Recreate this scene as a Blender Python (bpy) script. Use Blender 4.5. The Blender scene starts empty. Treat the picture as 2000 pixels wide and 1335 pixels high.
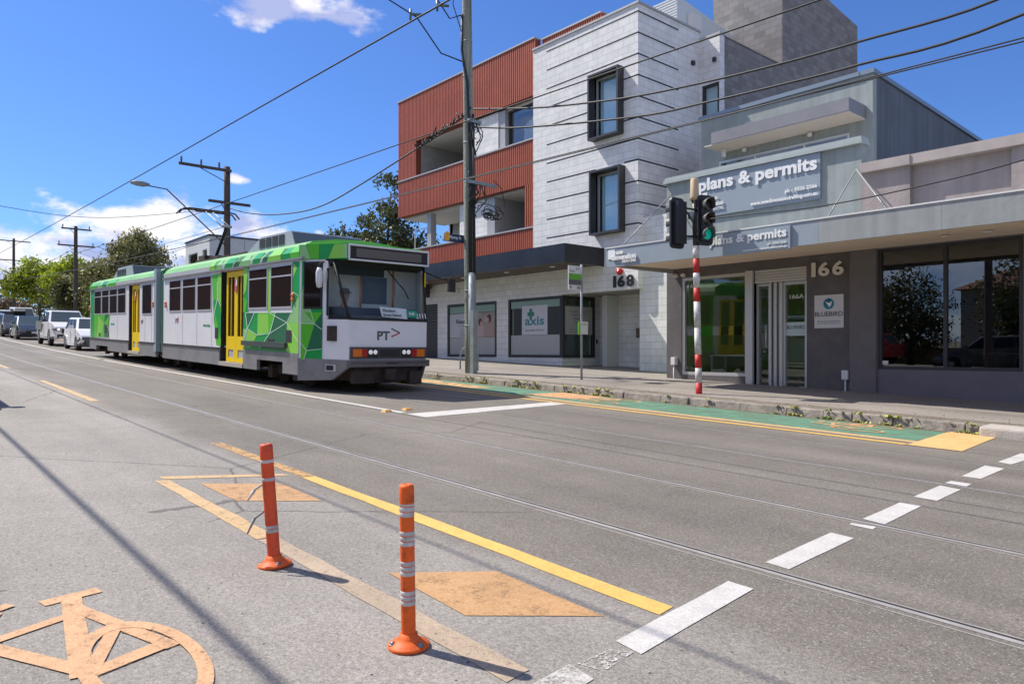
import bpy, bmesh, math, random
from mathutils import Vector, Matrix
rad = math.radians
SC = bpy.context.scene
COL = SC.collection
random.seed(7)

# ------------------------------------------------------------ camera, sky, sun, exposure
CAM_H = 1.16
cam_d = bpy.data.cameras.new('camera'); cam = bpy.data.objects.new('camera', cam_d); COL.objects.link(cam)
cam_d.sensor_width = 36; cam_d.lens = 36 * 1420 / 2000.0
cam_d.shift_y = 16.5 / 2000.0
cam_d.clip_start = .05; cam_d.clip_end = 5000
cam.location = (0, 0, CAM_H)
YAW = math.atan(1230 / 1420.0)
cam.rotation_euler = (rad(90), 0, rad(90) - YAW)
SC.camera = cam

SUN = Vector((-.74, -.30, 1.0)).normalized()
w = bpy.data.worlds.new('World'); SC.world = w; w.use_nodes = True
N = w.node_tree.nodes; L = w.node_tree.links; N.clear()
def nn(t, **k):
    n = N.new(t)
    for a, b in k.items(): setattr(n, a, b)
    return n
out = nn('ShaderNodeOutputWorld'); bg = nn('ShaderNodeBackground'); bg.inputs[1].default_value = .13
sky = nn('ShaderNodeTexSky', sky_type='NISHITA', sun_disc=False)
sky.sun_elevation = math.asin(SUN.z); sky.sun_rotation = math.atan2(SUN.x, SUN.y) % (2 * math.pi)
sky.air_density = 1.0; sky.dust_density = .3; sky.ozone_density = 2.5
hs = nn('ShaderNodeVectorMath', operation='MULTIPLY'); hs.inputs[1].default_value = (.375, .565, .91)   # the deep clear blue of this sky
L.new(sky.outputs[0], hs.inputs[0])
tc = nn('ShaderNodeTexCoord')
FWD = Vector((-math.cos(YAW), math.sin(YAW), 0)); RGT = Vector((math.sin(YAW), math.cos(YAW), 0))
def sdir(u, v):
    return (FWD + RGT * ((u - 1000) / 1420.) + Vector((0, 0, 1)) * ((684 - v) / 1420.)).normalized()
# cumulus groups: direction of the centre, horizontal and vertical half size
clouds = [(20, 488, .15, .052), (60, 530, .20, .050), (160, 482, .13, .045), (265, 455, .14, .040), (350, 468, .10, .060), (430, 462, .09, .060),
          (520, 480, .08, .040), (620, 458, .018, .012), (457, 347, .020, .008), (540, 4, .13, .030), (160, 520, .25, .040),
          (640, 30, .05, .012), (470, 440, .05, .03)]
prev = None
for u, v, sx, sz in clouds:
    c = sdir(u, v)
    a = nn('ShaderNodeVectorMath', operation='SUBTRACT'); L.new(tc.outputs['Generated'], a.inputs[0]); a.inputs[1].default_value = c
    b = nn('ShaderNodeVectorMath', operation='MULTIPLY'); L.new(a.outputs[0], b.inputs[0]); b.inputs[1].default_value = (1 / sx, 1 / sx, 1 / sz)
    l = nn('ShaderNodeVectorMath', operation='LENGTH'); L.new(b.outputs[0], l.inputs[0])
    m = nn('ShaderNodeMath', operation='SUBTRACT'); m.inputs[0].default_value = 1; L.new(l.outputs['Value'], m.inputs[1])
    if prev is None: prev = m
    else:
        x = nn('ShaderNodeMath', operation='SMOOTH_MAX'); x.inputs[2].default_value = .3
        L.new(prev.outputs[0], x.inputs[0]); L.new(m.outputs[0], x.inputs[1]); prev = x
mp = nn('ShaderNodeMapping'); mp.inputs['Scale'].default_value = (1, 1, 1.9); L.new(tc.outputs['Generated'], mp.inputs[0])
nz = nn('ShaderNodeTexNoise'); nz.inputs['Scale'].default_value = 13; nz.inputs['Detail'].default_value = 9; nz.inputs['Roughness'].default_value = .58; L.new(mp.outputs[0], nz.inputs[0])
nm = nn('ShaderNodeMath', operation='MULTIPLY_ADD'); L.new(nz.outputs[0], nm.inputs[0]); nm.inputs[1].default_value = 3.4; nm.inputs[2].default_value = -1.75
sm = nn('ShaderNodeMath', operation='ADD'); L.new(nm.outputs[0], sm.inputs[0]); L.new(prev.outputs[0], sm.inputs[1])
mr = nn('ShaderNodeMapRange', interpolation_type='SMOOTHSTEP'); mr.inputs[1].default_value = .10; mr.inputs[2].default_value = .75; L.new(sm.outputs[0], mr.inputs[0])
# shade of the clouds: lilac under the thick parts
mp2 = nn('ShaderNodeMapping'); mp2.inputs['Scale'].default_value = (1, 1, 2.2); mp2.inputs['Location'].default_value = (0, 0, .05); L.new(tc.outputs['Generated'], mp2.inputs[0])
n2 = nn('ShaderNodeTexNoise'); n2.inputs['Scale'].default_value = 11; n2.inputs['Detail'].default_value = 6; L.new(mp2.outputs[0], n2.inputs[0])
cr = nn('ShaderNodeValToRGB'); cr.color_ramp.elements[0].position = .42; cr.color_ramp.elements[0].color = (2.7, 3.1, 5.0, 1)
cr.color_ramp.elements[1].position = .56; cr.color_ramp.elements[1].color = (6.4, 6.2, 6.4, 1); L.new(n2.outputs[0], cr.inputs[0])
# broad cloud added behind the camera, out of view, to brighten the shade
dp = nn('ShaderNodeVectorMath', operation='DOT_PRODUCT'); L.new(tc.outputs['Generated'], dp.inputs[0]); dp.inputs[1].default_value = Vector((.60, -.68, .42)).normalized()
m3 = nn('ShaderNodeMath', operation='ADD'); L.new(dp.outputs['Value'], m3.inputs[0]); m4 = nn('ShaderNodeMath', operation='MULTIPLY_ADD'); L.new(n2.outputs[0], m4.inputs[0]); m4.inputs[1].default_value = 1.2; m4.inputs[2].default_value = -.6; L.new(m4.outputs[0], m3.inputs[1])
m5 = nn('ShaderNodeMapRange', interpolation_type='SMOOTHSTEP'); m5.inputs[1].default_value = .0; m5.inputs[2].default_value = .5; m5.inputs[4].default_value = .5; L.new(m3.outputs[0], m5.inputs[0])
m6 = nn('ShaderNodeMath', operation='MAXIMUM'); L.new(mr.outputs[0], m6.inputs[0]); L.new(m5.outputs[0], m6.inputs[1])
mx = nn('ShaderNodeMix', data_type='RGBA'); L.new(m6.outputs[0], mx.inputs[0]); L.new(hs.outputs[0], mx.inputs[6]); L.new(cr.outputs[0], mx.inputs[7])
L.new(mx.outputs[2], bg.inputs[0]); L.new(bg.outputs[0], out.inputs[0])

sd = bpy.data.lights.new('sun', 'SUN'); sd.energy = 4.7; sd.angle = rad(.53); sd.color = (1, .95, .87)
so = bpy.data.objects.new('sun', sd); COL.objects.link(so); so.rotation_euler = (-SUN).to_track_quat('-Z', 'Y').to_euler(); so.location = (-20, -20, 30)
VS = SC.view_settings; VS.view_transform = 'Standard'; VS.look = 'None'; VS.exposure = .40; VS.gamma = 1; VS.use_curve_mapping = False
SC.cycles.max_bounces = 7; SC.cycles.transparent_max_bounces = 12; SC.cycles.sample_clamp_indirect = 6

# ------------------------------------------------------------ measuring helpers (photo pixel -> real place)
G = .029809
def gz(x):
    z = -G * x
    if x < -20:
        d = min(-x, 70) - 20; z += .0002 * d * d
        if x < -70: z += (min(-x, 150) - 70) * .02
    if x < -150: z = G * 150 + .5 + 1.6
    return z
def gzp(x, y):   # footpath top
    return gz(x) + .12 + max(0, min(1, (y - 10.7) / 3.4)) * .08
def ray(u, v):
    d = FWD + RGT * ((u - 1000) / 1420.); return (d.x, d.y, (684 - v) / 1420.)
def gr(u, v, dz=0):
    r = ray(u, v); lo, hi = .5, 300
    for _ in range(60):
        m = (lo + hi) / 2
        if CAM_H + r[2] * m - gz(r[0] * m) - dz > 0: lo = m
        else: hi = m
    return (r[0] * lo, r[1] * lo)
def py(u, v, Y):
    r = ray(u, v); t = Y / r[1]; return (r[0] * t, CAM_H + r[2] * t)
def px(u, v, X):
    r = ray(u, v); t = X / r[0]; return (r[1] * t, CAM_H + r[2] * t)

# ------------------------------------------------------------ object helpers
OFF = {}
def tag(o, label=None, cat=None, group=None, kind=None):
    if label: o['label'] = label
    if cat: o['category'] = cat
    if group: o['group'] = group
    if kind: o['kind'] = kind
    return o
def thing(name, label, cat, loc=(0, 0, 0), group=None, rot=None, local=False):
    o = bpy.data.objects.new(name, None); COL.objects.link(o); o.location = loc
    o.empty_display_size = .3
    if rot: o.rotation_euler = rot
    OFF[o] = Vector((0, 0, 0)) if local else Vector(loc)
    return tag(o, label, cat, group)
class MB:
    def __init__(s): s.bm = bmesh.new(); s.mi = 0; s.M = None
    def v(s, p):
        p = Vector(p)
        return s.bm.verts.new(s.M @ p if s.M else p)
    def poly(s, pts, mi=None):
        f = s.bm.faces.new([s.v(p) for p in pts]); f.material_index = s.mi if mi is None else mi; return f
    def solid(s, vs, fs, mi=None):
        V = [s.v(p) for p in vs]
        for f in fs:
            q = s.bm.faces.new([V[i] for i in f]); q.material_index = s.mi if mi is None else mi
    def box(s, x0, x1, y0, y1, z0, z1, mi=None):
        s.solid([(x0, y0, z0), (x1, y0, z0), (x1, y1, z0), (x0, y1, z0), (x0, y0, z1), (x1, y0, z1), (x1, y1, z1), (x0, y1, z1)],
                [(3, 2, 1, 0), (4, 5, 6, 7), (0, 1, 5, 4), (1, 2, 6, 5), (2, 3, 7, 6), (3, 0, 4, 7)], mi); return s
    def prism(s, pts, ax, a, b, mi=None):
        f = {'x': lambda p, t: (t, p[0], p[1]), 'y': lambda p, t: (p[0], t, p[1]), 'z': lambda p, t: (p[0], p[1], t)}[ax]
        n = len(pts)
        s.solid([f(p, a) for p in pts] + [f(p, b) for p in pts],
                [tuple(range(n))[::-1], tuple(range(n, 2 * n))] + [(i, (i + 1) % n, n + (i + 1) % n, n + i) for i in range(n)], mi); return s
    def tube(s, pts, r, n=6, mi=None):
        pts = [Vector(p) for p in pts]; rings = []
        rr = r if isinstance(r, (list, tuple)) else [r] * len(pts)
        for i, p in enumerate(pts):
            d = (pts[min(i + 1, len(pts) - 1)] - pts[max(i - 1, 0)]).normalized()
            a = d.orthogonal().normalized() if i == 0 else (a - d * a.dot(d)).normalized()
            b = d.cross(a)
            rings.append([s.v(p + (a * math.cos(2 * math.pi * k / n) + b * math.sin(2 * math.pi * k / n)) * rr[i]) for k in range(n)])
        for A, B_ in zip(rings, rings[1:]):
            for k in range(n):
                f = s.bm.faces.new([A[k], A[(k + 1) % n], B_[(k + 1) % n], B_[k]]); f.smooth = True; f.material_index = s.mi if mi is None else mi
        for R_ in (rings[0][::-1], rings[-1]):
            f = s.bm.faces.new(R_); f.material_index = s.mi if mi is None else mi
        return s
    def lathe(s, prof, c=(0, 0, 0), n=24, ax='z', mi=None):
        rings = []
        for r, z in prof:
            ring = []
            for k in range(n):
                a = 2 * math.pi * k / n; x, y = r * math.cos(a), r * math.sin(a)
                p = {'z': (x, y, z), 'x': (z, x, y), 'y': (x, z, y)}[ax]
                ring.append(s.v((p[0] + c[0], p[1] + c[1], p[2] + c[2])))
            rings.append(ring)
        for A, B_ in zip(rings, rings[1:]):
            for k in range(n):
                f = s.bm.faces.new([A[k], A[(k + 1) % n], B_[(k + 1) % n], B_[k]]); f.smooth = True; f.material_index = s.mi if mi is None else mi
        for R_ in (rings[0][::-1], rings[-1]):
            f = s.bm.faces.new(R_); f.material_index = s.mi if mi is None else mi
        return s
    def wall(s, u0, u1, z0, z1, a, b, holes, ax='y', mi=None):
        """wall slab between planes a (front) and b with real openings; holes (u0,u1,z0,z1)"""
        f = (lambda u, t, z: (u, t, z)) if ax == 'y' else (lambda u, t, z: (t, u, z))
        us = sorted({u0, u1} | {min(max(h[i], u0), u1) for h in holes for i in (0, 1)})
        zs = sorted({z0, z1} | {min(max(h[i], z0), z1) for h in holes for i in (2, 3)})
        def solid_(i, j):
            if i < 0 or j < 0 or i >= len(us) - 1 or j >= len(zs) - 1: return False
            cu, cz = (us[i] + us[i + 1]) / 2, (zs[j] + zs[j + 1]) / 2
            return not any(h[0] < cu < h[1] and h[2] < cz < h[3] for h in holes)
        for i in range(len(us) - 1):
            for j in range(len(zs) - 1):
                if not solid_(i, j): continue
                A, B_, C, D = us[i], us[i + 1], zs[j], zs[j + 1]
                s.poly([f(A, a, C), f(B_, a, C), f(B_, a, D), f(A, a, D)], mi)
                s.poly([f(A, b, D), f(B_, b, D), f(B_, b, C), f(A, b, C)], mi)
                if not solid_(i - 1, j): s.poly([f(A, a, C), f(A, a, D), f(A, b, D), f(A, b, C)], mi)
                if not solid_(i + 1, j): s.poly([f(B_, a, D), f(B_, a, C), f(B_, b, C), f(B_, b, D)], mi)
                if not solid_(i, j - 1): s.poly([f(B_, a, C), f(A, a, C), f(A, b, C), f(B_, b, C)], mi)
                if not solid_(i, j + 1): s.poly([f(A, a, D), f(B_, a, D), f(B_, b, D), f(A, b, D)], mi)
        return s
    def each(s, name, m, parent=None, **k):
        bm = s.bm; seen = set(); r = []
        for f0 in list(bm.faces):
            if f0 in seen: continue
            st = [f0]; isl = []; seen.add(f0)
            while st:
                f = st.pop(); isl.append(f)
                for v in f.verts:
                    for g_ in v.link_faces:
                        if g_ not in seen: seen.add(g_); st.append(g_)
            n = MB(); mp_ = {}
            for f in isl:
                q = n.bm.faces.new([mp_.setdefault(v, None) or mp_.__setitem__(v, n.bm.verts.new(v.co)) or mp_[v] for v in f.verts]); q.material_index = f.material_index; q.smooth = f.smooth
            r.append(n.obj(name, m, parent, **k))
        s.bm.free(); return r
    def obj(s, name, m, parent=None, weld=False, bevel=0, kind=None, label=None, keep=False):
        if weld: bmesh.ops.remove_doubles(s.bm, verts=s.bm.verts, dist=1e-4)
        if not keep: bmesh.ops.recalc_face_normals(s.bm, faces=s.bm.faces)
        me = bpy.data.meshes.new(name); s.bm.to_mesh(me); s.bm.free()
        return link(name, me, m, parent, bevel, kind, label)
def link(name, me, m, parent=None, bevel=0, kind=None, label=None):
    for q in (m if isinstance(m, (list, tuple)) else [m]): me.materials.append(q)
    o = bpy.data.objects.new(name, me); COL.objects.link(o); OFF[o] = Vector((0, 0, 0))
    if parent: o.parent = parent; o.location = -OFF[parent]
    if bevel:
        b = o.modifiers.new('bevel', 'BEVEL'); b.width = bevel; b.segments = 2; b.limit_method = 'ANGLE'; b.angle_limit = rad(35)
    return tag(o, label=label, kind=kind)
def text(s, name, m, parent, o, r, up, wd, ht, bold=0., ext=.006, slant=0.):
    """lettering fitted to width wd, height ht; o lower left corner, r and up unit vectors"""
    cu = bpy.data.curves.new(name, 'FONT'); cu.body = s; cu.offset = bold; cu.resolution_u = 3; cu.extrude = .05; cu.space_character = 1 + bold * .5
    cu.shear = slant
    ob = bpy.data.objects.new(name, cu); COL.objects.link(ob); bpy.context.view_layer.update()
    me = bpy.data.meshes.new_from_object(ob); bpy.data.objects.remove(ob)
    xs = [v.co.x for v in me.vertices]; ys = [v.co.y for v in me.vertices]
    x0, x1, y0, y1 = min(xs), max(xs), min(ys), max(ys)
    o, r, up = Vector(o), Vector(r), Vector(up); nrm = r.cross(up)
    for v in me.vertices:
        v.co = o + r * ((v.co.x - x0) / (x1 - x0) * wd) + up * ((v.co.y - y0) / (y1 - y0) * ht) + nrm * (v.co.z / .05 + 1) * ext / 2
    return link(name, me, m, parent)

def digits(s, label, m, o, h, ws, gap, bold, ext):
    t = thing('house_number', label, 'house number', o); x = o[0]
    for ch, wd in zip(s, ws): text(ch, 'digit', m, t, (x, o[1], o[2]), (1, 0, 0), (0, 0, 1), wd, h, bold, ext); x += wd + gap
    return t
# ------------------------------------------------------------ materials
def s2l(c): return tuple(((x / 255.) / 12.92 if x / 255. <= .04045 else ((x / 255. + .055) / 1.055) ** 2.4) for x in c)
MATS = {}
def mat(name, col, rough=.6, metal=0, spec=.5, var=0, vs=3, bump=0, bs=40, coat=0, streak=0, emit=None, scale=None, detail=5, grime=0, gs=6, gcol=(.06, .05, .045)):
    if name in MATS: return MATS[name]
    m = bpy.data.materials.new(name); m.use_nodes = True; MATS[name] = m
    nt = m.node_tree; b = nt.nodes['Principled BSDF']; lk = nt.links
    b.inputs['Base Color'].default_value = (*col, 1); b.inputs['Roughness'].default_value = rough; b.inputs['Metallic'].default_value = metal
    b.inputs['Specular IOR Level'].default_value = spec; b.inputs['Coat Weight'].default_value = coat; b.inputs['Coat Roughness'].default_value = .06
    if emit: b.inputs['Emission Color'].default_value = (*col, 1); b.inputs['Emission Strength'].default_value = emit
    t = nt.nodes.new('ShaderNodeTexCoord')
    if var:
        mpn = nt.nodes.new('ShaderNodeMapping'); lk.new(t.outputs['Object'], mpn.inputs[0])
        if scale: mpn.inputs['Scale'].default_value = scale
        n = nt.nodes.new('ShaderNodeTexNoise'); n.inputs['Scale'].default_value = vs; n.inputs['Detail'].default_value = detail; n.inputs['Roughness'].default_value = .65
        lk.new(mpn.outputs[0], n.inputs[0])
        r = nt.nodes.new('ShaderNodeMapRange'); r.inputs[1].default_value = .3; r.inputs[2].default_value = .7
        r.inputs[3].default_value = 1 - var; r.inputs[4].default_value = 1 + var; lk.new(n.outputs[0], r.inputs[0])
        x = nt.nodes.new('ShaderNodeMix'); x.data_type = 'RGBA'; x.blend_type = 'MULTIPLY'; x.inputs[0].default_value = 1
        x.inputs[6].default_value = (*col, 1); lk.new(r.outputs[0], x.inputs[7]); lk.new(x.outputs[2], b.inputs['Base Color'])
        if streak:
            mq = nt.nodes.new('ShaderNodeMapping'); mq.inputs['Scale'].default_value = (4, 4, .12); lk.new(t.outputs['Object'], mq.inputs[0]); nq = nt.nodes.new('ShaderNodeTexNoise'); nq.inputs['Scale'].default_value = 1.6; nq.inputs['Detail'].default_value = 8; lk.new(mq.outputs[0], nq.inputs[0])
            rq = nt.nodes.new('ShaderNodeMapRange'); rq.inputs[1].default_value = .35; rq.inputs[2].default_value = .68; rq.inputs[3].default_value = 1 + streak * .4; rq.inputs[4].default_value = 1 - streak; lk.new(nq.outputs[0], rq.inputs[0])
            xq = nt.nodes.new('ShaderNodeMix'); xq.data_type = 'RGBA'; xq.blend_type = 'MULTIPLY'; xq.inputs[0].default_value = 1; lk.new(x.outputs[2], xq.inputs[6]); lk.new(rq.outputs[0], xq.inputs[7]); lk.new(xq.outputs[2], b.inputs['Base Color'])
    if grime:
        src = b.inputs['Base Color'].links[0].from_socket if b.inputs['Base Color'].links else None
        ng = nt.nodes.new('ShaderNodeTexNoise'); ng.inputs['Scale'].default_value = gs; ng.inputs['Detail'].default_value = 10; ng.inputs['Roughness'].default_value = .75; ng.inputs['Distortion'].default_value = .4; lk.new(t.outputs['Object'], ng.inputs[0])
        rg = nt.nodes.new('ShaderNodeMapRange'); rg.inputs[1].default_value = .50; rg.inputs[2].default_value = .72; rg.inputs[3].default_value = 0; rg.inputs[4].default_value = grime; lk.new(ng.outputs[0], rg.inputs[0])
        xg = nt.nodes.new('ShaderNodeMix'); xg.data_type = 'RGBA'; lk.new(rg.outputs[0], xg.inputs[0]); xg.inputs[6].default_value = (*col, 1); xg.inputs[7].default_value = (*gcol, 1)
        if src: lk.new(src, xg.inputs[6])
        lk.new(xg.outputs[2], b.inputs['Base Color'])
    if bump:
        n = nt.nodes.new('ShaderNodeTexNoise'); n.inputs['Scale'].default_value = bs; n.inputs['Detail'].default_value = 6; lk.new(t.outputs['Object'], n.inputs[0])
        p = nt.nodes.new('ShaderNodeBump'); p.inputs['Strength'].default_value = bump; p.inputs['Distance'].default_value = .02
        lk.new(n.outputs[0], p.inputs['Height']); lk.new(p.outputs[0], b.inputs['Normal'])
    return m
def block_mat(name, col, mortar, bw=.4, bh=.2, ms=.005, var=.12, rough=.85, bump=.5, flip=False):
    m = mat(name, col, rough); nt = m.node_tree; lk = nt.links; b = nt.nodes['Principled BSDF']
    t = nt.nodes.new('ShaderNodeTexCoord'); sp = nt.nodes.new('ShaderNodeSeparateXYZ'); lk.new(t.outputs['Object'], sp.inputs[0])
    a = nt.nodes.new('ShaderNodeMath'); a.operation = 'ADD'; lk.new(sp.outputs[0], a.inputs[0]); lk.new(sp.outputs[1], a.inputs[1])
    c = nt.nodes.new('ShaderNodeCombineXYZ'); lk.new(a.outputs[0], c.inputs[0]); lk.new(sp.outputs[2], c.inputs[1])
    br = nt.nodes.new('ShaderNodeTexBrick'); lk.new(c.outputs[0], br.inputs[0]); br.inputs['Scale'].default_value = 1
    br.inputs['Brick Width'].default_value = bw; br.inputs['Row Height'].default_value = bh; br.inputs['Mortar Size'].default_value = ms; br.inputs['Mortar Smooth'].default_value = .2
    br.inputs['Color1'].default_value = (*[x * (1 - var) for x in col], 1); br.inputs['Color2'].default_value = (*[min(1, x * (1 + var)) for x in col], 1)
    br.inputs['Mortar'].default_value = (*mortar, 1)
    n = nt.nodes.new('ShaderNodeTexNoise'); n.inputs['Scale'].default_value = 2.5; n.inputs['Detail'].default_value = 8; lk.new(t.outputs['Object'], n.inputs[0])
    r = nt.nodes.new('ShaderNodeMapRange'); r.inputs[1].default_value = .3; r.inputs[2].default_value = .7; r.inputs[3].default_value = .9; r.inputs[4].default_value = 1.07; lk.new(n.outputs[0], r.inputs[0])
    x = nt.nodes.new('ShaderNodeMix'); x.data_type = 'RGBA'; x.blend_type = 'MULTIPLY'; x.inputs[0].default_value = 1; lk.new(br.outputs[0], x.inputs[6]); lk.new(r.outputs[0], x.inputs[7])
    lk.new(x.outputs[2], b.inputs['Base Color'])
    p = nt.nodes.new('ShaderNodeBump'); p.inputs['Strength'].default_value = bump; p.inputs['Distance'].default_value = .01; p.invert = True
    lk.new(br.outputs['Fac'], p.inputs['Height']); lk.new(p.outputs[0], b.inputs['Normal']); return m
def glass_mat(name, tint, refl=.08, gain=1.0, rough=0.):
    m = bpy.data.materials.new(name); m.use_nodes = True; nt = m.node_tree; lk = nt.links; nt.nodes.clear(); MATS[name] = m
    o = nt.nodes.new('ShaderNodeOutputMaterial'); t = nt.nodes.new('ShaderNodeBsdfTransparent'); t.inputs[0].default_value = (*tint, 1)
    g = nt.nodes.new('ShaderNodeBsdfGlossy'); g.inputs['Roughness'].default_value = rough; g.inputs[0].default_value = (.95, .97, 1, 1)
    f = nt.nodes.new('ShaderNodeFresnel'); f.inputs[0].default_value = 1.5
    a = nt.nodes.new('ShaderNodeMath'); a.operation = 'MULTIPLY_ADD'; a.inputs[1].default_value = gain; a.inputs[2].default_value = refl; a.use_clamp = True
    lk.new(f.outputs[0], a.inputs[0]); x = nt.nodes.new('ShaderNodeMixShader'); ge = nt.nodes.new('ShaderNodeNewGeometry'); iv = nt.nodes.new('ShaderNodeMath'); iv.operation = 'SUBTRACT'; iv.inputs[0].default_value = 1; lk.new(ge.outputs['Backfacing'], iv.inputs[1]); ml = nt.nodes.new('ShaderNodeMath'); ml.operation = 'MULTIPLY'; lk.new(a.outputs[0], ml.inputs[0]); lk.new(iv.outputs[0], ml.inputs[1]); lk.new(ml.outputs[0], x.inputs[0]); lk.new(t.outputs[0], x.inputs[1]); lk.new(g.outputs[0], x.inputs[2]); lk.new(x.outputs[0], o.inputs[0])
    return m
def paint_mat(name, col, wear=.45, rough=.7, vs=9, soft=.08):
    """road paint: where it has worn off, the road under it shows"""
    m = mat(name, col, rough, var=.10, vs=6); nt = m.node_tree; lk = nt.links; b = nt.nodes['Principled BSDF']; o = nt.nodes['Material Output']
    t = nt.nodes.new('ShaderNodeTexCoord')
    def nz_(sc, det=4, ro=.7):
        n = nt.nodes.new('ShaderNodeTexNoise'); n.inputs['Scale'].default_value = sc; n.inputs['Detail'].default_value = det; n.inputs['Roughness'].default_value = ro; lk.new(t.outputs['Object'], n.inputs[0]); return n
    n = nz_(vs, 12, .8); n6 = nz_(75, 3, .7); ad = nt.nodes.new('ShaderNodeMath'); ad.operation = 'MULTIPLY_ADD'; lk.new(n6.outputs[0], ad.inputs[0]); ad.inputs[1].default_value = .38; sb = nt.nodes.new('ShaderNodeMath'); sb.operation = 'SUBTRACT'; lk.new(n.outputs[0], sb.inputs[0]); sb.inputs[1].default_value = .19; lk.new(sb.outputs[0], ad.inputs[2])
    r = nt.nodes.new('ShaderNodeMapRange'); r.inputs[1].default_value = wear - soft; r.inputs[2].default_value = wear + soft; lk.new(ad.outputs[0], r.inputs[0])
    prev = b.inputs['Base Color'].links[0].from_socket
    for sc, lo, hi in ((60, .84, 1.12), (190, .80, 1.16), (1.3, .94, 1.05)):
        q = nt.nodes.new('ShaderNodeMapRange'); q.inputs[1].default_value = .32; q.inputs[2].default_value = .68; q.inputs[3].default_value = lo; q.inputs[4].default_value = hi; lk.new(nz_(sc).outputs[0], q.inputs[0])
        m2 = nt.nodes.new('ShaderNodeMix'); m2.data_type = 'RGBA'; m2.blend_type = 'MULTIPLY'; m2.inputs[0].default_value = 1; lk.new(prev, m2.inputs[6]); lk.new(q.outputs[0], m2.inputs[7]); prev = m2.outputs[2]
    lk.new(prev, b.inputs['Base Color'])
    p = nt.nodes.new('ShaderNodeBump'); p.inputs['Strength'].default_value = .4; p.inputs['Distance'].default_value = .006; lk.new(nz_(110).outputs[0], p.inputs['Height']); lk.new(p.outputs[0], b.inputs['Normal'])
    tr = nt.nodes.new('ShaderNodeBsdfTransparent'); x = nt.nodes.new('ShaderNodeMixShader'); lk.new(r.outputs[0], x.inputs[0]); lk.new(tr.outputs[0], x.inputs[1]); lk.new(b.outputs[0], x.inputs[2]); lk.new(x.outputs[0], o.inputs[0]); return m
def asphalt_mat(name, base, chip, dark, patch=.16, band=True):
    m = mat(name, base, .82, spec=.35); nt = m.node_tree; lk = nt.links; b = nt.nodes['Principled BSDF']
    t = nt.nodes.new('ShaderNodeTexCoord')
    def noise(sc, det=6, rough=.6, scale=None, typ='ShaderNodeTexNoise'):
        q = nt.nodes.new(typ); q.inputs['Scale'].default_value = sc
        if typ == 'ShaderNodeTexNoise': q.inputs['Detail'].default_value = det; q.inputs['Roughness'].default_value = rough
        if scale:
            k = nt.nodes.new('ShaderNodeMapping'); k.inputs['Scale'].default_value = scale; lk.new(t.outputs['Object'], k.inputs[0]); lk.new(k.outputs[0], q.inputs[0])
        else: lk.new(t.outputs['Object'], q.inputs[0])
        return q
    def mul(c, f, lo, hi, a=.3, z=.7):
        r = nt.nodes.new('ShaderNodeMapRange'); r.inputs[1].default_value = a; r.inputs[2].default_value = z; r.inputs[3].default_value = lo; r.inputs[4].default_value = hi; lk.new(f, r.inputs[0])
        x = nt.nodes.new('ShaderNodeMix'); x.data_type = 'RGBA'; x.blend_type = 'MULTIPLY'; x.inputs[0].default_value = 1
        if isinstance(c, tuple): x.inputs[6].default_value = (*c, 1)
        else: lk.new(c, x.inputs[6])
        lk.new(r.outputs[0], x.inputs[7]); return x.outputs[2]
    c = mul(base, noise(.35, 5).outputs[0], 1 - patch, 1 + patch)
    if band:
        c = mul(c, noise(1.1, 4, .5, (.05, 1, 1)).outputs[0], .86, 1.12)      # wheel paths along the street
    if band:   # the tramway half of the road is older, darker and browner
        sx = nt.nodes.new('ShaderNodeSeparateXYZ'); lk.new(t.outputs['Object'], sx.inputs[0]); wv = nt.nodes.new('ShaderNodeMath'); wv.operation = 'MULTIPLY_ADD'; lk.new(noise(.6, 6).outputs[0], wv.inputs[0]); wv.inputs[1].default_value = 1.1; lk.new(sx.outputs[1], wv.inputs[2])
        q = nt.nodes.new('ShaderNodeMapRange'); q.interpolation_type = 'SMOOTHSTEP'; q.inputs[1].default_value = 2.75; q.inputs[2].default_value = 3.25; lk.new(wv.outputs[0], q.inputs[0])
        x = nt.nodes.new('ShaderNodeMix'); x.data_type = 'RGBA'; x.blend_type = 'MULTIPLY'; lk.new(q.outputs[0], x.inputs[0]); lk.new(c, x.inputs[6]); x.inputs[7].default_value = (.66, .64, .61, 1); c = x.outputs[2]
        c = mul(c, noise(1.3, 5, .6, (.09, 1, 1)).outputs[0], .80, 1.12)
        c = mul(c, noise(3.2, 7, .7).outputs[0], .93, 1.07)
    c = mul(c, noise(55, 3, .7).outputs[0], .74, 1.26, .32, .68)
    c = mul(c, noise(140, 2, .8).outputs[0], .66, 1.34, .32, .68)
    vz = noise(95, typ='ShaderNodeTexVoronoi')
    def spots(c, node, thr, col, rnd):
        sx = nt.nodes.new('ShaderNodeSeparateColor'); lk.new(node.outputs['Color'], sx.inputs[0])
        g = nt.nodes.new('ShaderNodeMath'); g.operation = 'GREATER_THAN'; g.inputs[1].default_value = rnd; lk.new(sx.outputs[0], g.inputs[0])
        h = nt.nodes.new('ShaderNodeMath'); h.operation = 'LESS_THAN'; h.inputs[1].default_value = thr; lk.new(node.outputs['Distance'], h.inputs[0])
        k = nt.nodes.new('ShaderNodeMath'); k.operation = 'MULTIPLY'; lk.new(g.outputs[0], k.inputs[0]); lk.new(h.outputs[0], k.inputs[1])
        x = nt.nodes.new('ShaderNodeMix'); x.data_type = 'RGBA'; lk.new(k.outputs[0], x.inputs[0]); lk.new(c, x.inputs[6]); x.inputs[7].default_value = (*col, 1); return x.outputs[2]
    c = spots(c, vz, .38, chip, .86)
    vd = noise(24, typ='ShaderNodeTexVoronoi'); c = spots(c, vd, .15, dark, .93)
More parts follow.
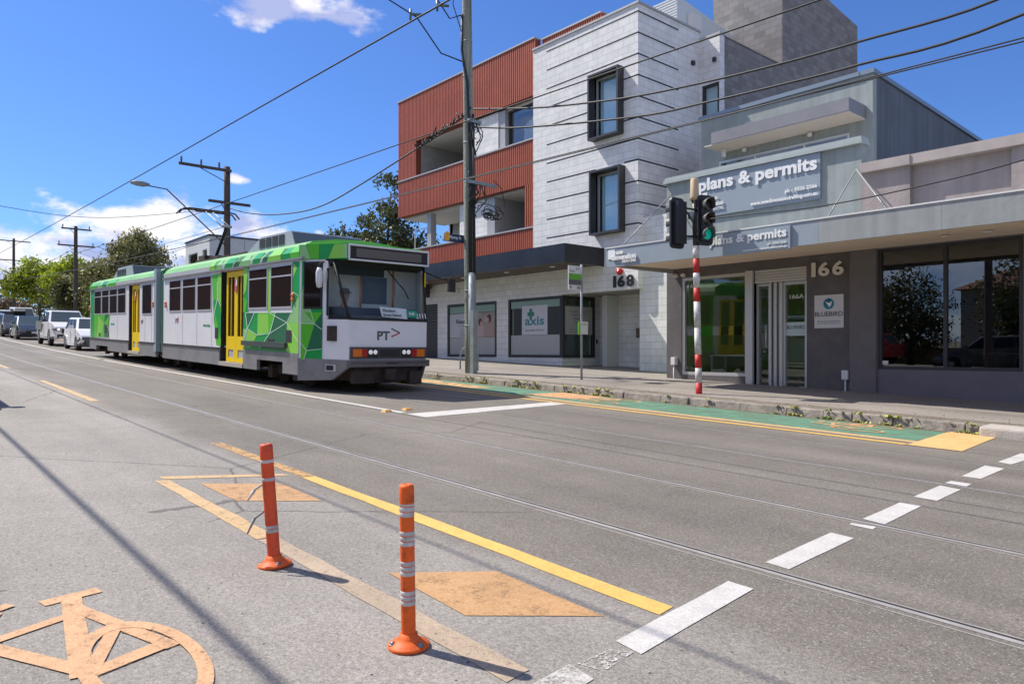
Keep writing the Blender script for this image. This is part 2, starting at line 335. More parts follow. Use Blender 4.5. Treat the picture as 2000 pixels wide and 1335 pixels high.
    if True:   # hairline cracks
        vc = nt.nodes.new('ShaderNodeTexVoronoi'); vc.feature = 'DISTANCE_TO_EDGE'; vc.inputs['Scale'].default_value = .33
        nd = noise(1.6, 6, .7); ad = nt.nodes.new('ShaderNodeMix'); ad.data_type = 'VECTOR'; ad.inputs[0].default_value = .12
        lk.new(t.outputs['Object'], ad.inputs[4]); lk.new(nd.outputs['Color'], ad.inputs[5]); lk.new(ad.outputs[1], vc.inputs[0])
        msk = noise(.16, 3)
        r = nt.nodes.new('ShaderNodeMath'); r.operation = 'LESS_THAN'; r.inputs[1].default_value = .0030; lk.new(vc.outputs['Distance'], r.inputs[0])
        r2 = nt.nodes.new('ShaderNodeMath'); r2.operation = 'GREATER_THAN'; r2.inputs[1].default_value = .56; lk.new(msk.outputs[0], r2.inputs[0])
        k = nt.nodes.new('ShaderNodeMath'); k.operation = 'MULTIPLY'; lk.new(r.outputs[0], k.inputs[0]); lk.new(r2.outputs[0], k.inputs[1])
        k2 = nt.nodes.new('ShaderNodeMath'); k2.operation = 'MULTIPLY'; k2.inputs[1].default_value = .6; lk.new(k.outputs[0], k2.inputs[0])
        x = nt.nodes.new('ShaderNodeMix'); x.data_type = 'RGBA'; lk.new(k2.outputs[0], x.inputs[0]); lk.new(c, x.inputs[6]); x.inputs[7].default_value = (*dark, 1); c = x.outputs[2]
    lk.new(c, b.inputs['Base Color'])
    p = nt.nodes.new('ShaderNodeBump'); p.inputs['Strength'].default_value = .45; p.inputs['Distance'].default_value = .006; lk.new(noise(110, 4, .7).outputs[0], p.inputs['Height']); lk.new(p.outputs[0], b.inputs['Normal'])
    return m

M_road = asphalt_mat('asphalt', (.272, .246, .214), (.315, .295, .27), (.05, .045, .04))
M_path = asphalt_mat('path_asphalt', (.26, .23, .20), (.45, .42, .38), (.06, .055, .05), .22, False)
M_kerb = mat('bluestone', (.255, .222, .185), .88, var=.4, vs=5, bump=.9, bs=14)
M_conc = mat('concrete', (.42, .38, .33), .85, var=.2, vs=3, bump=.4, bs=50)
M_white = paint_mat('white_paint', (.56, .53, .49), .28, soft=.06)
M_whitew = paint_mat('worn_white_paint', (.52, .49, .44), .44)
M_yellow = paint_mat('yellow_paint', (.70, .43, .11), .31, soft=.05)
M_yelloww = paint_mat('worn_yellow_paint', (.58, .34, .13), .47, vs=16)
M_tan = paint_mat('faded_yellow_paint', (.56, .37, .18), .37, vs=14)
M_orange = paint_mat('orange_paint', (.50, .285, .125), .36, soft=.12)
M_orangel = paint_mat('light_orange_paint', (.60, .335, .165), .36, vs=12, soft=.12)
M_green = paint_mat('green_paint', (.14, .38, .235), .50, vs=2.6, soft=.22)
M_steel = mat('rail_steel', (.42, .39, .36), .45, metal=.2, var=.2, vs=8)
M_groove = mat('groove', (.03, .028, .025), .9)
M_seam = mat('seam', (.30, .28, .25), .8, var=.2, vs=6)
M_tar = mat('tar_seam', (.10, .095, .09), .8, var=.3, vs=2)
# ------------------------------------------------------------ setting: ground, road, footpath, kerb
XS = [30, 20, 12, 8, 4, 0, -4, -8, -12, -16] + [-20 - 3 * i for i in range(18)] + [-76, -85, -95, -110, -125, -150, -220, -400]
def sheet(name, y0, y1, dz, m, parent=None, x0=None, x1=None, zf=None, kind=None, ny=1, mb=None):
    b = mb or MB(); xs = [x for x in XS if (x0 is None or x0 < x) and (x1 is None or x < x1)]
    if x0 is not None: xs = xs + [x0]
    if x1 is not None: xs = [x1] + xs
    zf = zf or (lambda x, y: gz(x))
    for a, c in zip(xs, xs[1:]):
        for j in range(ny):
            ya, yb = y0 + (y1 - y0) * j / ny, y0 + (y1 - y0) * (j + 1) / ny
            b.poly([(c, ya, zf(c, ya) + dz), (a, ya, zf(a, ya) + dz), (a, yb, zf(a, yb) + dz), (c, yb, zf(c, yb) + dz)])
    if mb: return
    return b.obj(name, m, parent, weld=True, kind=kind)
g = MB()
for xa, xb in zip([600, 30, 0, -20, -40, -70, -110, -150], [30, 0, -20, -40, -70, -110, -150, -2500]):
    g.poly([(xb, -1500, gz(xb) - .06), (xa, -1500, gz(xa) - .06), (xa, 1500, gz(xa) - .06), (xb, 1500, gz(xb) - .06)])
g.obj('ground', mat('dry_ground', (.17, .15, .11), .95, var=.3, vs=.2, bump=.3, bs=6), weld=True, kind='structure')
road = sheet('road', -2.6, 10.52, 0, M_road, kind='structure', ny=4)
sheet('footpath', 10.72, 18.1, 0, M_path, zf=gzp, kind='structure', ny=6)
sheet('near_footpath', -6.0, -2.8, .13, M_path, kind='structure')
k = MB(); rnd = random.Random(3); x = 22.
while x > -130:
    ln = rnd.uniform(.35, 1.1) if x > -22 else 3.0
    if x < 5:
        j = rnd.uniform(0, .022); t = rnd.uniform(-.016, .002); j2 = rnd.uniform(0, .03)
        za, zb = gz(x), gz(x - ln)
        k.solid([(x - .004, 10.50 + j, za - .1), (x - ln, 10.50 + j2, zb - .1), (x - ln, 10.73, zb - .1), (x - .004, 10.73, za - .1),
                 (x - .004, 10.545 + j, za + .118 + t), (x - ln, 10.55 + j2, zb + .118 + t), (x - ln, 10.73, zb + .122), (x - .004, 10.73, za + .122)],
                [(3, 2, 1, 0), (4, 5, 6, 7), (0, 1, 5, 4), (1, 2, 6, 5), (2, 3, 7, 6), (3, 0, 4, 7)])
    x -= ln
k.obj('kerb', M_kerb, kind='structure', bevel=.012)
k = MB()
for x0, x1 in ((-3.05, -1.9), (-1.88, -.7), (-.68, .5), (.52, 1.8), (1.82, 3.2), (3.22, 22)):
    k.solid([(x0, 10.34, gz(x0) - .1), (x1, 10.34, gz(x1) - .1), (x1, 10.76, gz(x1) - .1), (x0, 10.76, gz(x0) - .1),
             (x0, 10.36, gz(x0) + .125), (x1, 10.36, gz(x1) + .125), (x1, 10.76, gz(x1) + .135), (x0, 10.76, gz(x0) + .135)],
            [(3, 2, 1, 0), (4, 5, 6, 7), (0, 1, 5, 4), (1, 2, 6, 5), (2, 3, 7, 6), (3, 0, 4, 7)])
k.obj('concrete_kerb', M_conc, kind='structure', bevel=.03)
k = MB(); sheet('', -2.82, -2.6, .13, None, mb=k); k.obj('near_kerb', M_kerb, weld=True, kind='structure')

# rails, all flush with the road
for y in (3.36, 4.77, 6.60, 7.98):
    b = MB(); sheet('', y - .034, y + .034, .0015, None, x0=-130, x1=25, mb=b); r = b.obj('rail', M_steel, road, weld=True)
    b = MB(); sheet('', y + .000, y + .018, .003, None, x0=-130, x1=25, mb=b); b.obj('rail_groove', M_groove, r, weld=True)
    for dy in (-.085,):
        b = MB(); sheet('', y + dy, y + dy + .012, .0015, None, x0=-130, x1=25, mb=b); b.obj('joint_strip', M_seam, r, weld=True)
for y in (5.72 + .05,):
    pass
b = MB(); sheet('', 5.90, 5.925, .0012, None, x0=-7.5, x1=25, mb=b); b.obj('tar_seam', M_tar, road, weld=True)
def flat(name, pts, m, dz=0.0014, px_=True, parent=None):
    b = MB(); P = [gr(*p) for p in pts] if px_ else pts
    b.poly([(p[0], p[1], gz(p[0]) + dz) for p in P]); o = b.obj(name, m, parent or road, keep=True); return o
def rag(name, pts, m, dz=0.0029, seg=.25, amp=.008, seed=1):
    """painted polygon with slightly ragged edges"""
    rn = random.Random(seed); Q = []
    for (a, c) in zip(pts, pts[1:] + pts[:1]):
        a = Vector(a); c = Vector(c); n = max(1, int((c - a).length / seg)); d = (c - a).normalized(); t = Vector((-d.y, d.x))
        for i in range(n): Q.append(a + (c - a) * (i / n) + t * rn.uniform(-amp, amp) * (0 if i == 0 else 1))
    b = MB(); b.poly([(q.x, q.y, gz(q.x) + dz) for q in Q]); bmesh.ops.triangulate(b.bm, faces=b.bm.faces)
    return b.obj(name, m, road)
# line beside the tram
b = MB(); sheet('', 5.60, 5.71, .0034, None, x0=-27.6, x1=-8.9, mb=b); b.obj('lane_line', M_white, road, weld=True)
b = MB(); sheet('', 5.62, 5.74, .0034, None, x0=-130, x1=-28.3, mb=b); b.obj('lane_line', M_white, road, weld=True)
rag('stop_line', [(-8.74, 5.60), (-9.02, 8.74), (-8.64, 8.74), (-8.27, 5.60)], M_white, dz=0.0036)
# dashed line of the crossing, each dash from its corners in the photo
for i, q in enumerate([[(1422, 1135), (1472, 1150), (1252, 1278), (1203, 1252)], [(1623, 1040), (1668, 1051), (1541, 1112), (1495, 1098)], [(1662, 1021), (1712, 1029), (1705, 1034), (1660, 1024.5)],
          [(1758, 981), (1800, 988), (1728, 1024), (1685, 1013)], [(1836, 948), (1877, 956), (1830, 978), (1784, 970)], [(1858, 939), (1898, 945), (1888, 950), (1845, 943)],
          [(1924, 909), (1962, 915), (1916, 935), (1878, 930)], [(1994, 885), (2032, 890), (1975, 907), (1949, 902)], [(2060, 862), (2092, 866), (2060, 881), (2028, 877)]]):
    rag('crossing_dash', [gr(*p) for p in q], M_white, dz=0.0032, amp=.003, seed=i)
rag('crossing_dash', [gr(*p) for p in [(1112, 1297), (1160, 1326), (1090, 1370), (1040, 1336)]], M_whitew, seed=20)
rag('crossing_dash', [gr(*p) for p in [(1190, 1268), (1240, 1272), (1180, 1312), (1128, 1296)]], paint_mat('very_worn_paint', (.56, .53, .48), .53, vs=26, soft=.04), seed=21)
# yellow lines and the painted island
rag('yellow_line', [(-5.4, 2.49), (-5.4, 2.60), (-1.91, 2.57), (-1.89, 2.45)], M_yellow, amp=.007, seed=4)
rag('yellow_line', [(-7.51, 2.49), (-7.49, 2.60), (-5.42, 2.60), (-5.42, 2.49)], M_yelloww, amp=.01, seed=5)
rag('yellow_line', [(-17.84, 2.46), (-17.84, 2.56), (-12.68, 2.54), (-12.68, 2.42)], M_tan, seed=6)
rag('yellow_line', [(-28.0, 2.46), (-28.0, 2.56), (-23.0, 2.54), (-23.0, 2.44)], M_tan, seed=7)
rag('island_outline', [(-5.90, 1.55), (-5.88, 1.65), (-3.95, 1.67), (-3.95, 1.56)], M_tan, seed=8)
rag('island_outline', [(-3.93, 1.56), (-3.93, 1.67), (-1.86, 1.69), (-1.84, 1.57)], paint_mat('buff_paint', (.42, .32, .22), .36, vs=20), seed=9)
rag('island_outline', [(-6.06, 1.62), (-5.62, 2.44), (-5.53, 2.44), (-5.93, 1.62)], M_tan, seed=10)
rag('painted_diamond', [(-5.62, 1.79), (-5.26, 2.28), (-4.58, 2.26), (-4.92, 1.8)], M_orange, amp=.004, seed=11)
rag('painted_diamond', [(-3.03, 1.84), (-2.73, 2.27), (-2.02, 2.26), (-2.38, 1.81)], M_orange, amp=.004, seed=12)
# cycle lane
rag('cycle_lane', [(-3.36, 9.06), (-3.36, 10.46), (-60, 10.46), (-60, 9.06)], M_green, dz=0.0018, amp=.012, seg=.5, seed=13)
rag('cycle_lane_line', [(-3.3, 8.68), (-3.3, 8.82), (-60, 8.82), (-60, 8.68)], M_yellow, dz=0.0036, seg=.6, seed=14)
rag('cycle_lane_line', [(-3.3, 8.96), (-3.3, 9.14), (-60, 9.14), (-60, 8.96)], M_tan, dz=0.0036, seg=.6, seed=15)
rag('cycle_lane_end', [(-2.72, 8.70), (-2.88, 10.48), (-3.42, 10.48), (-3.28, 8.70)], paint_mat('bright_yellow_paint', (.72, .43, .17), .30, soft=.1), dz=0.0047, seed=16)
def strokes(name, segs, m, dz=0.0043, ell=()):
    b = MB()
    for a, c, wd in segs:
        a, c = Vector(a), Vector(c); d = (c - a).normalized(); t = Vector((-d.y, d.x)) * wd / 2
        b.poly([(p.x, p.y, gz(p.x) + dz) for p in (a - t, c - t, c + t, a + t)]); dz += .0003
    for (cx, cy, ax, ay, wd) in ell:
        n = 40
        for i in range(n):
            p = []
            for kk, s in ((i, 0), (i + 1, 0), (i + 1, 1), (i, 1)):
                an = 2 * math.pi * kk / n; x = cx + (ax - s * wd * 1.35) * math.cos(an); y = cy + (ay - s * wd) * math.sin(an); p.append((x, y, gz(x) + dz))
            b.poly(p)
        dz += .0003
    return b.obj(name, m, road, keep=True)
def bicycle(ox, oy, s=1., sy=1., mirror=1):
    """cycle symbol: up is towards -X"""
    T = lambda p: (ox + (p[0] + 2.7) * s, oy + (p[1] - .3) * sy)
    seg = [((-3.56, .50), (-3.60, .72), .075), ((-3.58, .61), (-2.74, .50), .075), ((-3.36, .585), (-3.24, .30), .055), ((-3.28, .24), (-2.80, .50), .065),
           ((-3.42, .60), (-2.80, .80), .06), ((-2.74, .50), (-2.84, .78), .075), ((-3.12, .68), (-2.74, .52), .05), ((-3.62, .40), (-3.56, .30), .055), ((-3.55, .33), (-2.76, .06), .07)]
    strokes('bicycle_symbol', [(T(a), T(c), wd * s) for a, c, wd in seg], M_orangel, ell=[(*T((-2.73, .68)), .42 * s, .195 * sy, .05 * sy), (*T((-2.73, 0.02)), .42 * s, .195 * sy, .05 * sy)])
bicycle(-2.7, .3)
bicycle(-4.2, 9.85, .85, .85); 
bicycle(-8.6, 9.75, 1.05, .9)
rag('cycle_lane_patch', [(-10.5, 9.3), (-9.2, 9.5), (-9.2, 10.3), (-10.4, 10.35)], M_orangel, dz=0.0040, seed=17)
rag('cycle_lane_patch', [(-15.5, 9.6), (-12.2, 9.35), (-12.0, 9.9), (-15.4, 10.2)], paint_mat('patchy_orange', (.72, .42, .20), .46, vs=4), dz=0.0040, seed=18)
gd = MB(); sheet('', 10.33, 10.52, .0024, None, x0=-60, x1=-3.4, mb=gd); gd.obj('gutter_dirt', paint_mat('gutter_dirt', (.20, .165, .115), .47, vs=5, soft=.1), weld=True, kind='structure')
gd = MB(); sheet('', 10.72, 11.05, .004, None, x0=-60, x1=14, zf=gzp, mb=gd); gd.obj('path_edge_dirt', paint_mat('path_dirt', (.24, .20, .15), .50, vs=4, soft=.1), weld=True, kind='structure')
# ochre reflective road markers at the stop line
for i, (u, v) in enumerate([(755, 804), (795, 800.5)]):
    X, Y = gr(u, v); z = gz(X)
    b = MB(); b.solid([(X - .07, Y - .06, z), (X + .07, Y - .06, z), (X + .07, Y + .06, z), (X - .07, Y + .06, z), (X - .045, Y - .045, z + .03), (X + .045, Y - .045, z + .03), (X + .045, Y + .045, z + .03), (X - .045, Y + .045, z + .03)],
        [(3, 2, 1, 0), (4, 5, 6, 7), (0, 1, 5, 4), (1, 2, 6, 5), (2, 3, 7, 6), (3, 0, 4, 7)])
    o = b.obj('road_stud', mat('stud_amber', (.75, .42, .12), .4)); tag(o, ['raised amber road stud farther from the stop line end', 'raised amber road stud nearest the stop line end'][i], 'road stud', 'amber studs by the stop line')
# ------------------------------------------------------------ building materials
M_block = block_mat('white_block', (.77, .755, .73), (.50, .49, .48), ms=.006, var=.04)
M_blockg = block_mat('charcoal_block', (.24, .222, .212), (.17, .16, .155), ms=.008, var=.18)
M_slit = mat('slit_dark', (.035, .035, .04), .8)
M_red = mat('red_cladding', (.45, .125, .062), .45, metal=.05, var=.10, vs=1.2)
M_redc = mat('red_backing', (.22, .055, .03), .6)
M_cap = mat('light_cap', (.42, .41, .40), .5, metal=.2)
M_blackm = mat('black_metal', (.03, .029, .031), .25, metal=.2, var=.3, vs=1)
M_char = mat('charcoal_frame', (.035, .034, .036), .45)
M_soffd = mat('dark_soffit', (.09, .065, .05), .6)
M_ceil = mat('balcony_ceiling', (.62, .60, .57), .8, var=.05)
M_grey = mat('grey_render', (.36, .35, .33), .85, var=.12, bump=.2)
M_curt = mat('curtain', (.80, .88, .90), .9)
M_dark = mat('dark_inside', (.02, .02, .022), .9)
M_glass = glass_mat('window_glass', (.85, .93, .95), .10, 1.4)
M_gshop = glass_mat('shop_glass', (.88, .93, .88), .05, 1.2)
M_gdark = glass_mat('dark_glass', (.42, .38, .37), .09, 1.4)
M_alu = mat('silver_aluminium', (.62, .61, .60), .4, metal=.5)
M_galv_ = mat('dull_zinc', (.33, .33, .32), .5, metal=.2)
M_whitep = mat('white_plastic', (.72, .71, .68), .45)
M_pgreen = mat('pale_green_render', (.315, .35, .335), .85, var=.12, vs=1.5, bump=.2, streak=.14)
M_pgcap = mat('pale_green_cap', (.38, .42, .41), .7, var=.1)
M_teal = mat('shaded_blue_grey_render', (.11, .13, .155), .85, var=.10, vs=1.2, bump=.2, streak=.18)  # darker render, deepened further for the shade on the upper side wall
M_taupe = mat('taupe_render', (.385, .325, .305), .85, var=.10, vs=2.2, bump=.3, bs=20, streak=.16)
M_taupe2 = mat('taupe_cap', (.43, .37, .34), .8, var=.12, vs=3)
M_dkw = mat('charcoal_paint_wall', (.125, .113, .110), .8, grime=.3, gs=4, gcol=(.22, .2, .18), var=.12, vs=2, bump=.25, bs=60)
M_dkw2 = mat('grey_paint_wall', (.165, .148, .146), .8, var=.12, vs=2, bump=.25, bs=60)
M_fasc = mat('fascia_metal', (.33, .345, .33), .5, metal=.1, var=.06, streak=.12, grime=.25, gs=3)
M_fascb = mat('fascia_blue_grey', (.29, .335, .375), .5, var=.05)
M_soff = mat('tan_soffit', (.80, .65, .51), .7, var=.14, vs=2, scale=(.3, 8, 1))
M_signg = mat('sign_grey', (.29, .34, .385), .5)
M_signw = mat('sign_white', (.78, .78, .78), .45)
M_letw = mat('letter_white', (.82, .82, .80), .45)
M_letb = mat('letter_black', (.015, .015, .017), .4)
M_letd = mat('letter_dark_grey', (.10, .10, .10), .5)
M_film = mat('frosted_film', (.42, .42, .40), .6, var=.03)
M_filmg = mat('green_film', (.25, .36, .31), .5)
M_teal_l = mat('teal_print', (.02, .22, .24), .5)
XR, UP = (1, 0, 0), (0, 0, 1)

# ------------------------------------------------------------ apartment building (number 168)
bx = thing('apartment_building', 'three storey apartment building of white blocks and ribbed red cladding above a black canopy', 'building', (-19.5, 17, gz(-19.5)))
Z0 = -.6
def P(name, mb, m, parent=bx, **k): return mb.obj(name, m, parent, **k)
W1 = (-14.72, -13.66, 7.40, 9.20); W2 = (-14.66, -13.60, 4.60, 6.36)
# block wall of the tower, over the street and along its side
b = MB(); b.wall(-17.42, -13.08, 3.9, 10.88, 16.0, 16.28, [W1, W2]); b.wall(16.28, 18.95, 3.0, 10.88, -13.08, -13.36, [], 'x')
b.box(-17.42, -17.15, 16.29, 18.2, 3.9, 10.86)
P('block_wall', b, M_block)
b = MB(); b.box(-17.44, -13.04, 15.96, 16.34, 10.882, 10.94); b.box(-13.38, -13.04, 16.34, 18.95, 10.882, 10.94); P('parapet_cap', b, M_cap)
b = MB()
for i in range(11):
    z = 10.66 - .593 * i
    xs_ = [(-16.78, -13.0785)]
    for W in (W1, W2):
        if W[2] - .15 < z < W[3] + .15: xs_ = [(-16.78, W[0] - .02), (W[1] + .02, -13.0785)]
    for xa, xb in xs_: b.box(xa, xb, 15.9975, 16.02, z - .022, z + .022)
    b.box(-13.10, -13.0775, 15.9975, 17.86, z - .022, z + .022)
P('shadow_joints', b, M_slit)
def box_window(W, dy):
    x0, x1, z0, z1 = W; yf = 16.0 - dy; t = .058
    b = MB(); b.box(x0 - t, x0, yf, 16.25, z0 - t, z1 + t); b.box(x1, x1 + t, yf, 16.25, z0 - t, z1 + t); b.box(x0, x1, yf, 16.25, z1, z1 + t); b.box(x0, x1, yf, 16.25, z0 - t, z0)
    w_ = P('window', b, M_char)
    b = MB(); b.box(x0, x0 + .06, 16.06, 16.11, z0, z1); b.box(x1 - .06, x1, 16.06, 16.11, z0, z1); b.box(x0 + .06, x1 - .06, 16.06, 16.11, z1 - .06, z1); b.box(x0 + .06, x1 - .06, 16.06, 16.11, z0, z0 + .06)
    b.obj('sash', M_alu, w_)
    b = MB(); b.box(x0 + .06, x1 - .06, 16.075, 16.085, z0 + .06, z1 - .06); b.obj('pane', M_glass, w_)
    b = MB(); n = 22
    for i in range(n):
        a = x0 + .05 + (x1 - x0 - .3) * i / n; c = x0 + .05 + (x1 - x0 - .3) * (i + 1) / n
        b.poly([(a, 16.22 + (i % 2) * .03, z0), (c, 16.22 + ((i + 1) % 2) * .03, z0), (c, 16.22 + ((i + 1) % 2) * .03, z1), (a, 16.22 + (i % 2) * .03, z1)])
    b.obj('curtain', M_curt, w_, weld=True)
    b = MB(); b.box(x0 + .2, x1 - .2, yf + .02, yf + .1, z1 + t, z1 + t + .03); b.obj('blind_bracket', M_whitep, w_)
box_window(W1, .26); box_window(W2, .26)
# ribbed red cladding
def ribs(b, x0, x1, z0, z1, y=16.13, pitch=.098, d=.04):
    n = max(1, round((x1 - x0) / pitch)); p = (x1 - x0) / n; pr = []
    for i in range(n):
        a = x0 + i * p; pr += [(a, y), (a + p * .42, y), (a + p * .46, y - d), (a + p * .96, y - d)]
    pr.append((x1, y))
    for (xa, ya), (xb, yb) in zip(pr, pr[1:]): b.poly([(xa, ya, z0), (xb, yb, z0), (xb, yb, z1), (xa, ya, z1)])
def clad(name, x0, x1, z0, z1, y=16.13, cap=0, th=.22):
    b = MB(); ribs(b, x0, x1, z0, z1, y); o = P(name, b, M_red, keep=True)
    b = MB(); b.box(x0, x1, y + .003, y + th, z0, z1); b.obj('backing', M_redc, o)
    if cap: b = MB(); b.box(x0 - .01, x1, y - .07, y + th + .01, z1 + .001, z1 + .05); b.obj('coping', M_cap, o)
    return o
clad('cladding', -25.78, -17.44, 9.50, 11.33, cap=1)
clad('cladding', -17.43, -14.80, 10.2, 11.33, y=16.42, cap=1)
clad('cladding', -25.78, -24.46, 8.13, 9.499)
clad('cladding', -25.78, -17.44, 6.62, 8.06, cap=1)
clad('cladding', -17.97, -17.44, 5.23, 6.619)
clad('cladding', -25.15, -17.44, 4.52, 5.17, cap=1)
b = MB()
for i in range(8):
    y = 16.44 + i * .1; b.box(-14.80, -14.77, y, y + .05, 10.2, 11.34)
b.box(-14.84, -14.801, 16.4, 17.4, 10.2, 11.34); P('side_cladding', b, M_red)
# slabs, balcony ceilings, walls behind
b = MB(); b.box(-25.7, -17.44, 16.36, 18.4, 9.42, 9.52); b.box(-25.7, -17.44, 16.36, 18.4, 6.55, 6.66); b.box(-25.2, -17.44, 16.36, 18.4, 4.5, 4.62); b.each('balcony_slab', M_ceil, bx)
b = MB(); b.box(-24.62, -24.46, 16.36, 18.4, 6.66, 9.42); b.box(-23.6, -17.44, 18.4, 18.6, 4.62, 6.55); b.box(-25.7, -17.44, 18.4, 18.6, 6.66, 9.42); b.box(-18.15, -18.0, 16.36, 18.4, 4.62, 6.55)
b.each('balcony_wall', M_grey, bx)
b = MB(); b.box(-20.79, -19.46, 16.22, 16.5, 8.0, 9.45); b.box(-21.8, -20.17, 16.30, 18.4, 4.62, 6.55); b.each('block_panel', M_block, bx)
b = MB(); b.box(-19.455, -19.12, 16.25, 16.5, 8.0, 9.45); b.box(-20.165, -19.75, 16.30, 18.35, 4.62, 6.55); b.each('grey_panel', M_cap, bx)
b = MB(); b.box(-20.85, -20.80, 16.3, 18.4, 6.66, 9.42); P('side_panel', b, M_grey)
def opening(x0, x1, z0, z1, y, name='window', mullions=(), curtain=False, fr=.06, parent=bx, fm=None, gm=None):
    fm = fm or M_char; gm = gm or M_glass
    b = MB(); b.box(x0, x0 + fr, y - .05, y + .06, z0, z1); b.box(x1 - fr, x1, y - .05, y + .06, z0, z1); b.box(x0 + fr, x1 - fr, y - .05, y + .06, z1 - fr, z1); b.box(x0 + fr, x1 - fr, y - .05, y + .06, z0, z0 + fr)
    for m_ in mullions: b.box(m_ - fr / 2, m_ + fr / 2, y - .045, y + .055, z0 + fr, z1 - fr)
    w_ = b.obj(name, fm, parent)
    b = MB(); b.box(x0 + fr, x1 - fr, y - .006, y + .006, z0 + fr, z1 - fr); b.obj('pane', gm, w_)
    return w_
b = MB(); b.box(-19.1, -17.45, 16.9, 17.0, 8.0, 9.42); P('room_back', b, M_dark)
w_ = opening(-19.1, -17.45, 8.08, 9.42, 16.45)
b = MB(); n = 16
for i in range(n):
    a = -18.55 + 1.05 * i / n; c = a + 1.05 / n; zz = 8.85 + .5 * i / n
    b.poly([(a, 16.62 + (i % 2) * .05, 8.08), (c, 16.62 + ((i + 1) % 2) * .05, 8.08), (c, 16.62 + ((i + 1) % 2) * .05, zz + .03), (a, 16.62 + (i % 2) * .05, zz)])
b.obj('curtain', M_cap, w_)
w_ = opening(-23.4, -21.3, 6.7, 8.9, 18.34, mullions=(-22.3,)); w_ = opening(-22.9, -21.9, 4.65, 6.35, 18.34)
b = MB()
for i in range(16): b.box(-23.55, -22.95, 18.30, 18.38, 4.7 + i * .115, 4.77 + i * .115)
P('louvre_screen', b, mat('blue_louvre', (.20, .26, .30), .5))
b = MB(); b.tube([(-24.9, 16.36, 5.2), (-24.9, 16.36, 6.05)], .02); b.tube([(-24.2, 16.5, 5.2), (-24.2, 16.5, 6.05)], .02); b.tube([(-24.95, 16.36, 6.05), (-24.15, 16.5, 6.05)], .02); P('handrail', b, M_whitep)
b = MB(); b.tube([(-18.35, 18.25, 4.62), (-18.35, 18.25, 6.0), (-18.6, 18.2, 6.5)], .05, 8); P('downpipe', b, M_ceil)
b = MB(); b.box(-24.0, -23.75, 16.35, 16.6, 4.62, 6.55); P('post', b, M_cap)
b = MB(); b.box(-25.6, -13.4, 18.62, 30, Z0, 10.9); b.box(-25.7, -25.4, 18.62, 30, 3, 11.2); b.each('rear_wall', M_grey, bx)
b = MB(); b.box(-25.78, -17.45, 16.4, 18.6, 11.0, 11.2); b.box(-17.1, -13.4, 16.3, 18.9, 10.4, 10.5); b.each('roof', M_cap, bx)
# ground floor
LD = (-24.25, -22.8, .7, 2.94); WA = (-22.16, -19.28, .93, 2.86); WB = (-18.66, -16.1, .93, 2.87)
b = MB(); b.wall(-27.5, -16.1, Z0, 3.9, 16.0, 16.25, [LD, WA, WB]); b.wall(-16.1, -13.08, 2.90, 3.9, 16.0, 16.28, [])
b.wall(16.25, 17.76, Z0, 3.9, -16.1, -16.35, [(16.0, 17.46, .93, 2.87)], 'x')
b.wall(-16.35, -13.08, Z0, 3.9, 17.76, 18.0, [(-15.94, -15.58, -.5, 2.75)]); P('ground_floor_wall', b, M_block)
b = MB(); b.box(-15.50, -15.30, 17.2, 17.755, Z0, 2.895); P('entry_pillar', b, mat('light_render', (.62, .62, .62), .8))
b = MB(); b.box(-16.05, -13.4, 16.29, 17.75, 2.91, 2.98); P('entry_ceiling', b, M_grey)
b = MB(); b.box(-13.2, -12.17, 16.22, 16.6, Z0, 4.9); P('boundary_pier', b, M_block)
b = MB(); b.box(-27.5, -16.1, 16.3, 18.5, 3.2, 3.3); b.box(-27.5, -16.3, 17.35, 17.45, Z0, 3.2); P('shop_interior', b, mat('shop_inside', (.16, .20, .18), .9))
b = MB(); n = 20
for i in range(n): b.box(LD[0], LD[1], 16.06, 16.10, LD[2] + i * .112, LD[2] + i * .112 + .075)
b.box(LD[0], LD[1], 16.12, 16.16, LD[2], LD[3]); P('louvre_door', b, mat('louvre_grey', (.07, .065, .062), .5))
def shopwin(W, name='shop_window'):
    x0, x1, z0, z1 = W
    return opening(x0, x1, z0, z1, 16.04, name, fr=.09, gm=M_gshop)
wa = shopwin(WA)
b = MB(); b.box(-22.05, -19.38, 16.028, 16.032, 1.02, 1.62); b.obj('frosted_film', M_film, wa)
b = MB(); b.box(-22.05, -19.38, 16.028, 16.032, 2.52, 2.76); b.obj('green_film', M_filmg, wa)
b = MB(); b.box(-22.05, -20.62, 16.026, 16.030, 1.63, 2.50); ps = b.obj('printed_poster', mat('poster_white', (.50, .50, .51), .5), wa)
text('Neuro', 'poster_lettering', M_letb, ps, (-21.65, 16.024, 2.13), XR, UP, .72, .17, .02, .002)
for i, wd in enumerate((.62, .4, .42, .5, .55)):
    text(['Neurological Care', 'Scanning', 'Spine Clinic', 'Rehabilitation', 'Pain Treatment'][i], 'poster_lettering', M_letd, ps, (-21.5 + (.0 if i == 0 else .12), 16.024, 2.04 - (0 if i == 0 else .06 + .075 * i)), XR, UP, wd, .042, 0, .002)
b = MB(); b.box(-20.6, -19.38, 16.026, 16.030, 1.63, 2.50); pp = b.obj('picture_poster', mat('poster_print', (.36, .30, .27), .5, var=.25, vs=3), wa)
def blob(b, cx, cz, rx, rz, y, n=18): b.poly([(cx + rx * math.cos(2 * math.pi * k / n), y, cz + rz * math.sin(2 * math.pi * k / n)) for k in range(n)])
b = MB(); blob(b, -20.25, 1.92, .24, .24, 16.0245); b.box(-20.46, -20.02, 16.0235, 16.0245, 1.64, 1.88); b.obj('printed_figure', mat('print_blouse', (.52, .36, .34), .6), pp)
b = MB(); blob(b, -20.22, 2.16, .10, .14, 16.022); b.obj('printed_figure', mat('print_hair', (.10, .05, .035), .6), pp)
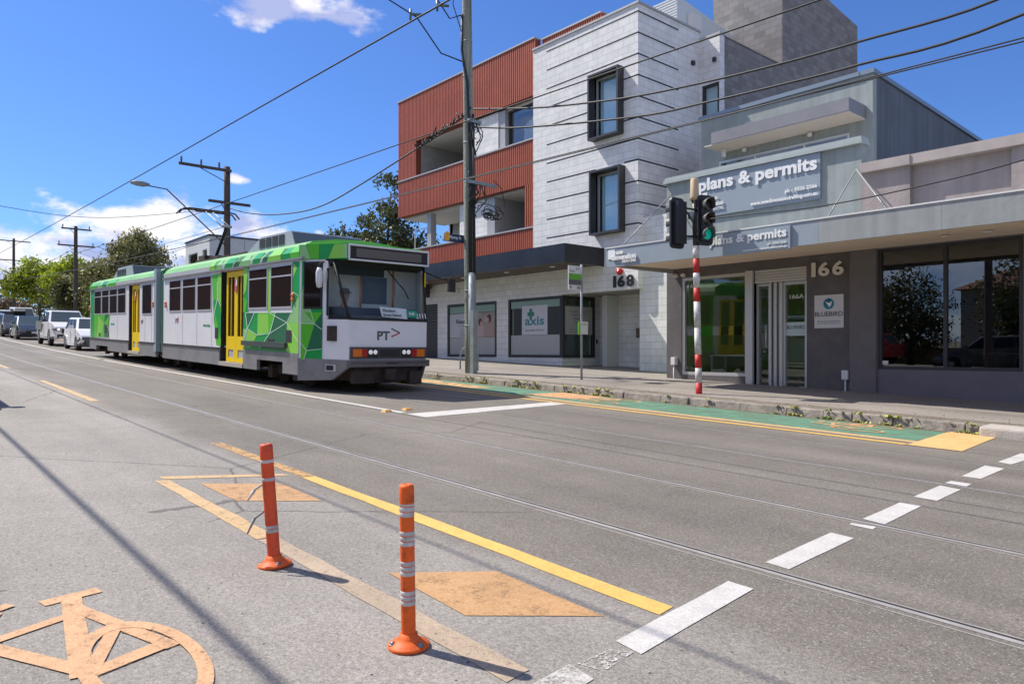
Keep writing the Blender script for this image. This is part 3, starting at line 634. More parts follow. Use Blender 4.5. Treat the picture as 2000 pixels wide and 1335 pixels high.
b = MB(); blob(b, -19.68, 1.95, .26, .28, 16.0225); b.box(-19.92, -19.43, 16.0215, 16.0225, 1.64, 1.88); b.obj('printed_figure', mat('print_shirt', (.40, .28, .23), .6), pp)
b = MB(); blob(b, -19.72, 2.28, .13, .15, 16.020); b.each('printed_figure', MATS['print_hair'], pp)
b = MB(); blob(b, -20.16, 2.10, .065, .10, 16.019); blob(b, -19.80, 2.22, .07, .10, 16.0185); b.each('printed_figure', mat('print_skin', (.55, .33, .26), .6), pp)
wb = shopwin(WB)
b = MB(); b.box(-18.55, -16.2, 16.028, 16.032, 1.02, 1.66); b.obj('frosted_film', M_film, wb)
b = MB(); b.box(-18.55, -16.2, 16.028, 16.032, 2.55, 2.78); b.obj('green_film', M_filmg, wb)
b = MB(); b.box(-18.0, -16.78, 16.026, 16.030, 1.67, 2.62); ps = b.obj('printed_poster', mat('poster_white2', (.58, .58, .60), .5), wb)
text('axis', 'poster_lettering', M_teal_l, ps, (-17.85, 16.024, 1.98), XR, UP, .92, .28, .02, .002)
text('Specialist Centre', 'poster_lettering', M_letd, ps, (-17.82, 16.024, 1.77), XR, UP, .88, .09, 0, .002)
b = MB(); b.box(-17.62, -17.50, 16.018, 16.024, 2.17, 2.52); b.box(-17.72, -17.621, 16.018, 16.024, 2.28, 2.41); b.box(-17.499, -17.40, 16.018, 16.024, 2.28, 2.41); b.obj('cross_logo', mat('cross_green', (.04, .20, .14), .5), ps)
# return window round the corner
b = MB(); X = -16.1
b.box(X - .06, X + .05, 16.0, 16.09, .93, 2.87); b.box(X - .06, X + .05, 17.37, 17.46, .93, 2.87); b.box(X - .06, X + .05, 16.09, 17.37, 2.78, 2.87); b.box(X - .06, X + .05, 16.09, 17.37, .93, 1.02)
wc = P('shop_window', b, M_char); b = MB(); b.box(X - .006, X + .006, 16.09, 17.37, 1.02, 2.78); b.obj('pane', M_gshop, wc)
b = MB(); b.box(X + .010, X + .014, 16.09, 17.37, 1.66, 2.55); ps = b.obj('printed_poster', mat('poster_grey', (.40, .38, .39), .5), wc)
for i, (s, wd) in enumerate([('Your path to wellness here', .95), ('Physio Sports', .6), ('Massage Care', .5), ('Call Us Now', .42)]):
    text(s, 'poster_lettering', M_letb, ps, (X + .015, 16.28 + i * .07 + (.08 if i else 0), 2.36 - .11 * i), (0, 1, 0), UP, wd, .055, 0, .002)
for i in range(2): text(['specialist care for families', 'open six days every week'][i], 'poster_lettering', M_letd, ps, (X + .015, 16.3, 1.80 - .08 * i), (0, 1, 0), UP, .95, .05, 0, .002)
b = MB(); b.box(-15.94, -15.58, 17.80, 17.86, -.2, 2.75); d = P('entry_door', b, M_blackm); b = MB(); b.tube([(-15.88, 17.74, 1.35), (-15.88, 17.74, 1.85)], .02); b.box(-15.9, -15.86, 17.74, 17.80, 1.4, 1.43); b.obj('handle', M_alu, d)
b = MB(); b.box(-16.095, -16.06, 17.56, 17.60, 1.38, 1.52); P('door_intercom', b, M_blackm)
b = MB(); b.box(-14.55, -14.42, 17.70, 17.755, 1.55, 1.85); P('letter_box', b, mat('bronze_box', (.14, .09, .08), .5))
# canopy
b = MB(); b.box(-28.2, -14.34, 14.36, 14.42, 3.62, 4.15); b.box(-14.40, -14.34, 14.42, 15.995, 3.62, 4.15); b.box(-28.2, -14.40, 14.42, 15.995, 4.06, 4.12)
cn = P('canopy', b, M_blackm); b = MB(); b.box(-28.2, -14.41, 14.43, 15.995, 3.66, 3.70); b.obj('soffit', M_soffd, cn)
for xx in (-24.6, -22.3, -20.0, -17.7, -15.6):
    b = MB(); b.lathe([(.0, 3.640), (.07, 3.640), (.09, 3.652), (.09, 3.66)], (xx, 15.1, 0), 14); b.obj('downlight', M_whitep, cn)
for xx, zz in ((-25.2, 3.2), (-21.6, 3.25)):
    b = MB(); b.box(xx, xx + .12, 15.93, 15.995, zz, zz + .16); P('wall_light', b, M_whitep)
# number and alarm
digits('168', 'black house number 168 fixed to the white block wall above the recessed entry', M_letb, (-13.96, 15.97, 2.97), .33, (.10, .27, .27), .06, .03, .02)
b = MB(); b.lathe([(.0, -.10), (.06, -.09), (.09, -.04), (.09, 0), (.10, 0), (.10, .03)], (-13.72, 15.97, 3.42), 18, 'y'); al = b.obj('alarm_bell', mat('red_plastic', (.55, .02, .02), .35)); tag(al, 'round red alarm bell above the black 168', 'alarm')
b = MB(); b.box(-23.3, -23.02, 15.72, 15.8, 3.18, 3.72); b.box(-23.55, -23.3, 15.74, 15.79, 3.35, 3.6); b.tube([(-23.16, 15.8, 3.5), (-23.16, 15.99, 3.6)], .025); sp_ = b.obj('wall_speaker', M_blackm); tag(sp_, 'black box speaker on a wall bracket under the black canopy', 'speaker')

# rear parts of the apartment building
b = MB(); b.wall(-13.08, -12.38, 3, 10.64, 18.95, 19.2, [(-13.0, -12.40, 8.18, 9.22)]); P('block_wall', b, M_block)
w_ = opening(-13.0, -12.40, 8.18, 9.22, 19.02, fr=.07); b = MB(); b.box(-12.98, -12.42, 19.12, 19.14, 8.2, 9.2); b.obj('curtain', M_curt, w_)
b = MB(); b.box(-13.2, -12.36, 18.93, 19.2, 10.642, 10.70); P('parapet_cap', b, M_cap)
b = MB(); b.wall(19.2, 22.61, 3, 10.60, -12.38, -12.6, [], 'x'); b.box(-12.6, -12.36, 19.201, 22.6, 10.601, 10.64); P('charcoal_wall', b, M_blockg)
b = MB(); b.prism([(22.61, 3), (28.23, 3), (28.23, 13.55), (22.61, 14.2)], 'x', -15.04, -12.385); P('stair_tower', b, M_blockg)
a1 = px(1336, 0, -14.15); a2 = px(1410, 54, -14.15)
b = MB(); s_ = (a2[1] - a1[1]) / (a2[0] - a1[0]); z19 = a1[1] + (19.3 - a1[0]) * s_
b.prism([(19.3, 10.4), (22.4, 10.4), (22.4, z19 + 3.1 * s_), (19.3, z19)], 'x', -16.6, -14.15)
for i in range(24):
    z = 10.5 + i * .09
    if z < z19 - .05: b.box(-16.6, -14.16, 19.27, 19.299, z, z + .045)
hv = P('plant_screen', b, mat('white_corrugated', (.62, .66, .66), .4))
b = MB(); b.box(-14.14, -13.95, 19.8, 20.3, 11.55, 12.1); b.tube([(-14.05, 20.0, 11.55), (-14.05, 20.0, 10.9)], .03); P('condenser', b, M_whitep)
for xx, yy, zz in ((-13.06, 18.55, 9.85), (-12.55, 18.94, 9.9)):
    b = MB(); b.box(xx - .05, xx + .06, yy - .06, yy + .06, zz - .06, zz + .06); P('wall_lamp', b, M_char)

# ------------------------------------------------------------ office shop (number 166)
sx = thing('office_shop', 'pale green and charcoal office shop with plans & permits signs, between apartments and taupe shop', 'building', (-8.3, 16, gz(-8.3)))
Q = lambda name, mb, m, **k: mb.obj(name, m, sx, **k)
SW = (-10.20, -8.50, .60, 2.84); SDR = (-8.34, -7.17, .34, 2.86)
b = MB(); b.wall(-10.62, -6.29, Z0, 3.1, 14.05, 14.3, [SW, SDR]); Q('street_wall', b, M_dkw)
b = MB(); b.wall(-10.62, -6.09, 3.101, 5.08, 14.05, 14.3, []); b.wall(14.3, 17.09, 3.1, 4.6, -6.09, -6.3, [], 'x'); Q('parapet_wall', b, M_pgreen)
b = MB(); b.box(-10.66, -6.05, 13.96, 14.34, 5.081, 5.15); b.box(-10.64, -6.07, 13.99, 14.33, 5.151, 5.22); Q('parapet_cap', b, M_pgcap)
sw = opening(SW[0], SW[1], SW[2], SW[3], 14.12, 'shop_window', fr=.07, parent=sx, fm=M_alu, gm=M_gshop)
text('166', 'door_number', M_letw, sw, (-10.05, 14.10, 2.60), XR, UP, .22, .08, 0, .002)
b = MB(); b.box(-10.13, -8.57, 14.106, 14.110, 1.50, 1.70); b.obj('frosted_band', glass_mat('band_film', (.45, .60, .62), .25), sw)
b = MB(); b.box(-8.50, -8.34, 13.98, 14.28, .30, 2.86); Q('door_post', b, M_alu)
# door bay: roller shutter box, folded security grille, glass door
b = MB()
for i in range(5): b.box(-8.33, -7.18, 14.06 + (i % 2) * .01, 14.16, 2.58 + i * .056, 2.63 + i * .056)
Q('roller_shutter', b, M_alu)
b = MB()
for i, xx in enumerate((-7.98, -7.92, -7.86, -7.80, -7.74)): b.box(xx, xx + .035, 14.05 + (i % 2) * .05, 14.10 + (i % 2) * .05, .36, 2.57)
Q('folded_grille', b, M_alu)
dr = opening(-7.72, -7.18, .36, 2.57, 14.16, 'glass_door', fr=.06, parent=sx, fm=M_alu, gm=M_gshop); text('166A', 'door_number', M_letw, dr, (-7.58, 14.145, 2.22), XR, UP, .30, .09, 0, .002)
b = MB(); b.box(-7.66, -7.24, 14.150, 14.153, 1.46, 1.74); pb = b.obj('door_band', mat('band_white', (.50, .60, .58), .5), dr); text('BLUEBIRD', 'poster_lettering', M_letb, pb, (-7.64, 14.148, 1.60), XR, UP, .39, .07, 0, .002)
b = MB(); b.box(-7.50, -7.36, 14.10, 14.11, .39, .43); b.obj('letter_slot', M_char, dr)
dl = opening(-8.33, -8.0, .36, 2.57, 14.18, 'glass_door', fr=.05, parent=sx, fm=M_alu, gm=M_gshop)
b = MB(); b.tube([(-8.1, 14.12, 1.2), (-8.1, 14.12, 1.7)], .015); b.obj('handle', M_alu, dl)
# room behind the glass
b = MB(); b.box(-10.6, -6.4, 17.6, 17.7, .3, 3.0); b.box(-10.62, -10.5, 14.31, 17.6, .3, 3.0); b.box(-6.5, -6.3, 14.31, 17.6, .3, 3.0); Q('green_inner_wall', b, mat('green_room', (.42, .58, .22), .9))
b = MB(); b.box(-10.6, -6.4, 14.31, 17.6, 2.9, 3.0); Q('office_ceiling', b, mat('room_ceiling', (.7, .7, .68), .9))
b = MB(); b.box(-10.6, -6.4, 14.0, 17.6, .15, .34); Q('office_floor', b, mat('room_floor', (.20, .15, .12), .5))
t = thing('desk', 'white desk with slim legs inside the office window', 'desk', (-9.7, 15.6, .34)); b = MB(); b.box(-10.3, -8.9, 15.3, 16.0, 1.02, 1.06); b.obj('desk_top', M_whitep, t)
for xx, yy in ((-10.25, 15.35), (-8.95, 15.35), (-10.25, 15.95), (-8.95, 15.95)):
    b = MB(); b.box(xx - .02, xx + .02, yy - .02, yy + .02, .34, 1.02); b.obj('leg', M_whitep, t)
t = thing('pot_plant', 'leafy pot plant behind the glass door 166A', 'plant', (-7.45, 15.1, .34)); b = MB(); b.lathe([(.13, 0), (.18, .3), (.16, .3)], (-7.45, 15.1, .34), 14); b.obj('pot', M_whitep, t)
b = MB(); rn = random.Random(5)
for i in range(60):
    a = rn.uniform(0, 6.28); r = rn.uniform(.08, .32); h = rn.uniform(.3, .85); c = Vector((-7.45 + r * math.cos(a), 15.1 + r * math.sin(a), .64 + h - r)); t1 = Vector((math.cos(a), math.sin(a), .4)) * .09; t2 = Vector((-math.sin(a), math.cos(a), 0)) * .03
    b.poly([c - t1, c - t2, c + t1, c + t2])
b.obj('leaves', mat('plant_green', (.05, .12, .03), .6), t)
# upper storey, set back
b = MB(); b.wall(-11.771, -7.156, 3.1, 7.490, 17.10, 17.30, [(-11.179, -7.677, 4.9, 6.244)]); Q('upper_wall', b, M_pgreen)
b = MB(); b.prism([(17.301, 3), (26, 3), (26, 7.193), (17.301, 7.469)], 'x', -7.40, -7.156); b.prism([(17.301, 3), (26, 3), (26, 7.193), (17.301, 7.449)], 'x', -11.76, -11.5)
for q in b.each('upper_side_wall', M_teal, sx): pass
b = MB(); b.prism([(17.05, 7.492), (26.1, 7.214), (26.1, 7.316), (17.05, 7.592)], 'x', -7.44, -7.11); b.box(-11.802, -7.441, 17.04, 17.35, 7.493, 7.592); b.prism([(17.36, 7.3), (26, 7.0), (26, 7.05), (17.36, 7.35)], 'x', -11.49, -7.41); Q('roof_cap', b, mat('cap_blue_metal', (.22, .27, .32), .4, metal=.3))
b = MB(); b.box(-10.862, -7.310, 16.23, 17.095, 6.494, 6.785); eb = Q('window_hood', b, mat('hood_metal', (.23, .225, .24), .5, var=.1, vs=2)); b = MB(); b.box(-11.077, -7.320, 16.25, 17.095, 6.464, 6.491); b.obj('hood_underside', mat('hood_beige', (.68, .60, .52), .7), eb)
w_ = opening(-11.179, -7.677, 4.9, 6.244, 17.13, mullions=(-10.107, -8.780), fr=.05, parent=sx, fm=M_alu)
b = MB(); b.box(-11.128, -7.728, 17.25, 17.27, 4.95, 6.15); b.obj('blind', mat('window_blind', (.5, .56, .62), .8), w_)
for xx, zz in ((-10.383, 6.469), (-8.606, 6.469)):
    b = MB(); b.lathe([(0, 0), (.055, .0), (.06, .10), (0, .11)], (xx, 17.02, zz - .12), 12); Q('wall_lamp', b, M_whitep)
b = MB(); b.lathe([(0, 0), (.055, .01), (.065, .13), (.03, .2), (0, .2)], (-10.821, 16.75, 6.244), 12); b.box(-10.883, -10.760, 16.69, 16.81, 6.407, 6.460); cm_ = b.obj('security_camera', M_whitep); tag(cm_, 'white security camera hanging from the left end of the window hood', 'camera')
b = MB(); b.box(-10.6, -6.3, 14.32, 17.09, 4.3, 4.4); b.box(-10.61, -10.4, 14.31, 17.09, 3.1, 4.29); Q('lower_roof', b, M_cap)
b = MB(); b.box(-10.4, -6.5, 17.72, 26, .2, 3.05); Q('rear_rooms', b, M_teal)

# ------------------------------------------------------------ taupe shop on the right
tx = thing('taupe_shop', 'single storey taupe shop with wide dark windows at the right edge', 'building', (-1, 16, gz(-1)))
R = lambda name, mb, m, **k: mb.obj(name, m, tx, **k)
RW = (-5.79, -3.50, .81, 3.04); RW2 = (-3.28, -.6, .81, 3.04)
b = MB(); b.wall(-5.80, 4, Z0, 3.1, 14.05, 14.3, [RW, RW2]); R('street_wall', b, mat('grey_blue_wall', (.165, .15, .168), .8, var=.1, vs=2, bump=.25, bs=60))
b = MB(); b.box(-6.288, -5.801, 13.99, 14.3, Z0, 3.1); R('pilaster', b, M_dkw2)
b = MB(); b.box(-6.08, -5.22, 14.03, 14.3, 3.1, 4.50); b.box(-5.219, -3.66, 14.14, 14.3, 3.1, 4.50); b.box(-3.659, 4, 14.03, 14.3, 3.1, 4.50); R('parapet_wall', b, M_taupe)
b = MB(); b.box(-6.07, -5.19, 13.93, 14.34, 4.501, 4.68); b.box(-5.189, 4, 13.95, 14.34, 4.501, 4.68); R('parapet_cap', b, M_taupe2)
b = MB(); b.box(-6.0, 4, 14.31, 22, 4.1, 4.2); R('roof', b, M_cap); b = MB(); b.box(3.8, 4, 14.31, 22, Z0, 4.1); b.box(-6.05, -5.9, 14.31, 22, 3.0, 4.1); b.box(-6.0, 3.8, 21.8, 22, Z0, 4.1); b.each('rear_wall', M_taupe, tx)
for W, ms_ in ((RW, (-4.66,)), (RW2, (-1.9,))):
    w_ = opening(W[0], W[1], W[2], W[3], 14.12, 'shop_window', mullions=ms_, fr=.06, parent=tx, gm=M_gdark)
b = MB(); b.box(-6.28, -6.20, 14.31, 19.8, .1, 3.1); b.box(-6.2, 3.8, 19.8, 19.9, .1, 3.1); b.box(-6.2, 3.8, 14.31, 19.8, 3.06, 3.1); b.box(-6.2, 3.8, 14.31, 19.8, .1, .2); R('room_lining', b, mat('dark_room', (.13, .10, .09), .8))
b = MB(); b.box(-5.72, -5.62, 14.09, 14.095, .90, .97); R('window_sticker', b, M_whitep)
t = thing('table', 'white table standing inside the dark shop window at the right edge', 'table', (-3.9, 15.3, .2)); b = MB(); b.box(-4.35, -3.3, 15.0, 15.7, 1.08, 1.12); b.obj('table_top', M_whitep, t)
for xx, yy in ((-4.3, 15.05), (-3.35, 15.05), (-4.3, 15.65), (-3.35, 15.65)):
    b = MB(); b.box(xx - .03, xx + .03, yy - .03, yy + .03, .2, 1.08); b.obj('leg', M_whitep, t)

# ------------------------------------------------------------ long awning over both shops
AY = 11.72; KA = AY / 12.0
ax_ = lambda x: x * KA
az_ = lambda z: 1.16 + (z - 1.16) * KA
aw = thing('shop_awning', 'long grey awning with tan soffit running over both shopfronts', 'awning', (-3, AY, 3))
b = MB(); b.box(ax_(-10.71), ax_(-5.92), AY, AY + .05, az_(2.97), az_(3.38)); b.obj('fascia_panel', M_fascb, aw)
for x0, x1 in ((-5.917, -4.02), (-4.017, -2.0), (-1.997, 4)):
    b = MB(); b.box(ax_(x0), ax_(x1), AY, AY + .05, az_(2.97), az_(3.38)); b.obj('fascia_panel', M_fasc, aw)
b = MB(); b.box(ax_(-10.71), ax_(-10.66), AY + .05, 14.04, 2.96, 3.18); b.box(ax_(-10.66), 4, AY + .06, 14.04, 3.2, 3.26); b.obj('awning_deck', M_fasc, aw)
b = MB()
for i in range(20): b.prism([(AY + .06 + i * .1135, 3.0 + i * .0030), (AY + .06 + i * .1135 + .103, 3.0 + i * .0030 + .0027), (AY + .06 + i * .1135 + .103, 3.03 + i * .0030), (AY + .06 + i * .1135, 3.03 + i * .0030)], 'x', ax_(-10.655), 4)
b.box(ax_(-10.65), 4, AY + .06, 14.04, 3.10, 3.13); b.obj('soffit', M_soff, aw)
b = MB(); b.box(ax_(-10.72), 4, AY - .015, AY + .10, az_(3.381), az_(3.381) + .024); b.obj('flashing', M_whitep, aw)
b = MB(); b.tube([(-10.48, 14.04, 4.83), (ax_(-10.35), AY + .1, az_(3.40))], .014)
b.tube([(-6.18, 14.04, 4.61), (ax_(-5.81), AY + .1, az_(3.40))], .014); b.tube([(-6.18, 14.04, 4.61), (ax_(-4.85), AY + .1, az_(3.41))], .014); b.each('tie_rod', M_galv_, aw)
for xx in (-4.3, -3.7):
    b = MB(); b.lathe([(0, 2.995), (.05, 2.995), (.07, 3.008)], (xx, 13.0, 0), 12); b.obj('downlight', M_whitep, aw)

# ------------------------------------------------------------ signs
def panel_sign(name, label, x0, x1, z0, z1, y, m, cat='sign', th=.05):
    t = thing(name, label, cat, ((x0 + x1) / 2, y, z0)); b = MB(); b.box(x0, x1, y - th, y - .002, z0, z1); b.obj('panel', m, t); return t
s1 = panel_sign('shop_sign', 'large blue grey sign reading plans & permits high on the parapet', -9.72, -6.87, 4.16, 5.07, 14.05, M_signg)
text('plans & permits', 'lettering', M_letw, s1, (-9.68, 13.985, 4.66), XR, UP, 2.76, .36, .035, .012)
text('ph - 9326 2266', 'lettering', M_letw, s1, (-7.60, 13.985, 4.36), XR, UP, .68, .10, .03, .012)
text('www.newdimensiondrafting.com.au', 'lettering', M_letw, s1, (-8.38, 13.985, 4.21), XR, UP, 1.47, .105, .03, .012)
text('new', 'lettering', M_letw, s1, (-9.40, 13.985, 4.50), XR, UP, .22, .07, 0, .01); text('dimension', 'lettering', M_letw, s1, (-9.52, 13.985, 4.37), XR, UP, .48, .11, .03, .01); text('DRAFTING', 'lettering', M_letw, s1, (-9.33, 13.985, 4.27), XR, UP, .30, .07, 0, .01)
b = MB(); b.box(-9.66, -9.46, 13.985, 13.997, 4.50, 4.70); b.obj('square_logo', M_letw, s1)
s2 = panel_sign('shop_sign', 'small plans & permits sign fixed low on the awning fascia behind the traffic light', ax_(-8.33), ax_(-6.40), az_(2.935), az_(3.345), AY, M_signg)
text('plans & permits', 'lettering', M_letw, s2, (ax_(-8.02), AY - .056, az_(3.105)), XR, UP, 1.56 * KA, .21 * KA, .035, .007)
text('ph - 9326 2266', 'lettering', M_letw, s2, (ax_(-6.82), AY - .056, az_(3.03)), XR, UP, .36 * KA, .05 * KA, .02, .006); text('www.newdimensiondrafting.com.au', 'lettering', M_letw, s2, (ax_(-7.32), AY - .056, az_(2.96)), XR, UP, .86 * KA, .05 * KA, .02, .006)
s3 = thing('shop_sign', 'white square and new dimension drafting lettering on the left end of the awning', 'sign', (-10.1, AY, 3))
b = MB(); b.box(ax_(-10.63), ax_(-10.44), AY - .015, AY - .002, az_(3.14), az_(3.34)); b.obj('square_logo', M_letw, s3)
text('new', 'lettering', M_letw, s3, (ax_(-10.43), AY - .015, az_(3.215)), XR, UP, .24 * KA, .075 * KA, .02, .02); text('dimension', 'lettering', M_letw, s3, (ax_(-10.52), AY - .015, az_(3.105)), XR, UP, .68 * KA, .12 * KA, .05, .02); text('DRAFTING', 'lettering', M_letw, s3, (ax_(-10.22), AY - .015, az_(3.03)), XR, UP, .38 * KA, .065 * KA, .02, .02)
digits('166', 'cream house number 166 on the charcoal wall beside the office door', mat('cream_letters', (.70, .66, .58), .5), (-7.05, 14.02, 2.62), .28, (.085, .225, .225), .055, .03, .02)
s4 = panel_sign('wall_sign', 'square white BLUEBIRD sign with round teal emblem below the cream 166', -7.0, -6.42, 1.60, 2.25, 14.05, mat('sign_offwhite', (.62, .62, .61), .4), th=.02)
b = MB(); b.lathe([(0, -.004), (.105, -.004), (.105, 0)], (-6.71, 14.029, 2.075), 28, 'y'); b.obj('round_emblem', mat('emblem_teal', (.02, .22, .32), .4), s4)
b = MB(); b.poly([(-6.78, 14.022, 2.12), (-6.70, 14.022, 2.09), (-6.64, 14.022, 2.13), (-6.66, 14.022, 2.05), (-6.70, 14.022, 2.0), (-6.72, 14.022, 2.05)]); b.obj('bird_mark', M_letw, s4)
text('BLUEBIRD', 'lettering', M_letb, s4, (-6.985, 14.026, 1.83), XR, UP, .55, .09, 0, .003)
for i in range(2): text(['info about our services here', 'call or visit during hours'][i], 'lettering', M_letd, s4, (-6.94, 14.026, 1.72 - i * .045), XR, UP, .46, .025, 0, .002)
for i, (xx, zz, lab) in enumerate([(-10.36, .80, 'white meter box with conduit low on the wall left of the office window'), (-6.36, .58, 'white meter box with conduit low on the wall under the BLUEBIRD sign')]):
    t = thing('meter_box', lab, 'meter box', (xx, 14.0, .4)); b = MB(); b.box(xx - .06, xx + .06, 13.93, 14.045 if i == 0 else 13.985, zz + .02, zz + .20); b.obj('case', M_whitep, t, bevel=.01)
    b = MB(); b.tube([(xx, 13.97, zz + .02), (xx, 13.97, .2)], .014); b.obj('conduit', M_whitep, t)
t = thing('security_camera', 'pair of round white cameras under the awning at the left end of the shopfront', 'camera', (-10.3, 13.98, 2.9))
for xx in (-10.33, -10.12):
    b = MB(); b.lathe([(0, -.1), (.035, -.1), (.045, -.04), (.05, 0)], (xx, 14.04, 2.90), 14, 'y'); b.obj('camera_head', M_whitep, t)
# ------------------------------------------------------------ tram
M_tw = mat('tram_silver_white', (.80, .80, .81), .34, coat=.2, var=.03, grime=.16, gs=1.6, gcol=(.35, .30, .25))
M_tlight = mat('tram_white', (.70, .70, .70), .35, coat=.5)
M_tgrey = mat('tram_grey', (.22, .22, .225), .4, var=.12, vs=2, grime=.55, gs=2.5, gcol=(.09, .07, .055))
M_tgl = mat('tram_light_grey', (.40, .42, .44), .45, var=.05)
M_g1 = mat('vivid_green', (.10, .50, .03), .38, coat=.12, spec=.3)
M_g2 = mat('mid_green', (.01, .33, .07), .38, coat=.12, spec=.3)
M_g3 = mat('deep_green', (.025, .15, .07), .38, coat=.12, spec=.3)
M_g4 = mat('lime_green', (.26, .62, .08), .38, coat=.12, spec=.3)
M_g5 = mat('pale_green', (.28, .56, .22), .38, coat=.12, spec=.3)
M_ty = mat('tram_yellow', (.85, .58, .0), .45, spec=.3)
M_tglass = mat('tinted_window', (.020, .014, .012), .05, spec=.45)
M_bogie = mat('bogie_dirt', (.05, .035, .028), .9, var=.4, vs=5)
M_rub = mat('black_rubber', (.018, .018, .02), .7)
M_amb = mat('amber_lens', (.80, .18, .01), .25, coat=.6)
M_redl = mat('red_lens', (.45, .01, .01), .25, coat=.6)
M_chr = mat('reflector', (.75, .75, .72), .15, metal=1)
M_wscr = glass_mat('windscreen_glass', (.92, .96, .96), .0, .7)
TX, TY = -12.0, 7.28
tram = thing('tram', 'articulated green, white and grey tram with yellow doors rounding down the street', 'tram', (TX, TY, gz(TX) + .006), rot=(0, math.atan(G), 0), local=True)
HW = 1.33
def T(name, mb, m, parent=tram, **k): return mb.obj(name, m, parent, **k)
def side(u, v):       # photo pixel on the near side of the tram -> local x, z
    x, z = py(u, v, 5.95); return (x - TX, z - gz(x))
def taper(u, v):      # photo pixel on the tapered cab side -> local point
    r = ray(u, v); A, B_ = (-13.05, 5.95), (-12, 6.43); dx, dy = B_[0] - A[0], B_[1] - A[1]
    t = (-A[0] * dy + A[1] * dx) / (-r[0] * dy + r[1] * dx); x, y, z = r[0] * t, r[1] * t, CAM_H + r[2] * t
    return (x - TX, y - TY, z - gz(x))
ZS, ZB, ZT = .30, .71, 2.50      # skirt bottom, belt, top of the side
def ty(x): return -HW + (x + 1.05) * .457 if x > -1.05 else -HW     # plan of the near side
def side_wall(x0, x1, nm):
    b = MB(); b.box(x0, x1, -HW, HW, ZB, ZT); return T(nm, b, M_tw)
# recess of the doors is real: side is built round it
def body(x0, x1, door, nm):
    b = MB()
    b.wall(x0, x1, ZB, ZT, -HW, -HW + .09, [(door[0], door[1], 0, 2.46)])
    b.box(x0, x1, HW - .05, HW, ZB, ZT)
    b.box(x0, x0 + .06, -HW + .09, HW - .05, ZB, ZT); b.box(x1 - .06, x1, -HW + .09, HW - .05, ZB, ZT); b.box(x0 + .06, x1 - .06, -HW + .09, HW - .05, ZB, ZB + .04)
    return T(nm, b, M_tw)
D1 = (-5.30, -3.83); D2 = (-13.62, -12.30)
b1 = body(-9.85, -1.06, D1, 'front_body'); b2 = body(-19.3, -10.5, D2, 'rear_body')
b = MB(); b.wall(-9.85, -1.06, ZS, ZB - .003, -HW - .012, -HW + .06, [(D1[0], D1[1], 0, 1), (-3.05, -1.75, 0, .52)]); b.box(-9.85, -1.06, HW - .05, HW + .01, ZS, ZB - .003); T('skirt', b, M_tgrey)
b = MB(); b.wall(-19.3, -10.5, ZS, ZB - .003, -HW - .012, -HW + .06, [(D2[0], D2[1], 0, 1), (-18.2, -16.4, 0, .45)]); b.box(-19.3, -10.5, HW - .05, HW + .01, ZS, ZB - .003); b.box(-19.3, -19.24, -HW + .06, HW - .05, ZS + .05, ZB - .003); T('skirt', b, M_tgrey)
for xa, xb in ((-9.85, D1[0]), (-19.3, D2[0]), (D2[1], -10.5)):
    b = MB(); b.box(xa + .02, xb - .02, -HW - .03, -HW - .0125, ZB - .05, ZB - .005); T('belt_strip', b, M_rub)
b = MB(); b.box(-3.80, -1.55, -HW - .07, -HW - .004, .80, .90); T('rubbing_bar', b, mat('rubbing_strip', (.045, .06, .05), .6))
for xx in (-8.1, -6.95, -5.85, -16.25, -15.1, -11.7, -11.0, -2.4):
    b = MB(); b.box(xx - .006, xx + .006, -HW - .003, -HW + .002, ZB + .01, 1.52); T('panel_joint', b, M_tgrey)
# roof: gutter, cove and crown
def roof(x0, x1, nm):
    pr = [(-HW, ZT), (-HW - .015, 2.62), (-1.24, 2.75), (-1.08, 2.85), (-.6, 2.93), (0, 2.96), (.6, 2.93), (1.08, 2.85), (1.24, 2.75), (HW + .015, 2.62), (HW, ZT)]
    b = MB(); b.prism(pr, 'x', x0, x1)
    b.bm.faces.ensure_lookup_table()
    for f in b.bm.faces:
        zc = sum(v.co.z for v in f.verts) / len(f.verts); yc = sum(v.co.y for v in f.verts) / len(f.verts)
        f.material_index = 2 if abs(yc) < .7 and zc > 2.9 else (1 if zc < 2.60 and len(f.verts) == 4 else 0)
    return b
M_cove = mat('roof_green', (.16, .40, .11), .45, spec=.3, var=.15, vs=.6)
r1 = roof(-9.80, -1.06, '').obj('roof', [M_cove, M_tlight, M_tgl], tram); r2 = roof(-19.3, -10.55, '').obj('roof', [M_cove, M_tlight, M_tgl], tram)
b = MB(); b.box(-9.8, -.85, -HW - .05, -HW - .001, ZT - .02, ZT + .015); b.box(-19.3, -10.55, -HW - .05, -HW - .001, ZT - .02, ZT + .015); T('gutter', b, M_tgrey)
# articulation
b = MB()
for i in range(7): b.box(-10.48 + .09 * i, -10.48 + .09 * i + .05, -1.18, 1.18, .45, 2.75)
b.box(-10.45, -9.9, -1.12, 1.12, .5, 2.7); T('bellows', b, M_rub)
b = MB(); b.box(-10.66, -10.44, -HW - .03, -HW + .1, .45, 2.82); T('gangway_post', b, mat('tram_blue_grey', (.30, .36, .40), .4))
b = MB(); b.box(-9.93, -9.852, -HW - .02, -HW + .1, .45, 2.72); T('gangway_post', b, M_g3)
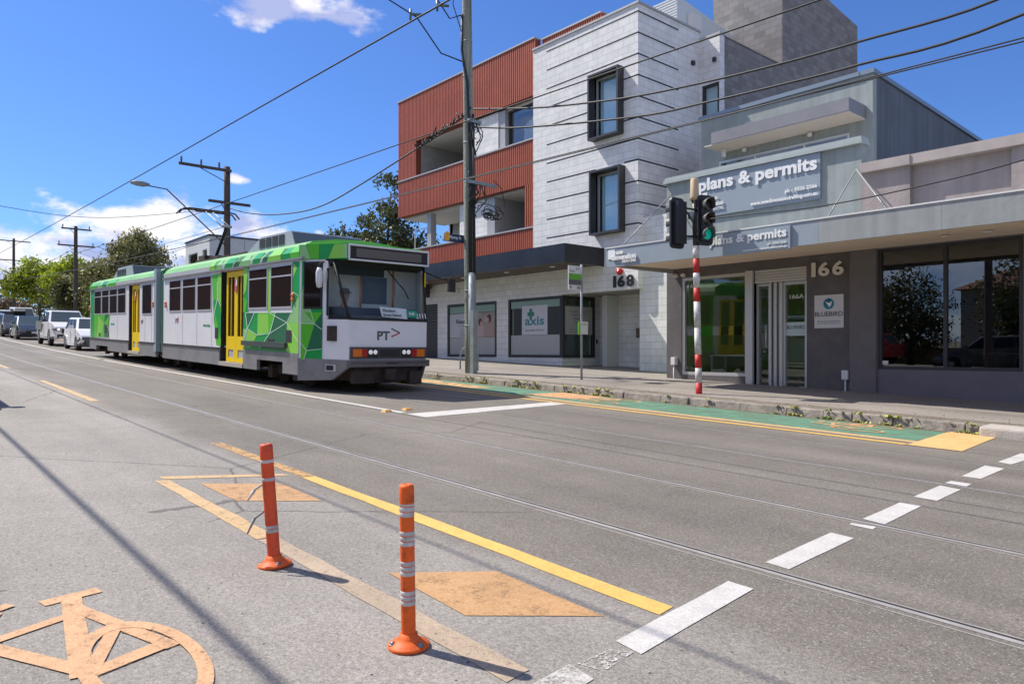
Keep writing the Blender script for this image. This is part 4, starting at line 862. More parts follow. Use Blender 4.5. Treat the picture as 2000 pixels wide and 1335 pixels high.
# windows of the side
def twin(ua, ub, top=2.43, bot=1.57, tr=2.19, frame=M_alu, xs=None, transom=True):
    x0, x1 = xs or (side(ua, 600)[0], side(ub, 600)[0]); yf = -HW - .014
    b = MB(); t = .035
    b.box(x0, x1, yf, -HW - .001, bot, bot + t); b.box(x0, x1, yf, -HW - .001, top - t, top); b.box(x0, x0 + t, yf, -HW - .001, bot + t, top - t); b.box(x1 - t, x1, yf, -HW - .001, bot + t, top - t)
    if transom: b.box(x0 + t, x1 - t, yf, -HW - .001, tr, tr + .03)
    w_ = T('window', b, frame); b = MB(); b.box(x0 + t, x1 - t, yf + .006, -HW - .002, bot + t, tr if transom else top - t)
    if transom: b.box(x0 + t, x1 - t, yf + .006, -HW - .002, tr + .03, top - t)
    b.obj('pane', M_tglass, w_)
for ua, ub in ((184, 197.5), (198.5, 212.5), (213.5, 228.5), (229.5, 245)): twin(ua, ub)
twin(277, 296, transom=False, bot=1.52)
for ua, ub in ((330, 353), (355.5, 381.5), (384, 412)): twin(ua, ub)
for ua, ub in ((484, 521), (526.5, 569)): twin(ua, ub)
# doors
def tdoor(D, split):
    x0, x1 = D; y = -HW + .08
    b = MB(); b.box(x0, x1, y + .05, y + .08, .32, 2.5); b.box(x0 + .0, x1, -HW + .091, -.9, .30, .36); T('door_well', b, M_dark)
    b = MB(); b.box(x0 - .05, x0 + split, -HW - .006, y + .04, .34, 2.45) if False else b.box(x0 - .001, x0 + .05, -HW + .01, y + .04, .34, 2.455); T('door_post', b, M_rub)
    xa = x0 + split; n = 2; wd = (x1 - .02 - xa) / n
    for i in range(n):
        a, c = xa + i * wd + .004, xa + (i + 1) * wd - .004
        b = MB(); b.wall(a, c, .40, 2.44, y - .03, y + .01, [(a + .09, c - .09, .98, 2.32), (a + .12, c - .12, .50, .68)] if True else [])
        lf = T('door_leaf', b, M_ty)
        b = MB(); b.box(a + .09, c - .09, y - .015, y - .005, .98, 2.32); b.obj('pane', M_tglass, lf); b = MB(); b.box(a + .12, c - .12, y - .015, y - .005, .50, .68); b.obj('kick_window', M_tgl, lf)
        b = MB(); b.box((a + c) / 2 - .012, (a + c) / 2 + .012, y - .032, y - .016, .99, 2.31); b.obj('door_rail', M_ty, lf)
    b = MB(); b.box(x0, x1, -HW - .03, -HW + .09, .30, .39); T('door_step', b, mat('step_concrete', (.40, .36, .30), .7))
tdoor(D1, .27); tdoor(D2, .22)
for (x, z) in ((-4.42, 2.12), (-12.98, 2.12)):
    b = MB(); b.box(x - .06, x + .06, -HW + .03, -HW + .045, z - .14, z + .12); T('door_sticker', b, mat('sticker_red', (.65, .10, .12), .5)); b = MB(); b.box(x + .03, x + .10, -HW + .024, -HW + .029, z - .02, z + .15); T('door_sticker', b, M_whitep)
# cab: tapered sides, nose, windscreen, destination box
Q2 = [(-1.055, -HW), (0, -.85), (0, .85), (-1.055, HW)]
b = MB(); b.prism(Q2, 'z', .62, 1.36); cab = T('cab_panel', b, M_tw)
b = MB()
for s in (1, -1):
    c0, c1 = (-1.05, s * -HW), (-.50, s * -1.08)
    b.prism([c0, c1, (-.53, s * -1.03), (-1.05, s * -1.28)], 'z', 1.362, 2.47)          # side wall behind the quarter light
    b.prism([(-.50, s * -1.08), (-.45, s * -1.057), (-.47, s * -1.02), (-.53, s * -1.03)], 'z', 1.362, 2.44)
T('cab_side', b, M_tw)
def apillar(s):
    A = Vector((0, s * -.85, 1.362)); B_ = Vector((-.34, s * -1.005, 2.36))
    b = MB(); b.tube([A + Vector((-.02, s * .012, 0)), B_ + Vector((-.02, s * .012, .1))], .028, 6); T('windscreen_pillar', b, M_rub)
    b = MB(); b.solid([(-.45, s * -1.052, 1.44), (-.03, s * -.86, 1.39), (-.345, s * -1.003, 2.33), (-.45, s * -1.052, 2.30), (-.45, s * -1.046, 1.44), (-.03, s * -.854, 1.39), (-.345, s * -.997, 2.33), (-.45, s * -1.046, 2.30)],
                      [(3, 2, 1, 0), (4, 5, 6, 7), (0, 1, 5, 4), (1, 2, 6, 5), (2, 3, 7, 6), (3, 0, 4, 7)]); T('quarter_window', b, M_wscr)
    b = MB(); b.tube([(-.45, s * -1.056, 2.30), (-.45, s * -1.056, 1.44), (-.02, s * -.86, 1.385)], .022, 5); T('window_seal', b, M_rub)
apillar(1); apillar(-1)
b = MB(); b.solid([(-.01, -.82, 1.40), (-.01, .82, 1.40), (-.335, .97, 2.36), (-.335, -.97, 2.36), (-.02, -.82, 1.40), (-.02, .82, 1.40), (-.345, .97, 2.36), (-.345, -.97, 2.36)],
                  [(3, 2, 1, 0), (4, 5, 6, 7), (0, 1, 5, 4), (1, 2, 6, 5), (2, 3, 7, 6), (3, 0, 4, 7)]); T('windscreen', b, M_wscr)
b = MB(); b.tube([(.0, -.85, 1.375), (.0, .85, 1.375)], .022, 6); T('window_seal', b, M_rub)
b = MB(); b.box(-.34, -.02, -.80, .80, 1.362, 1.45); b.box(-1.0, -.35, -.9, .9, 1.0, 1.365) if False else None; T('dashboard', b, mat('dashboard', (.05, .06, .08), .6))
b = MB(); b.prism([(-1.05, -1.25), (-.36, -.94), (-.36, .94), (-1.05, 1.25)], 'z', 1.364, 1.40); T('cab_floor', b, MATS['dashboard'])
b = MB(); b.wall(-1.24, 1.24, 1.41, 2.46, -1.052, -1.02, [(-.05, .55, 1.7, 2.25)], 'x'); T('bulkhead', b, mat('bulkhead_cream', (.80, .78, .74), .7)); b = MB(); b.box(-1.045, -1.03, -.05, .55, 1.7, 2.25); T('bulkhead_window', b, mat('bulkhead_glass', (.08, .12, .16), .2))
b = MB(); b.prism([(-.62, -.98), (-.44, -.92), (-.44, .92), (-.62, .98)], 'z', 1.401, 1.60); T('console', b, MATS['dashboard'])
b = MB(); b.box(-.40, -.385, -.95, .1, 2.20, 2.40); T('sun_blind', b, M_rub)
for yy in (-.12, .62):
    b = MB(); b.tube([(-.9, yy, 1.40), (-.9, yy, 2.45)], .022); T('grab_pole', b, mat('pole_orange', (.75, .25, .05), .4))
b = MB(); b.box(-.99, -.97, .72, .95, 1.9, 2.2); T('notice', b, M_whitep)
b = MB(); b.prism([(-1.055, -1.30), (-.36, -1.0), (-.36, 1.0), (-1.055, 1.30)], 'z', 2.40, 2.468); T('header', b, M_rub)
box = [(-1.055, -1.345), (-.02, -.88), (-.02, .88), (-1.055, 1.345)]
b = MB(); b.prism(box, 'z', 2.47, 2.75); bxm = T('destination_box', b, M_g2); 
b = MB(); b.box(-.019, .012, -.88, .88, 2.44, 2.475); b.box(-.019, .012, -.88, .88, 2.705, 2.74); b.box(-.019, .012, -.88, -.845, 2.476, 2.704); b.box(-.019, .012, .845, .88, 2.476, 2.704); b.obj('box_rim', M_tlight, bxm, bevel=.012)
b = MB(); b.box(-.018, .0, -.844, .844, 2.476, 2.704); b.obj('black_screen', M_rub, bxm); b = MB(); b.box(.0005, .004, -.72, .70, 2.51, 2.67); b.obj('blank_display', mat('display_taupe', (.12, .105, .09), .35), bxm)
b = MB(); b.prism([(-1.055, -1.20), (-.3, -.9), (-.3, .9), (-1.055, 1.20)], 'z', 2.752, 2.80); T('cab_roof', b, M_g4)
# nose
b = MB(); b.box(.001, .03, -.83, .83, .64, .86); nose = T('lamp_panel', b, mat('lamp_panel_grey', (.075, .07, .07), .5))
for s in (-1, 1):
    b = MB(); b.box(.031, .045, min(s * .60, s * .78), max(s * .60, s * .78), .68, .82); b.obj('indicator', M_amb, nose)
    b = MB(); b.box(.031, .045, min(s * .49, s * .598), max(s * .49, s * .598), .68, .82); b.obj('tail_light', M_redl, nose)
    b = MB(); b.box(.031, .04, min(s * .26, s * .47), max(s * .26, s * .47), .67, .83); hl = b.obj('headlight', M_rub, nose)
    for k in (-.05, .05):
        b = MB(); b.lathe([(0, .055), (.03, .055), (.042, .045), (.045, .04)], (0, s * .365 + k, .765), 14, 'x'); b.obj('lamp', mat('lamp_lit', (.8, .78, .74), .3, emit=.25), hl)
b = MB()
for i in range(7): b.box(.031, .038, -.22, .22, .68 + i * .021, .692 + i * .021)
b.obj('grille', M_rub, nose)
b = MB(); b.box(-.05, .10, -.87, .87, .49, .62); b.box(.101, .125, -.85, .85, .575, .61); bp = T('bumper', b, mat('bumper_grey', (.15, .135, .13), .6, var=.2, vs=5, grime=.6, gs=5), bevel=.015); b = MB(); b.box(.126, .13, -.12, .14, .555, .572); b.obj('slot', M_rub, bp)
for s in (1, -1):
    b = MB(); b.solid([(-1.055, s * -1.343, .62), (0, s * -.862, .62), (-.01, s * -.85, .49), (-.36, s * -1.01, .24), (-1.055, s * -1.343, .20),
                       (-1.055, s * -1.28, .62), (0, s * -.80, .62), (-.01, s * -.80, .49), (-.36, s * -.95, .24), (-1.055, s * -1.28, .20)],
                      [(0, 1, 2, 3, 4), (9, 8, 7, 6, 5), (0, 5, 6, 1), (1, 6, 7, 2), (2, 7, 8, 3), (3, 8, 9, 4), (4, 9, 5, 0)]); T('cab_skirt', b, M_tgrey)
b = MB(); b.prism([(-.45, -1.07 - .013), (-.25, -.98 - .013), (-.25, -.97), (-.45, -1.05)], 'z', .40, .53); ct = T('side_camera', b, M_alu); b = MB(); b.prism([(-.42, -1.062 - .019), (-.28, -.998 - .019), (-.28, -.98), (-.42, -1.05)], 'z', .42, .51); b.obj('camera_lens', M_rub, ct)
b = MB(); b.box(-1.0, -.05, -.7, .7, .22, .48); b.box(-.2, .12, -.12, .1, .25, .45); b.box(-.5, .05, .45, .72, .14, .4); b.box(-.1, -.02, -.75, -.3, .18, .42); b.tube([(-.05, -.62, .2), (-.05, .3, .2)], .02); T('underframe', b, M_bogie)
# front lettering
text('PT', 'lettering', M_letd, tram, (.003, -.26, .99), (0, 1, 0), UP, .27, .17, .03, .003)
b = MB(); b.poly([(.006, .03, 1.205), (.006, .05, 1.225), (.006, .235, 1.145), (.006, .235, 1.12)]); T('arrow_logo', b, M_letd, keep=True); b = MB(); b.poly([(.007, .235, 1.145), (.007, .225, 1.118), (.007, .05, 1.045), (.007, .04, 1.07)]); T('arrow_logo', b, mat('logo_red', (.55, .02, .03), .4), keep=True)
b = MB(); b.solid([(.0, -.16, 1.43), (.0, .40, 1.40), (-.07, .42, 1.60), (-.07, -.18, 1.62), (-.004, -.16, 1.43), (-.004, .40, 1.40), (-.074, .42, 1.60), (-.074, -.18, 1.62)], [(3, 2, 1, 0), (4, 5, 6, 7), (0, 1, 5, 4), (1, 2, 6, 5), (2, 3, 7, 6), (3, 0, 4, 7)]); dc = T('destination_card', b, mat('card_white', (.60, .66, .68), .5))
sl = Vector((-.335, 0, .96)).normalized()
text('Flinders', 'lettering', M_letd, dc, (-.022, -.13, 1.525), (0, 1, 0), sl, .28, .06, .02, .002); text('Street Station', 'lettering', M_letd, dc, (.002, -.13, 1.445), (0, 1, 0), sl, .40, .055, .02, .002)
b = MB(); b.solid([(.012, .40, 1.435), (.012, .62, 1.43), (-.034, .63, 1.57), (-.034, .41, 1.575), (.008, .40, 1.435), (.008, .62, 1.43), (-.038, .63, 1.57), (-.038, .41, 1.575)], [(3, 2, 1, 0), (4, 5, 6, 7), (0, 1, 5, 4), (1, 2, 6, 5), (2, 3, 7, 6), (3, 0, 4, 7)]); gt = T('route_tag', b, mat('tag_green', (.02, .30, .16), .5)); text('StK', 'lettering', M_letw, gt, (.002, .44, 1.48), (0, 1, 0), sl, .14, .06, .02, .002)
text('2111', 'lettering', M_letw, tram, (.004, .60, 1.42), (0, 1, 0), sl, .23, .105, .02, .003)
b = MB(); b.tube([(-.33, .15, 2.33), (-.18, .45, 1.95), (-.13, .5, 1.80)], .012); T('wiper', b, M_rub)
# mirrors
b = MB(); b.tube([(-.52, -1.10, 2.42), (-.50, -1.18, 2.40), (-.50, -1.20, 2.3)], .014); mr_ = T('mirror', b, M_rub); b = MB(); b.lathe([(0, -.19), (.05, -.17), (.065, -.05), (.065, .1), (.04, .18), (0, .19)], (-.50, -1.20, 2.12), 14); b.obj('mirror_shell', M_tlight, mr_)
b = MB(); b.tube([(-.36, .97, 2.38), (-.1, 1.25, 2.24), (.0, 1.42, 2.22)], .013); mr_ = T('mirror', b, M_rub); b = MB(); b.box(-.03, .03, 1.36, 1.52, 1.98, 2.24); b.obj('mirror_shell', M_rub, mr_)
# side lamps and small hatches
for u, v in ((571, 577), (299, 592), (323.5, 592), (175.5, 599)):
    x, z = side(u, v); b = MB(); b.lathe([(0, -.05), (.03, -.045), (.045, -.02), (.045, 0)], (x, -HW, z), 12, 'y'); b.lathe([(0, -.05), (.03, -.045), (.045, -.02), (.045, 0)], (x, -HW, z - .085), 12, 'y'); T('side_marker', b, M_amb)
for u0, v0, u1, v1 in ((558, 645, 569, 669), (523, 662, 535, 677), (419.5, 640, 425.5, 661), (193, 649, 197, 656), (205, 634, 209, 650)):
    x0, z1 = side(u0, v0); x1, z0 = side(u1, v1); b = MB(); b.box(x0, x1, -HW - .012, -HW - .001, z0, z1); T('hatch', b, M_rub)
x0 = taper(640.5, 640); b = MB(); b.prism([(-.40, -1.055 - .03), (-.27, -.995 - .03), (-.24, -.962), (-.38, -1.025)], 'z', .96, 1.24); T('side_grille', b, M_bogie)
for u, v, s, wd, ht, m_ in ((342, 621, 'PT', .26, .16, M_letd), (275, 622, 'PT', .22, .14, M_letd)):
    x, z = side(u, v + 9); text(s, 'lettering', m_, tram, (x, -HW - .003, z - .02), XR, UP, wd * .8, ht * .8, .03, .002)
    b = MB(); b.poly([(x + wd * .7, -HW - .004, z + .14), (x + wd * .78, -HW - .004, z + .17), (x + wd * 1.15, -HW - .004, z + .08), (x + wd * .72, -HW - .004, z - .03), (x + wd * .70, -HW - .004, z + .01), (x + wd * .98, -HW - .004, z + .08)]); T('arrow_logo', b, MATS['logo_red'], keep=True)
for u, v in ((396, 640), (216, 635)):
    x, z = side(u, v); text('tram stop', 'lettering', M_g2, tram, (x, -HW - .003, z), XR, UP, .5, .09, .02, .002)
# green facets on the side, laid on the panels
def clipu(P, u0, left):
    Q = []
    for a, c in zip(P, P[1:] + P[:1]):
        ina = (a[0] <= u0) == left or a[0] == u0; inc = (c[0] <= u0) == left or c[0] == u0
        if ina: Q.append(a)
        if ina != inc: t = (u0 - a[0]) / (c[0] - a[0]); Q.append((u0, a[1] + (c[1] - a[1]) * t))
    return Q
LV = {}; NF = [0]
def facet(P, key, lift=0, zoom=True):
    P = [(400 + a / 4.0457, 440 + c / 4.0457) for a, c in P] if zoom else P
    NF[0] += 1; lift += NF[0] * .00012
    for left in (True, False):
        Q = clipu(P, 587.6, left)
        if len(Q) < 3: continue
        b = LV.setdefault(key, MB())
        pts = []
        for u, v in Q:
            if left: x, z = side(u, v); pts.append((min(x, -1.055), -HW - .0035 - lift, z))
            else: x, y, z = taper(u, v); pts.append((x - .00, y - .010 - lift, z))
        b.poly(pts)
base = [(300, 688), (925, 690), (925, 1078), (705, 1062), (300, 985)]
facet([(300, 300), (340, 300), (340, 690), (300, 690)], 'b'); facet(base, 'b'); facet([(684, 290), (785, 285), (785, 690), (684, 690)], 'b'); facet([(785, 660), (925, 655), (925, 700), (785, 700)], 'b'); facet([(490, 330), (512, 325), (512, 690), (490, 690)], 'd')
facet([(52, 395), (125, 380), (125, 955), (88, 945), (62, 690)], 'a', 0)
for P_, k_ in [([(318, 695), (388, 695), (335, 815)], 'c'), ([(415, 690), (495, 688), (500, 850), (412, 868)], 'd'), ([(495, 688), (555, 690), (512, 855), (500, 850)], 'a'),
               ([(555, 690), (690, 690), (645, 770), (640, 992), (560, 985), (432, 972), (512, 855)], 'c'), ([(335, 818), (412, 868), (360, 968), (335, 965)], 'd'), ([(300, 820), (335, 818), (335, 965), (300, 960)], 'e'),
               ([(645, 770), (760, 775), (760, 1062), (705, 1055), (640, 990)], 'd'), ([(645, 770), (755, 560), (775, 480), (865, 780), (760, 775)], 'e'), ([(760, 775), (865, 780), (820, 980), (785, 1062), (760, 1060)], 'a'),
               ([(865, 780), (925, 792), (925, 982), (805, 990)], 'c'), ([(865, 780), (785, 690), (925, 690)], 'a'), ([(865, 780), (925, 690), (925, 790)], 'c'), ([(690, 300), (720, 340), (690, 420)], 'd'),
               ([(60, 600), (97, 580), (125, 700), (125, 900), (100, 800)], 'b'), ([(97, 400), (125, 385), (125, 620), (97, 580)], 'd'), ([(300, 300), (340, 300), (320, 520), (300, 560)], 'd'), ([(300, 560), (330, 600), (318, 690), (300, 690)], 'a')]:
    facet(P_, k_, .002)
def wl(P, wd=5):
    for a, c in zip(P, P[1:]):
        dx, dy = c[0] - a[0], c[1] - a[1]; l = math.hypot(dx, dy); nx, ny = -dy / l * wd / 2, dx / l * wd / 2
        facet([(a[0] - nx, a[1] - ny), (c[0] - nx, c[1] - ny), (c[0] + nx, c[1] + ny), (a[0] + nx, a[1] + ny)], 'w', .004)
for P_ in [[(318, 695), (335, 818), (412, 868), (512, 855), (645, 770), (755, 560), (690, 530)], [(500, 690), (645, 770), (805, 990), (925, 978)], [(388, 695), (335, 818), (302, 920)], [(760, 775), (865, 780), (925, 825)], [(805, 990), (785, 1060)], [(775, 480), (865, 780)], [(432, 972), (512, 855), (555, 690)], [(318, 692), (690, 690)], [(97, 580), (60, 760)], [(97, 580), (125, 640)], [(97, 450), (97, 580)]]: wl(P_)
# rear panel facets (other zoom, plain photo pixels)
for P_, k_ in [([(177, 565), (184, 563), (184, 660), (177, 657)], 'b'), ([(184, 614), (214, 614), (211, 640), (213, 658), (184, 657)], 'a'), ([(205, 614), (214, 614), (203, 630)], 'c'), ([(186, 616), (192, 616), (188, 650)], 'b'), ([(203, 630), (211, 640), (213, 658), (204, 657)], 'c'), ([(192, 616), (203, 630), (197, 657), (190, 657)], 'd')]:
    facet(P_, k_, .0015 if k_ != 'b' else 0, zoom=False)
wr = {'a': M_g1, 'b': M_g2, 'c': M_g3, 'd': M_g4, 'e': M_g5, 'w': mat('line_white', (.60, .75, .62), .4)}
for k_, b in LV.items(): b.obj('livery_pattern', wr[k_], tram, keep=True)
# facets on the cove above the windows and on the destination box side
def cove(P, m_, nm='livery_pattern'):
    b = MB(); pts = []
    for x, z in P:
        y = -HW - .004 - (z - 2.5) * .125 if z <= 2.62 else -HW - .019 + (z - 2.62) * .70
        pts.append((x, y, z + .002))
    b.poly(pts); T(nm, b, m_, keep=True)
def cove2(x0, x1, m_, sk=0):
    cove([(x0, 2.502), (x1, 2.502), (x1 + sk, 2.619), (x0 + sk, 2.619)], m_); cove([(x0 + sk, 2.622), (x1 + sk, 2.622), (x1 + sk * 1.6, 2.748), (x0 + sk * 1.6, 2.748)], m_)
for x0, x1, m_, sk in ((-6.1, -5.6, M_g4, .1), (-5.6, -5.1, M_g5, -.1), (-5.1, -4.6, M_g2, .15), (-4.55, -4.2, M_g3, .2), (-4.1, -3.4, M_g5, -.1), (-3.4, -3.0, M_g2, .1), (-2.9, -2.65, M_g3, .15), (-2.6, -1.9, M_g4, .1), (-1.9, -1.45, M_g2, 0), (-1.45, -1.06, M_g1, 0)): cove2(x0, x1, m_, sk)
for x0, x1, m_, sk in ((-19.3, -18.0, M_g1, .0), (-17.9, -17.3, M_g5, .15), (-17.2, -16.6, M_g2, -.1), (-16.5, -15.4, M_g1, .1)): cove2(x0, x1, m_, sk)
def boxside(P, m_):
    b = MB(); b.poly([(x, -1.345 + (x + 1.055) * .449 - .004, z) for x, z in P]); T('livery_pattern', b, m_, keep=True)
boxside([(-1.04, 2.48), (-.8, 2.48), (-.9, 2.74), (-1.04, 2.74)], M_g5); boxside([(-.8, 2.48), (-.62, 2.48), (-.62, 2.74), (-.88, 2.74)], M_g1)
boxside([(-.42, 2.48), (-.30, 2.74), (-.12, 2.74), (-.12, 2.48)], M_g4); boxside([(-.12, 2.48), (-.03, 2.48), (-.03, 2.74), (-.12, 2.74)], M_g5)
# window in the tapered part
b = MB(); b.prism([(-.94, -1.29 - .012), (-.55, -1.112 - .012), (-.55, -1.10), (-.94, -1.275)], 'z', 1.55, 2.43); w_ = T('cab_window', b, M_rub); b = MB(); b.prism([(-.91, -1.276 - .016), (-.58, -1.126 - .016), (-.58, -1.11), (-.91, -1.26)], 'z', 1.59, 2.39); b.obj('pane', M_tglass, w_)
# air conditioners
def ac(x0, x1, x2, x3, z1, nm, lx):
    b = MB(); pr = [(x0, 2.86), (x1, z1), (x2, z1), (x3, 2.80)]
    b.prism(pr, 'y', -.82, .82); a = T('roof_unit', b, [M_tgl]); b = MB(); b.solid([(x2 + .005, -.8, z1 - .01), (x3 + .01, -.8, 2.83), (x3 + .01, .8, 2.83), (x2 + .005, .8, z1 - .01)], [(0, 1, 2, 3)]); b.obj('shaded_end', mat('roof_unit_shade', (.10, .13, .15), .5), a, keep=True)  # dark sheet over the front slope paints the shade on that end
    n = 4; gx = (lx[1] - lx[0]) / n
    for i in range(n):
        b = MB()
        for j in range(5): b.box(lx[0] + gx * i + .03, lx[0] + gx * (i + 1) - .03, -.835, -.821, 2.97 + j * .045, 2.985 + j * .045 + .012)
        b.obj('louvre', M_rub, a)
ac(-5.2, -4.2, -2.6, -2.35, 3.22, '', (-4.3, -2.9)); ac(-18.2, -17.3, -15.4, -15.15, 3.26, '', (-17.5, -16.2))
b = MB(); b.box(-8.9, -5.4, -.7, .7, 2.94, 3.0); b.box(-9.2, -8.7, -.6, .2, 2.95, 3.15); b.box(-8.6, -7.9, -.5, .1, 3.0, 3.1); T('roof_tray', b, M_bogie)
# pantograph
pt = Vector((-9.2, 0, 3.02))
K = Vector((-8.86, 0, 4.05))
b = MB(); b.box(-9.75, -8.4, -.5, .5, 3.02, 3.07); b.lathe([(.04, 0), (.06, .08), (.04, .12)], (-9.6, -.4, 2.95), 10); pg = T('pantograph', b, M_bogie)
lx0 = Vector((-9.72, 0, 3.06)); kn = Vector((-8.72, 0, 3.98))
b = MB(); b.tube([lx0, kn], .045, 6); b.tube([lx0 + Vector((0, .0, .0)), lx0 + Vector((-.25, .1, -.02))], .03); b.obj('lower_arm', M_rub, pg)
hd = Vector((-10.25, 0, 4.56))
b = MB(); b.tube([kn + Vector((0, -.12, 0)), hd + Vector((.1, -.10, 0))], .02); b.tube([kn + Vector((0, .12, 0)), hd + Vector((.1, .10, 0))], .02); b.tube([kn + Vector((0, -.14, .02)), kn + Vector((0, .14, .02))], .04); b.obj('upper_arm', M_tgl, pg)
for dx in (-.12, .16):
    b = MB(); b.tube([hd + Vector((dx, -.86, -.12)), hd + Vector((dx, -.74, .02)), hd + Vector((dx, -.55, .05)), hd + Vector((dx, .55, .05)), hd + Vector((dx, .74, .02)), hd + Vector((dx, .86, -.12))], .022); b.obj('contact_strip', M_bogie, pg)
b = MB(); b.tube([hd + Vector((-.12, -.4, .04)), hd + Vector((.16, -.4, .04))], .02); b.tube([hd + Vector((-.12, .4, .04)), hd + Vector((.16, .4, .04))], .02); b.tube([hd + Vector((.1, -.4, 0)), hd + Vector((.1, .4, 0))], .025); b.obj('head_frame', M_bogie, pg)
# far side: yellow front door in the taper, green and white panels (seen mirrored in the shop windows)
def farp(t, off): return (-1.05 + 1.05 * t, 1.33 - .48 * t + off)
for t0, t1 in ((.12, .44), (.46, .80)):
    A, B_ = farp(t0, .003), farp(t1, .003); A2, B2 = farp(t0, -.02), farp(t1, -.02)
    b = MB(); b.prism([A, B_, B2, A2], 'z', .34, 2.34); fd = T('door_leaf', b, M_ty); A, B_ = farp(t0 + .06, .006), farp(t1 - .06, .006); A2, B2 = farp(t0 + .06, .0), farp(t1 - .06, .0); b = MB(); b.prism([A, B_, B2, A2], 'z', .95, 2.28); b.obj('pane', M_tglass, fd)
for x0, x1, m_ in ((-3.4, -1.1, M_g1), (-5.6, -3.45, M_g2), (-9.6, -7.6, M_g4)):
    b = MB(); b.box(x0, x1, HW + .001, HW + .006, .75, 2.49); T('livery_pattern', b, m_)
for i in range(7):
    x0 = -9.4 + i * 1.2; b = MB(); b.box(x0, x0 + 1.0, HW + .007, HW + .02, 1.57, 2.42); T('window', b, M_tglass)
# bogies
for cx in (-2.4, -10.0, -17.4):
    b = MB(); b.box(cx - .95, cx + .95, -.95, -.80, .22, .40); b.box(cx - .95, cx + .95, .80, .95, .22, .40); b.box(cx - .3, cx + .3, -.8, .8, .2, .5); b.box(cx - 1.05, cx - .9, -.85, .85, .16, .26); b.box(cx + .9, cx + 1.05, -.85, .85, .16, .26)
    for s in (-.62, .62): b.box(cx + s - .12, cx + s + .12, -1.06, -.951, .14, .36)
    bg_ = T('bogie', b, M_bogie)
    for s in (-.62, .62):
        for yy in (-.72, .72):
            b = MB(); b.lathe([(.0, -.05), (.10, -.05), (.11, -.03), (.22, -.03), (.27, -.05), (.275, .05), (.0, .05)], (cx + s, yy, .275), 20, 'y'); b.obj('wheel', M_bogie, bg_)
b = MB(); b.box(-9.0, -4.0, -.9, .9, .30, .5); b.box(-16.0, -11.4, -.9, .9, .30, .5); b.box(-8.6, -7.4, -1.2, -.91, .26, .5); b.box(-6.8, -5.6, -1.15, -.91, .28, .5); b.box(-14.9, -13.7, -1.2, -.91, .24, .5); T('equipment_case', b, M_bogie)
b = MB(); b.prism([(-19.5, .55), (-19.3, .70), (-19.3, .30), (-19.5, .36)], 'y', -1.0, 1.0); b.box(-19.2, -18.4, -1.2, 1.2, .22, .34); T('rear_bumper', b, M_bogie)

# ------------------------------------------------------------ driver behind the windscreen
def skin_body(name, chain, m, parent=None, sub=1):
    """chain: list of (points, radii, link index) joined into one skinned figure"""
    me = bpy.data.meshes.new(name); V = []; E = []; Rr = []
    for pts, rr, ln in chain:
        st = len(V)
        for p, r in zip(pts, rr): V.append(p); Rr.append(r)
        for i in range(len(pts) - 1): E.append((st + i, st + i + 1))
        if ln is not None: E.append((ln, st))
    me.from_pydata(V, E, []); o = bpy.data.objects.new(name, me); COL.objects.link(o)
    o.modifiers.new('skin', 'SKIN'); 
    for i, r in enumerate(Rr): me.skin_vertices[0].data[i].radius = (r if isinstance(r, tuple) else (r, r))
    me.skin_vertices[0].data[0].use_root = True
    s = o.modifiers.new('sub', 'SUBSURF'); s.levels = sub; s.render_levels = sub
    bpy.context.view_layer.update(); dg = bpy.context.evaluated_depsgraph_get()
    m2 = bpy.data.meshes.new_from_object(o.evaluated_get(dg)); m2.materials.clear(); m2.name = name
    for p in m2.polygons: p.use_smooth = True
    bpy.data.objects.remove(o); return link(name, m2, m, parent)
dx, dy, dz = -12.62, 6.66, gz(-12) + 1.16
M_skin = mat('skin', (.42, .22, .15), .6)
def D(x, y, z): return (dx + x, dy + y, dz + z)
pr_ = thing('person', 'tram driver seated behind the windscreen in an orange vest and dark cap', 'person', (dx, dy, dz), group=None)
body_ = skin_body('body', [([D(0, 0, .0), D(0, 0, .18), D(.01, 0, .38), D(.03, 0, .50), D(.05, 0, .56), D(.07, 0, .65), D(.07, 0, .76)], [(.13, .15), (.12, .15), (.12, .17), (.055, .055), (.05, .05), (.085, .075), (.07, .06)], None),
                         ([D(.02, -.18, .43), D(.10, -.22, .25), D(.30, -.14, .20), D(.36, -.12, .21)], [.055, .045, .035, .032], 2), ([D(.02, .18, .43), D(.12, .22, .24), D(.30, .14, .20), D(.36, .12, .21)], [.055, .045, .035, .032], 2)], M_skin, pr_, 2)
for s in (-1, 1):
    for i in range(5):
        b = MB(); yy = s * .12 + (i - 2) * .017
        b.tube([D(.37, yy, .215), D(.40 - (i == 0) * .02, yy, .22), D(.41 - (i == 0) * .02, yy, .195)], [.0085, .008, .007], 6); b.obj('finger', M_skin, body_)
vest = skin_body('vest', [([D(0, 0, .0), D(0, 0, .18), D(.01, 0, .37), D(.025, 0, .46)], [(.145, .165), (.135, .165), (.135, .185), (.07, .09)], None), ([D(.02, -.19, .42), D(.10, -.225, .27)], [.066, .055], 2), ([D(.02, .19, .42), D(.12, .225, .27)], [.066, .055], 2)], mat('vest_orange', (.85, .16, .03), .7), body_, 2)
cap_ = MB(); cap_.lathe([(.095, 0), (.10, .05), (.07, .10), (0, .115)], D(.07, 0, .72), 16); cap_.box(dx + .14, dx + .23, dy - .06, dy + .06, dz + .722, dz + .735); cap_.obj('cap', mat('cap_dark', (.03, .035, .05), .8), body_)
for nm, p, r in (('eye', (.155, -.03, .695), .012), ('eye', (.155, .03, .695), .012)):
    b = MB(); b.lathe([(0, -r), (r * .8, -r * .5), (r, 0), (r * .8, r * .5), (0, r)], D(*p), 8); b.obj(nm, M_letb, body_)
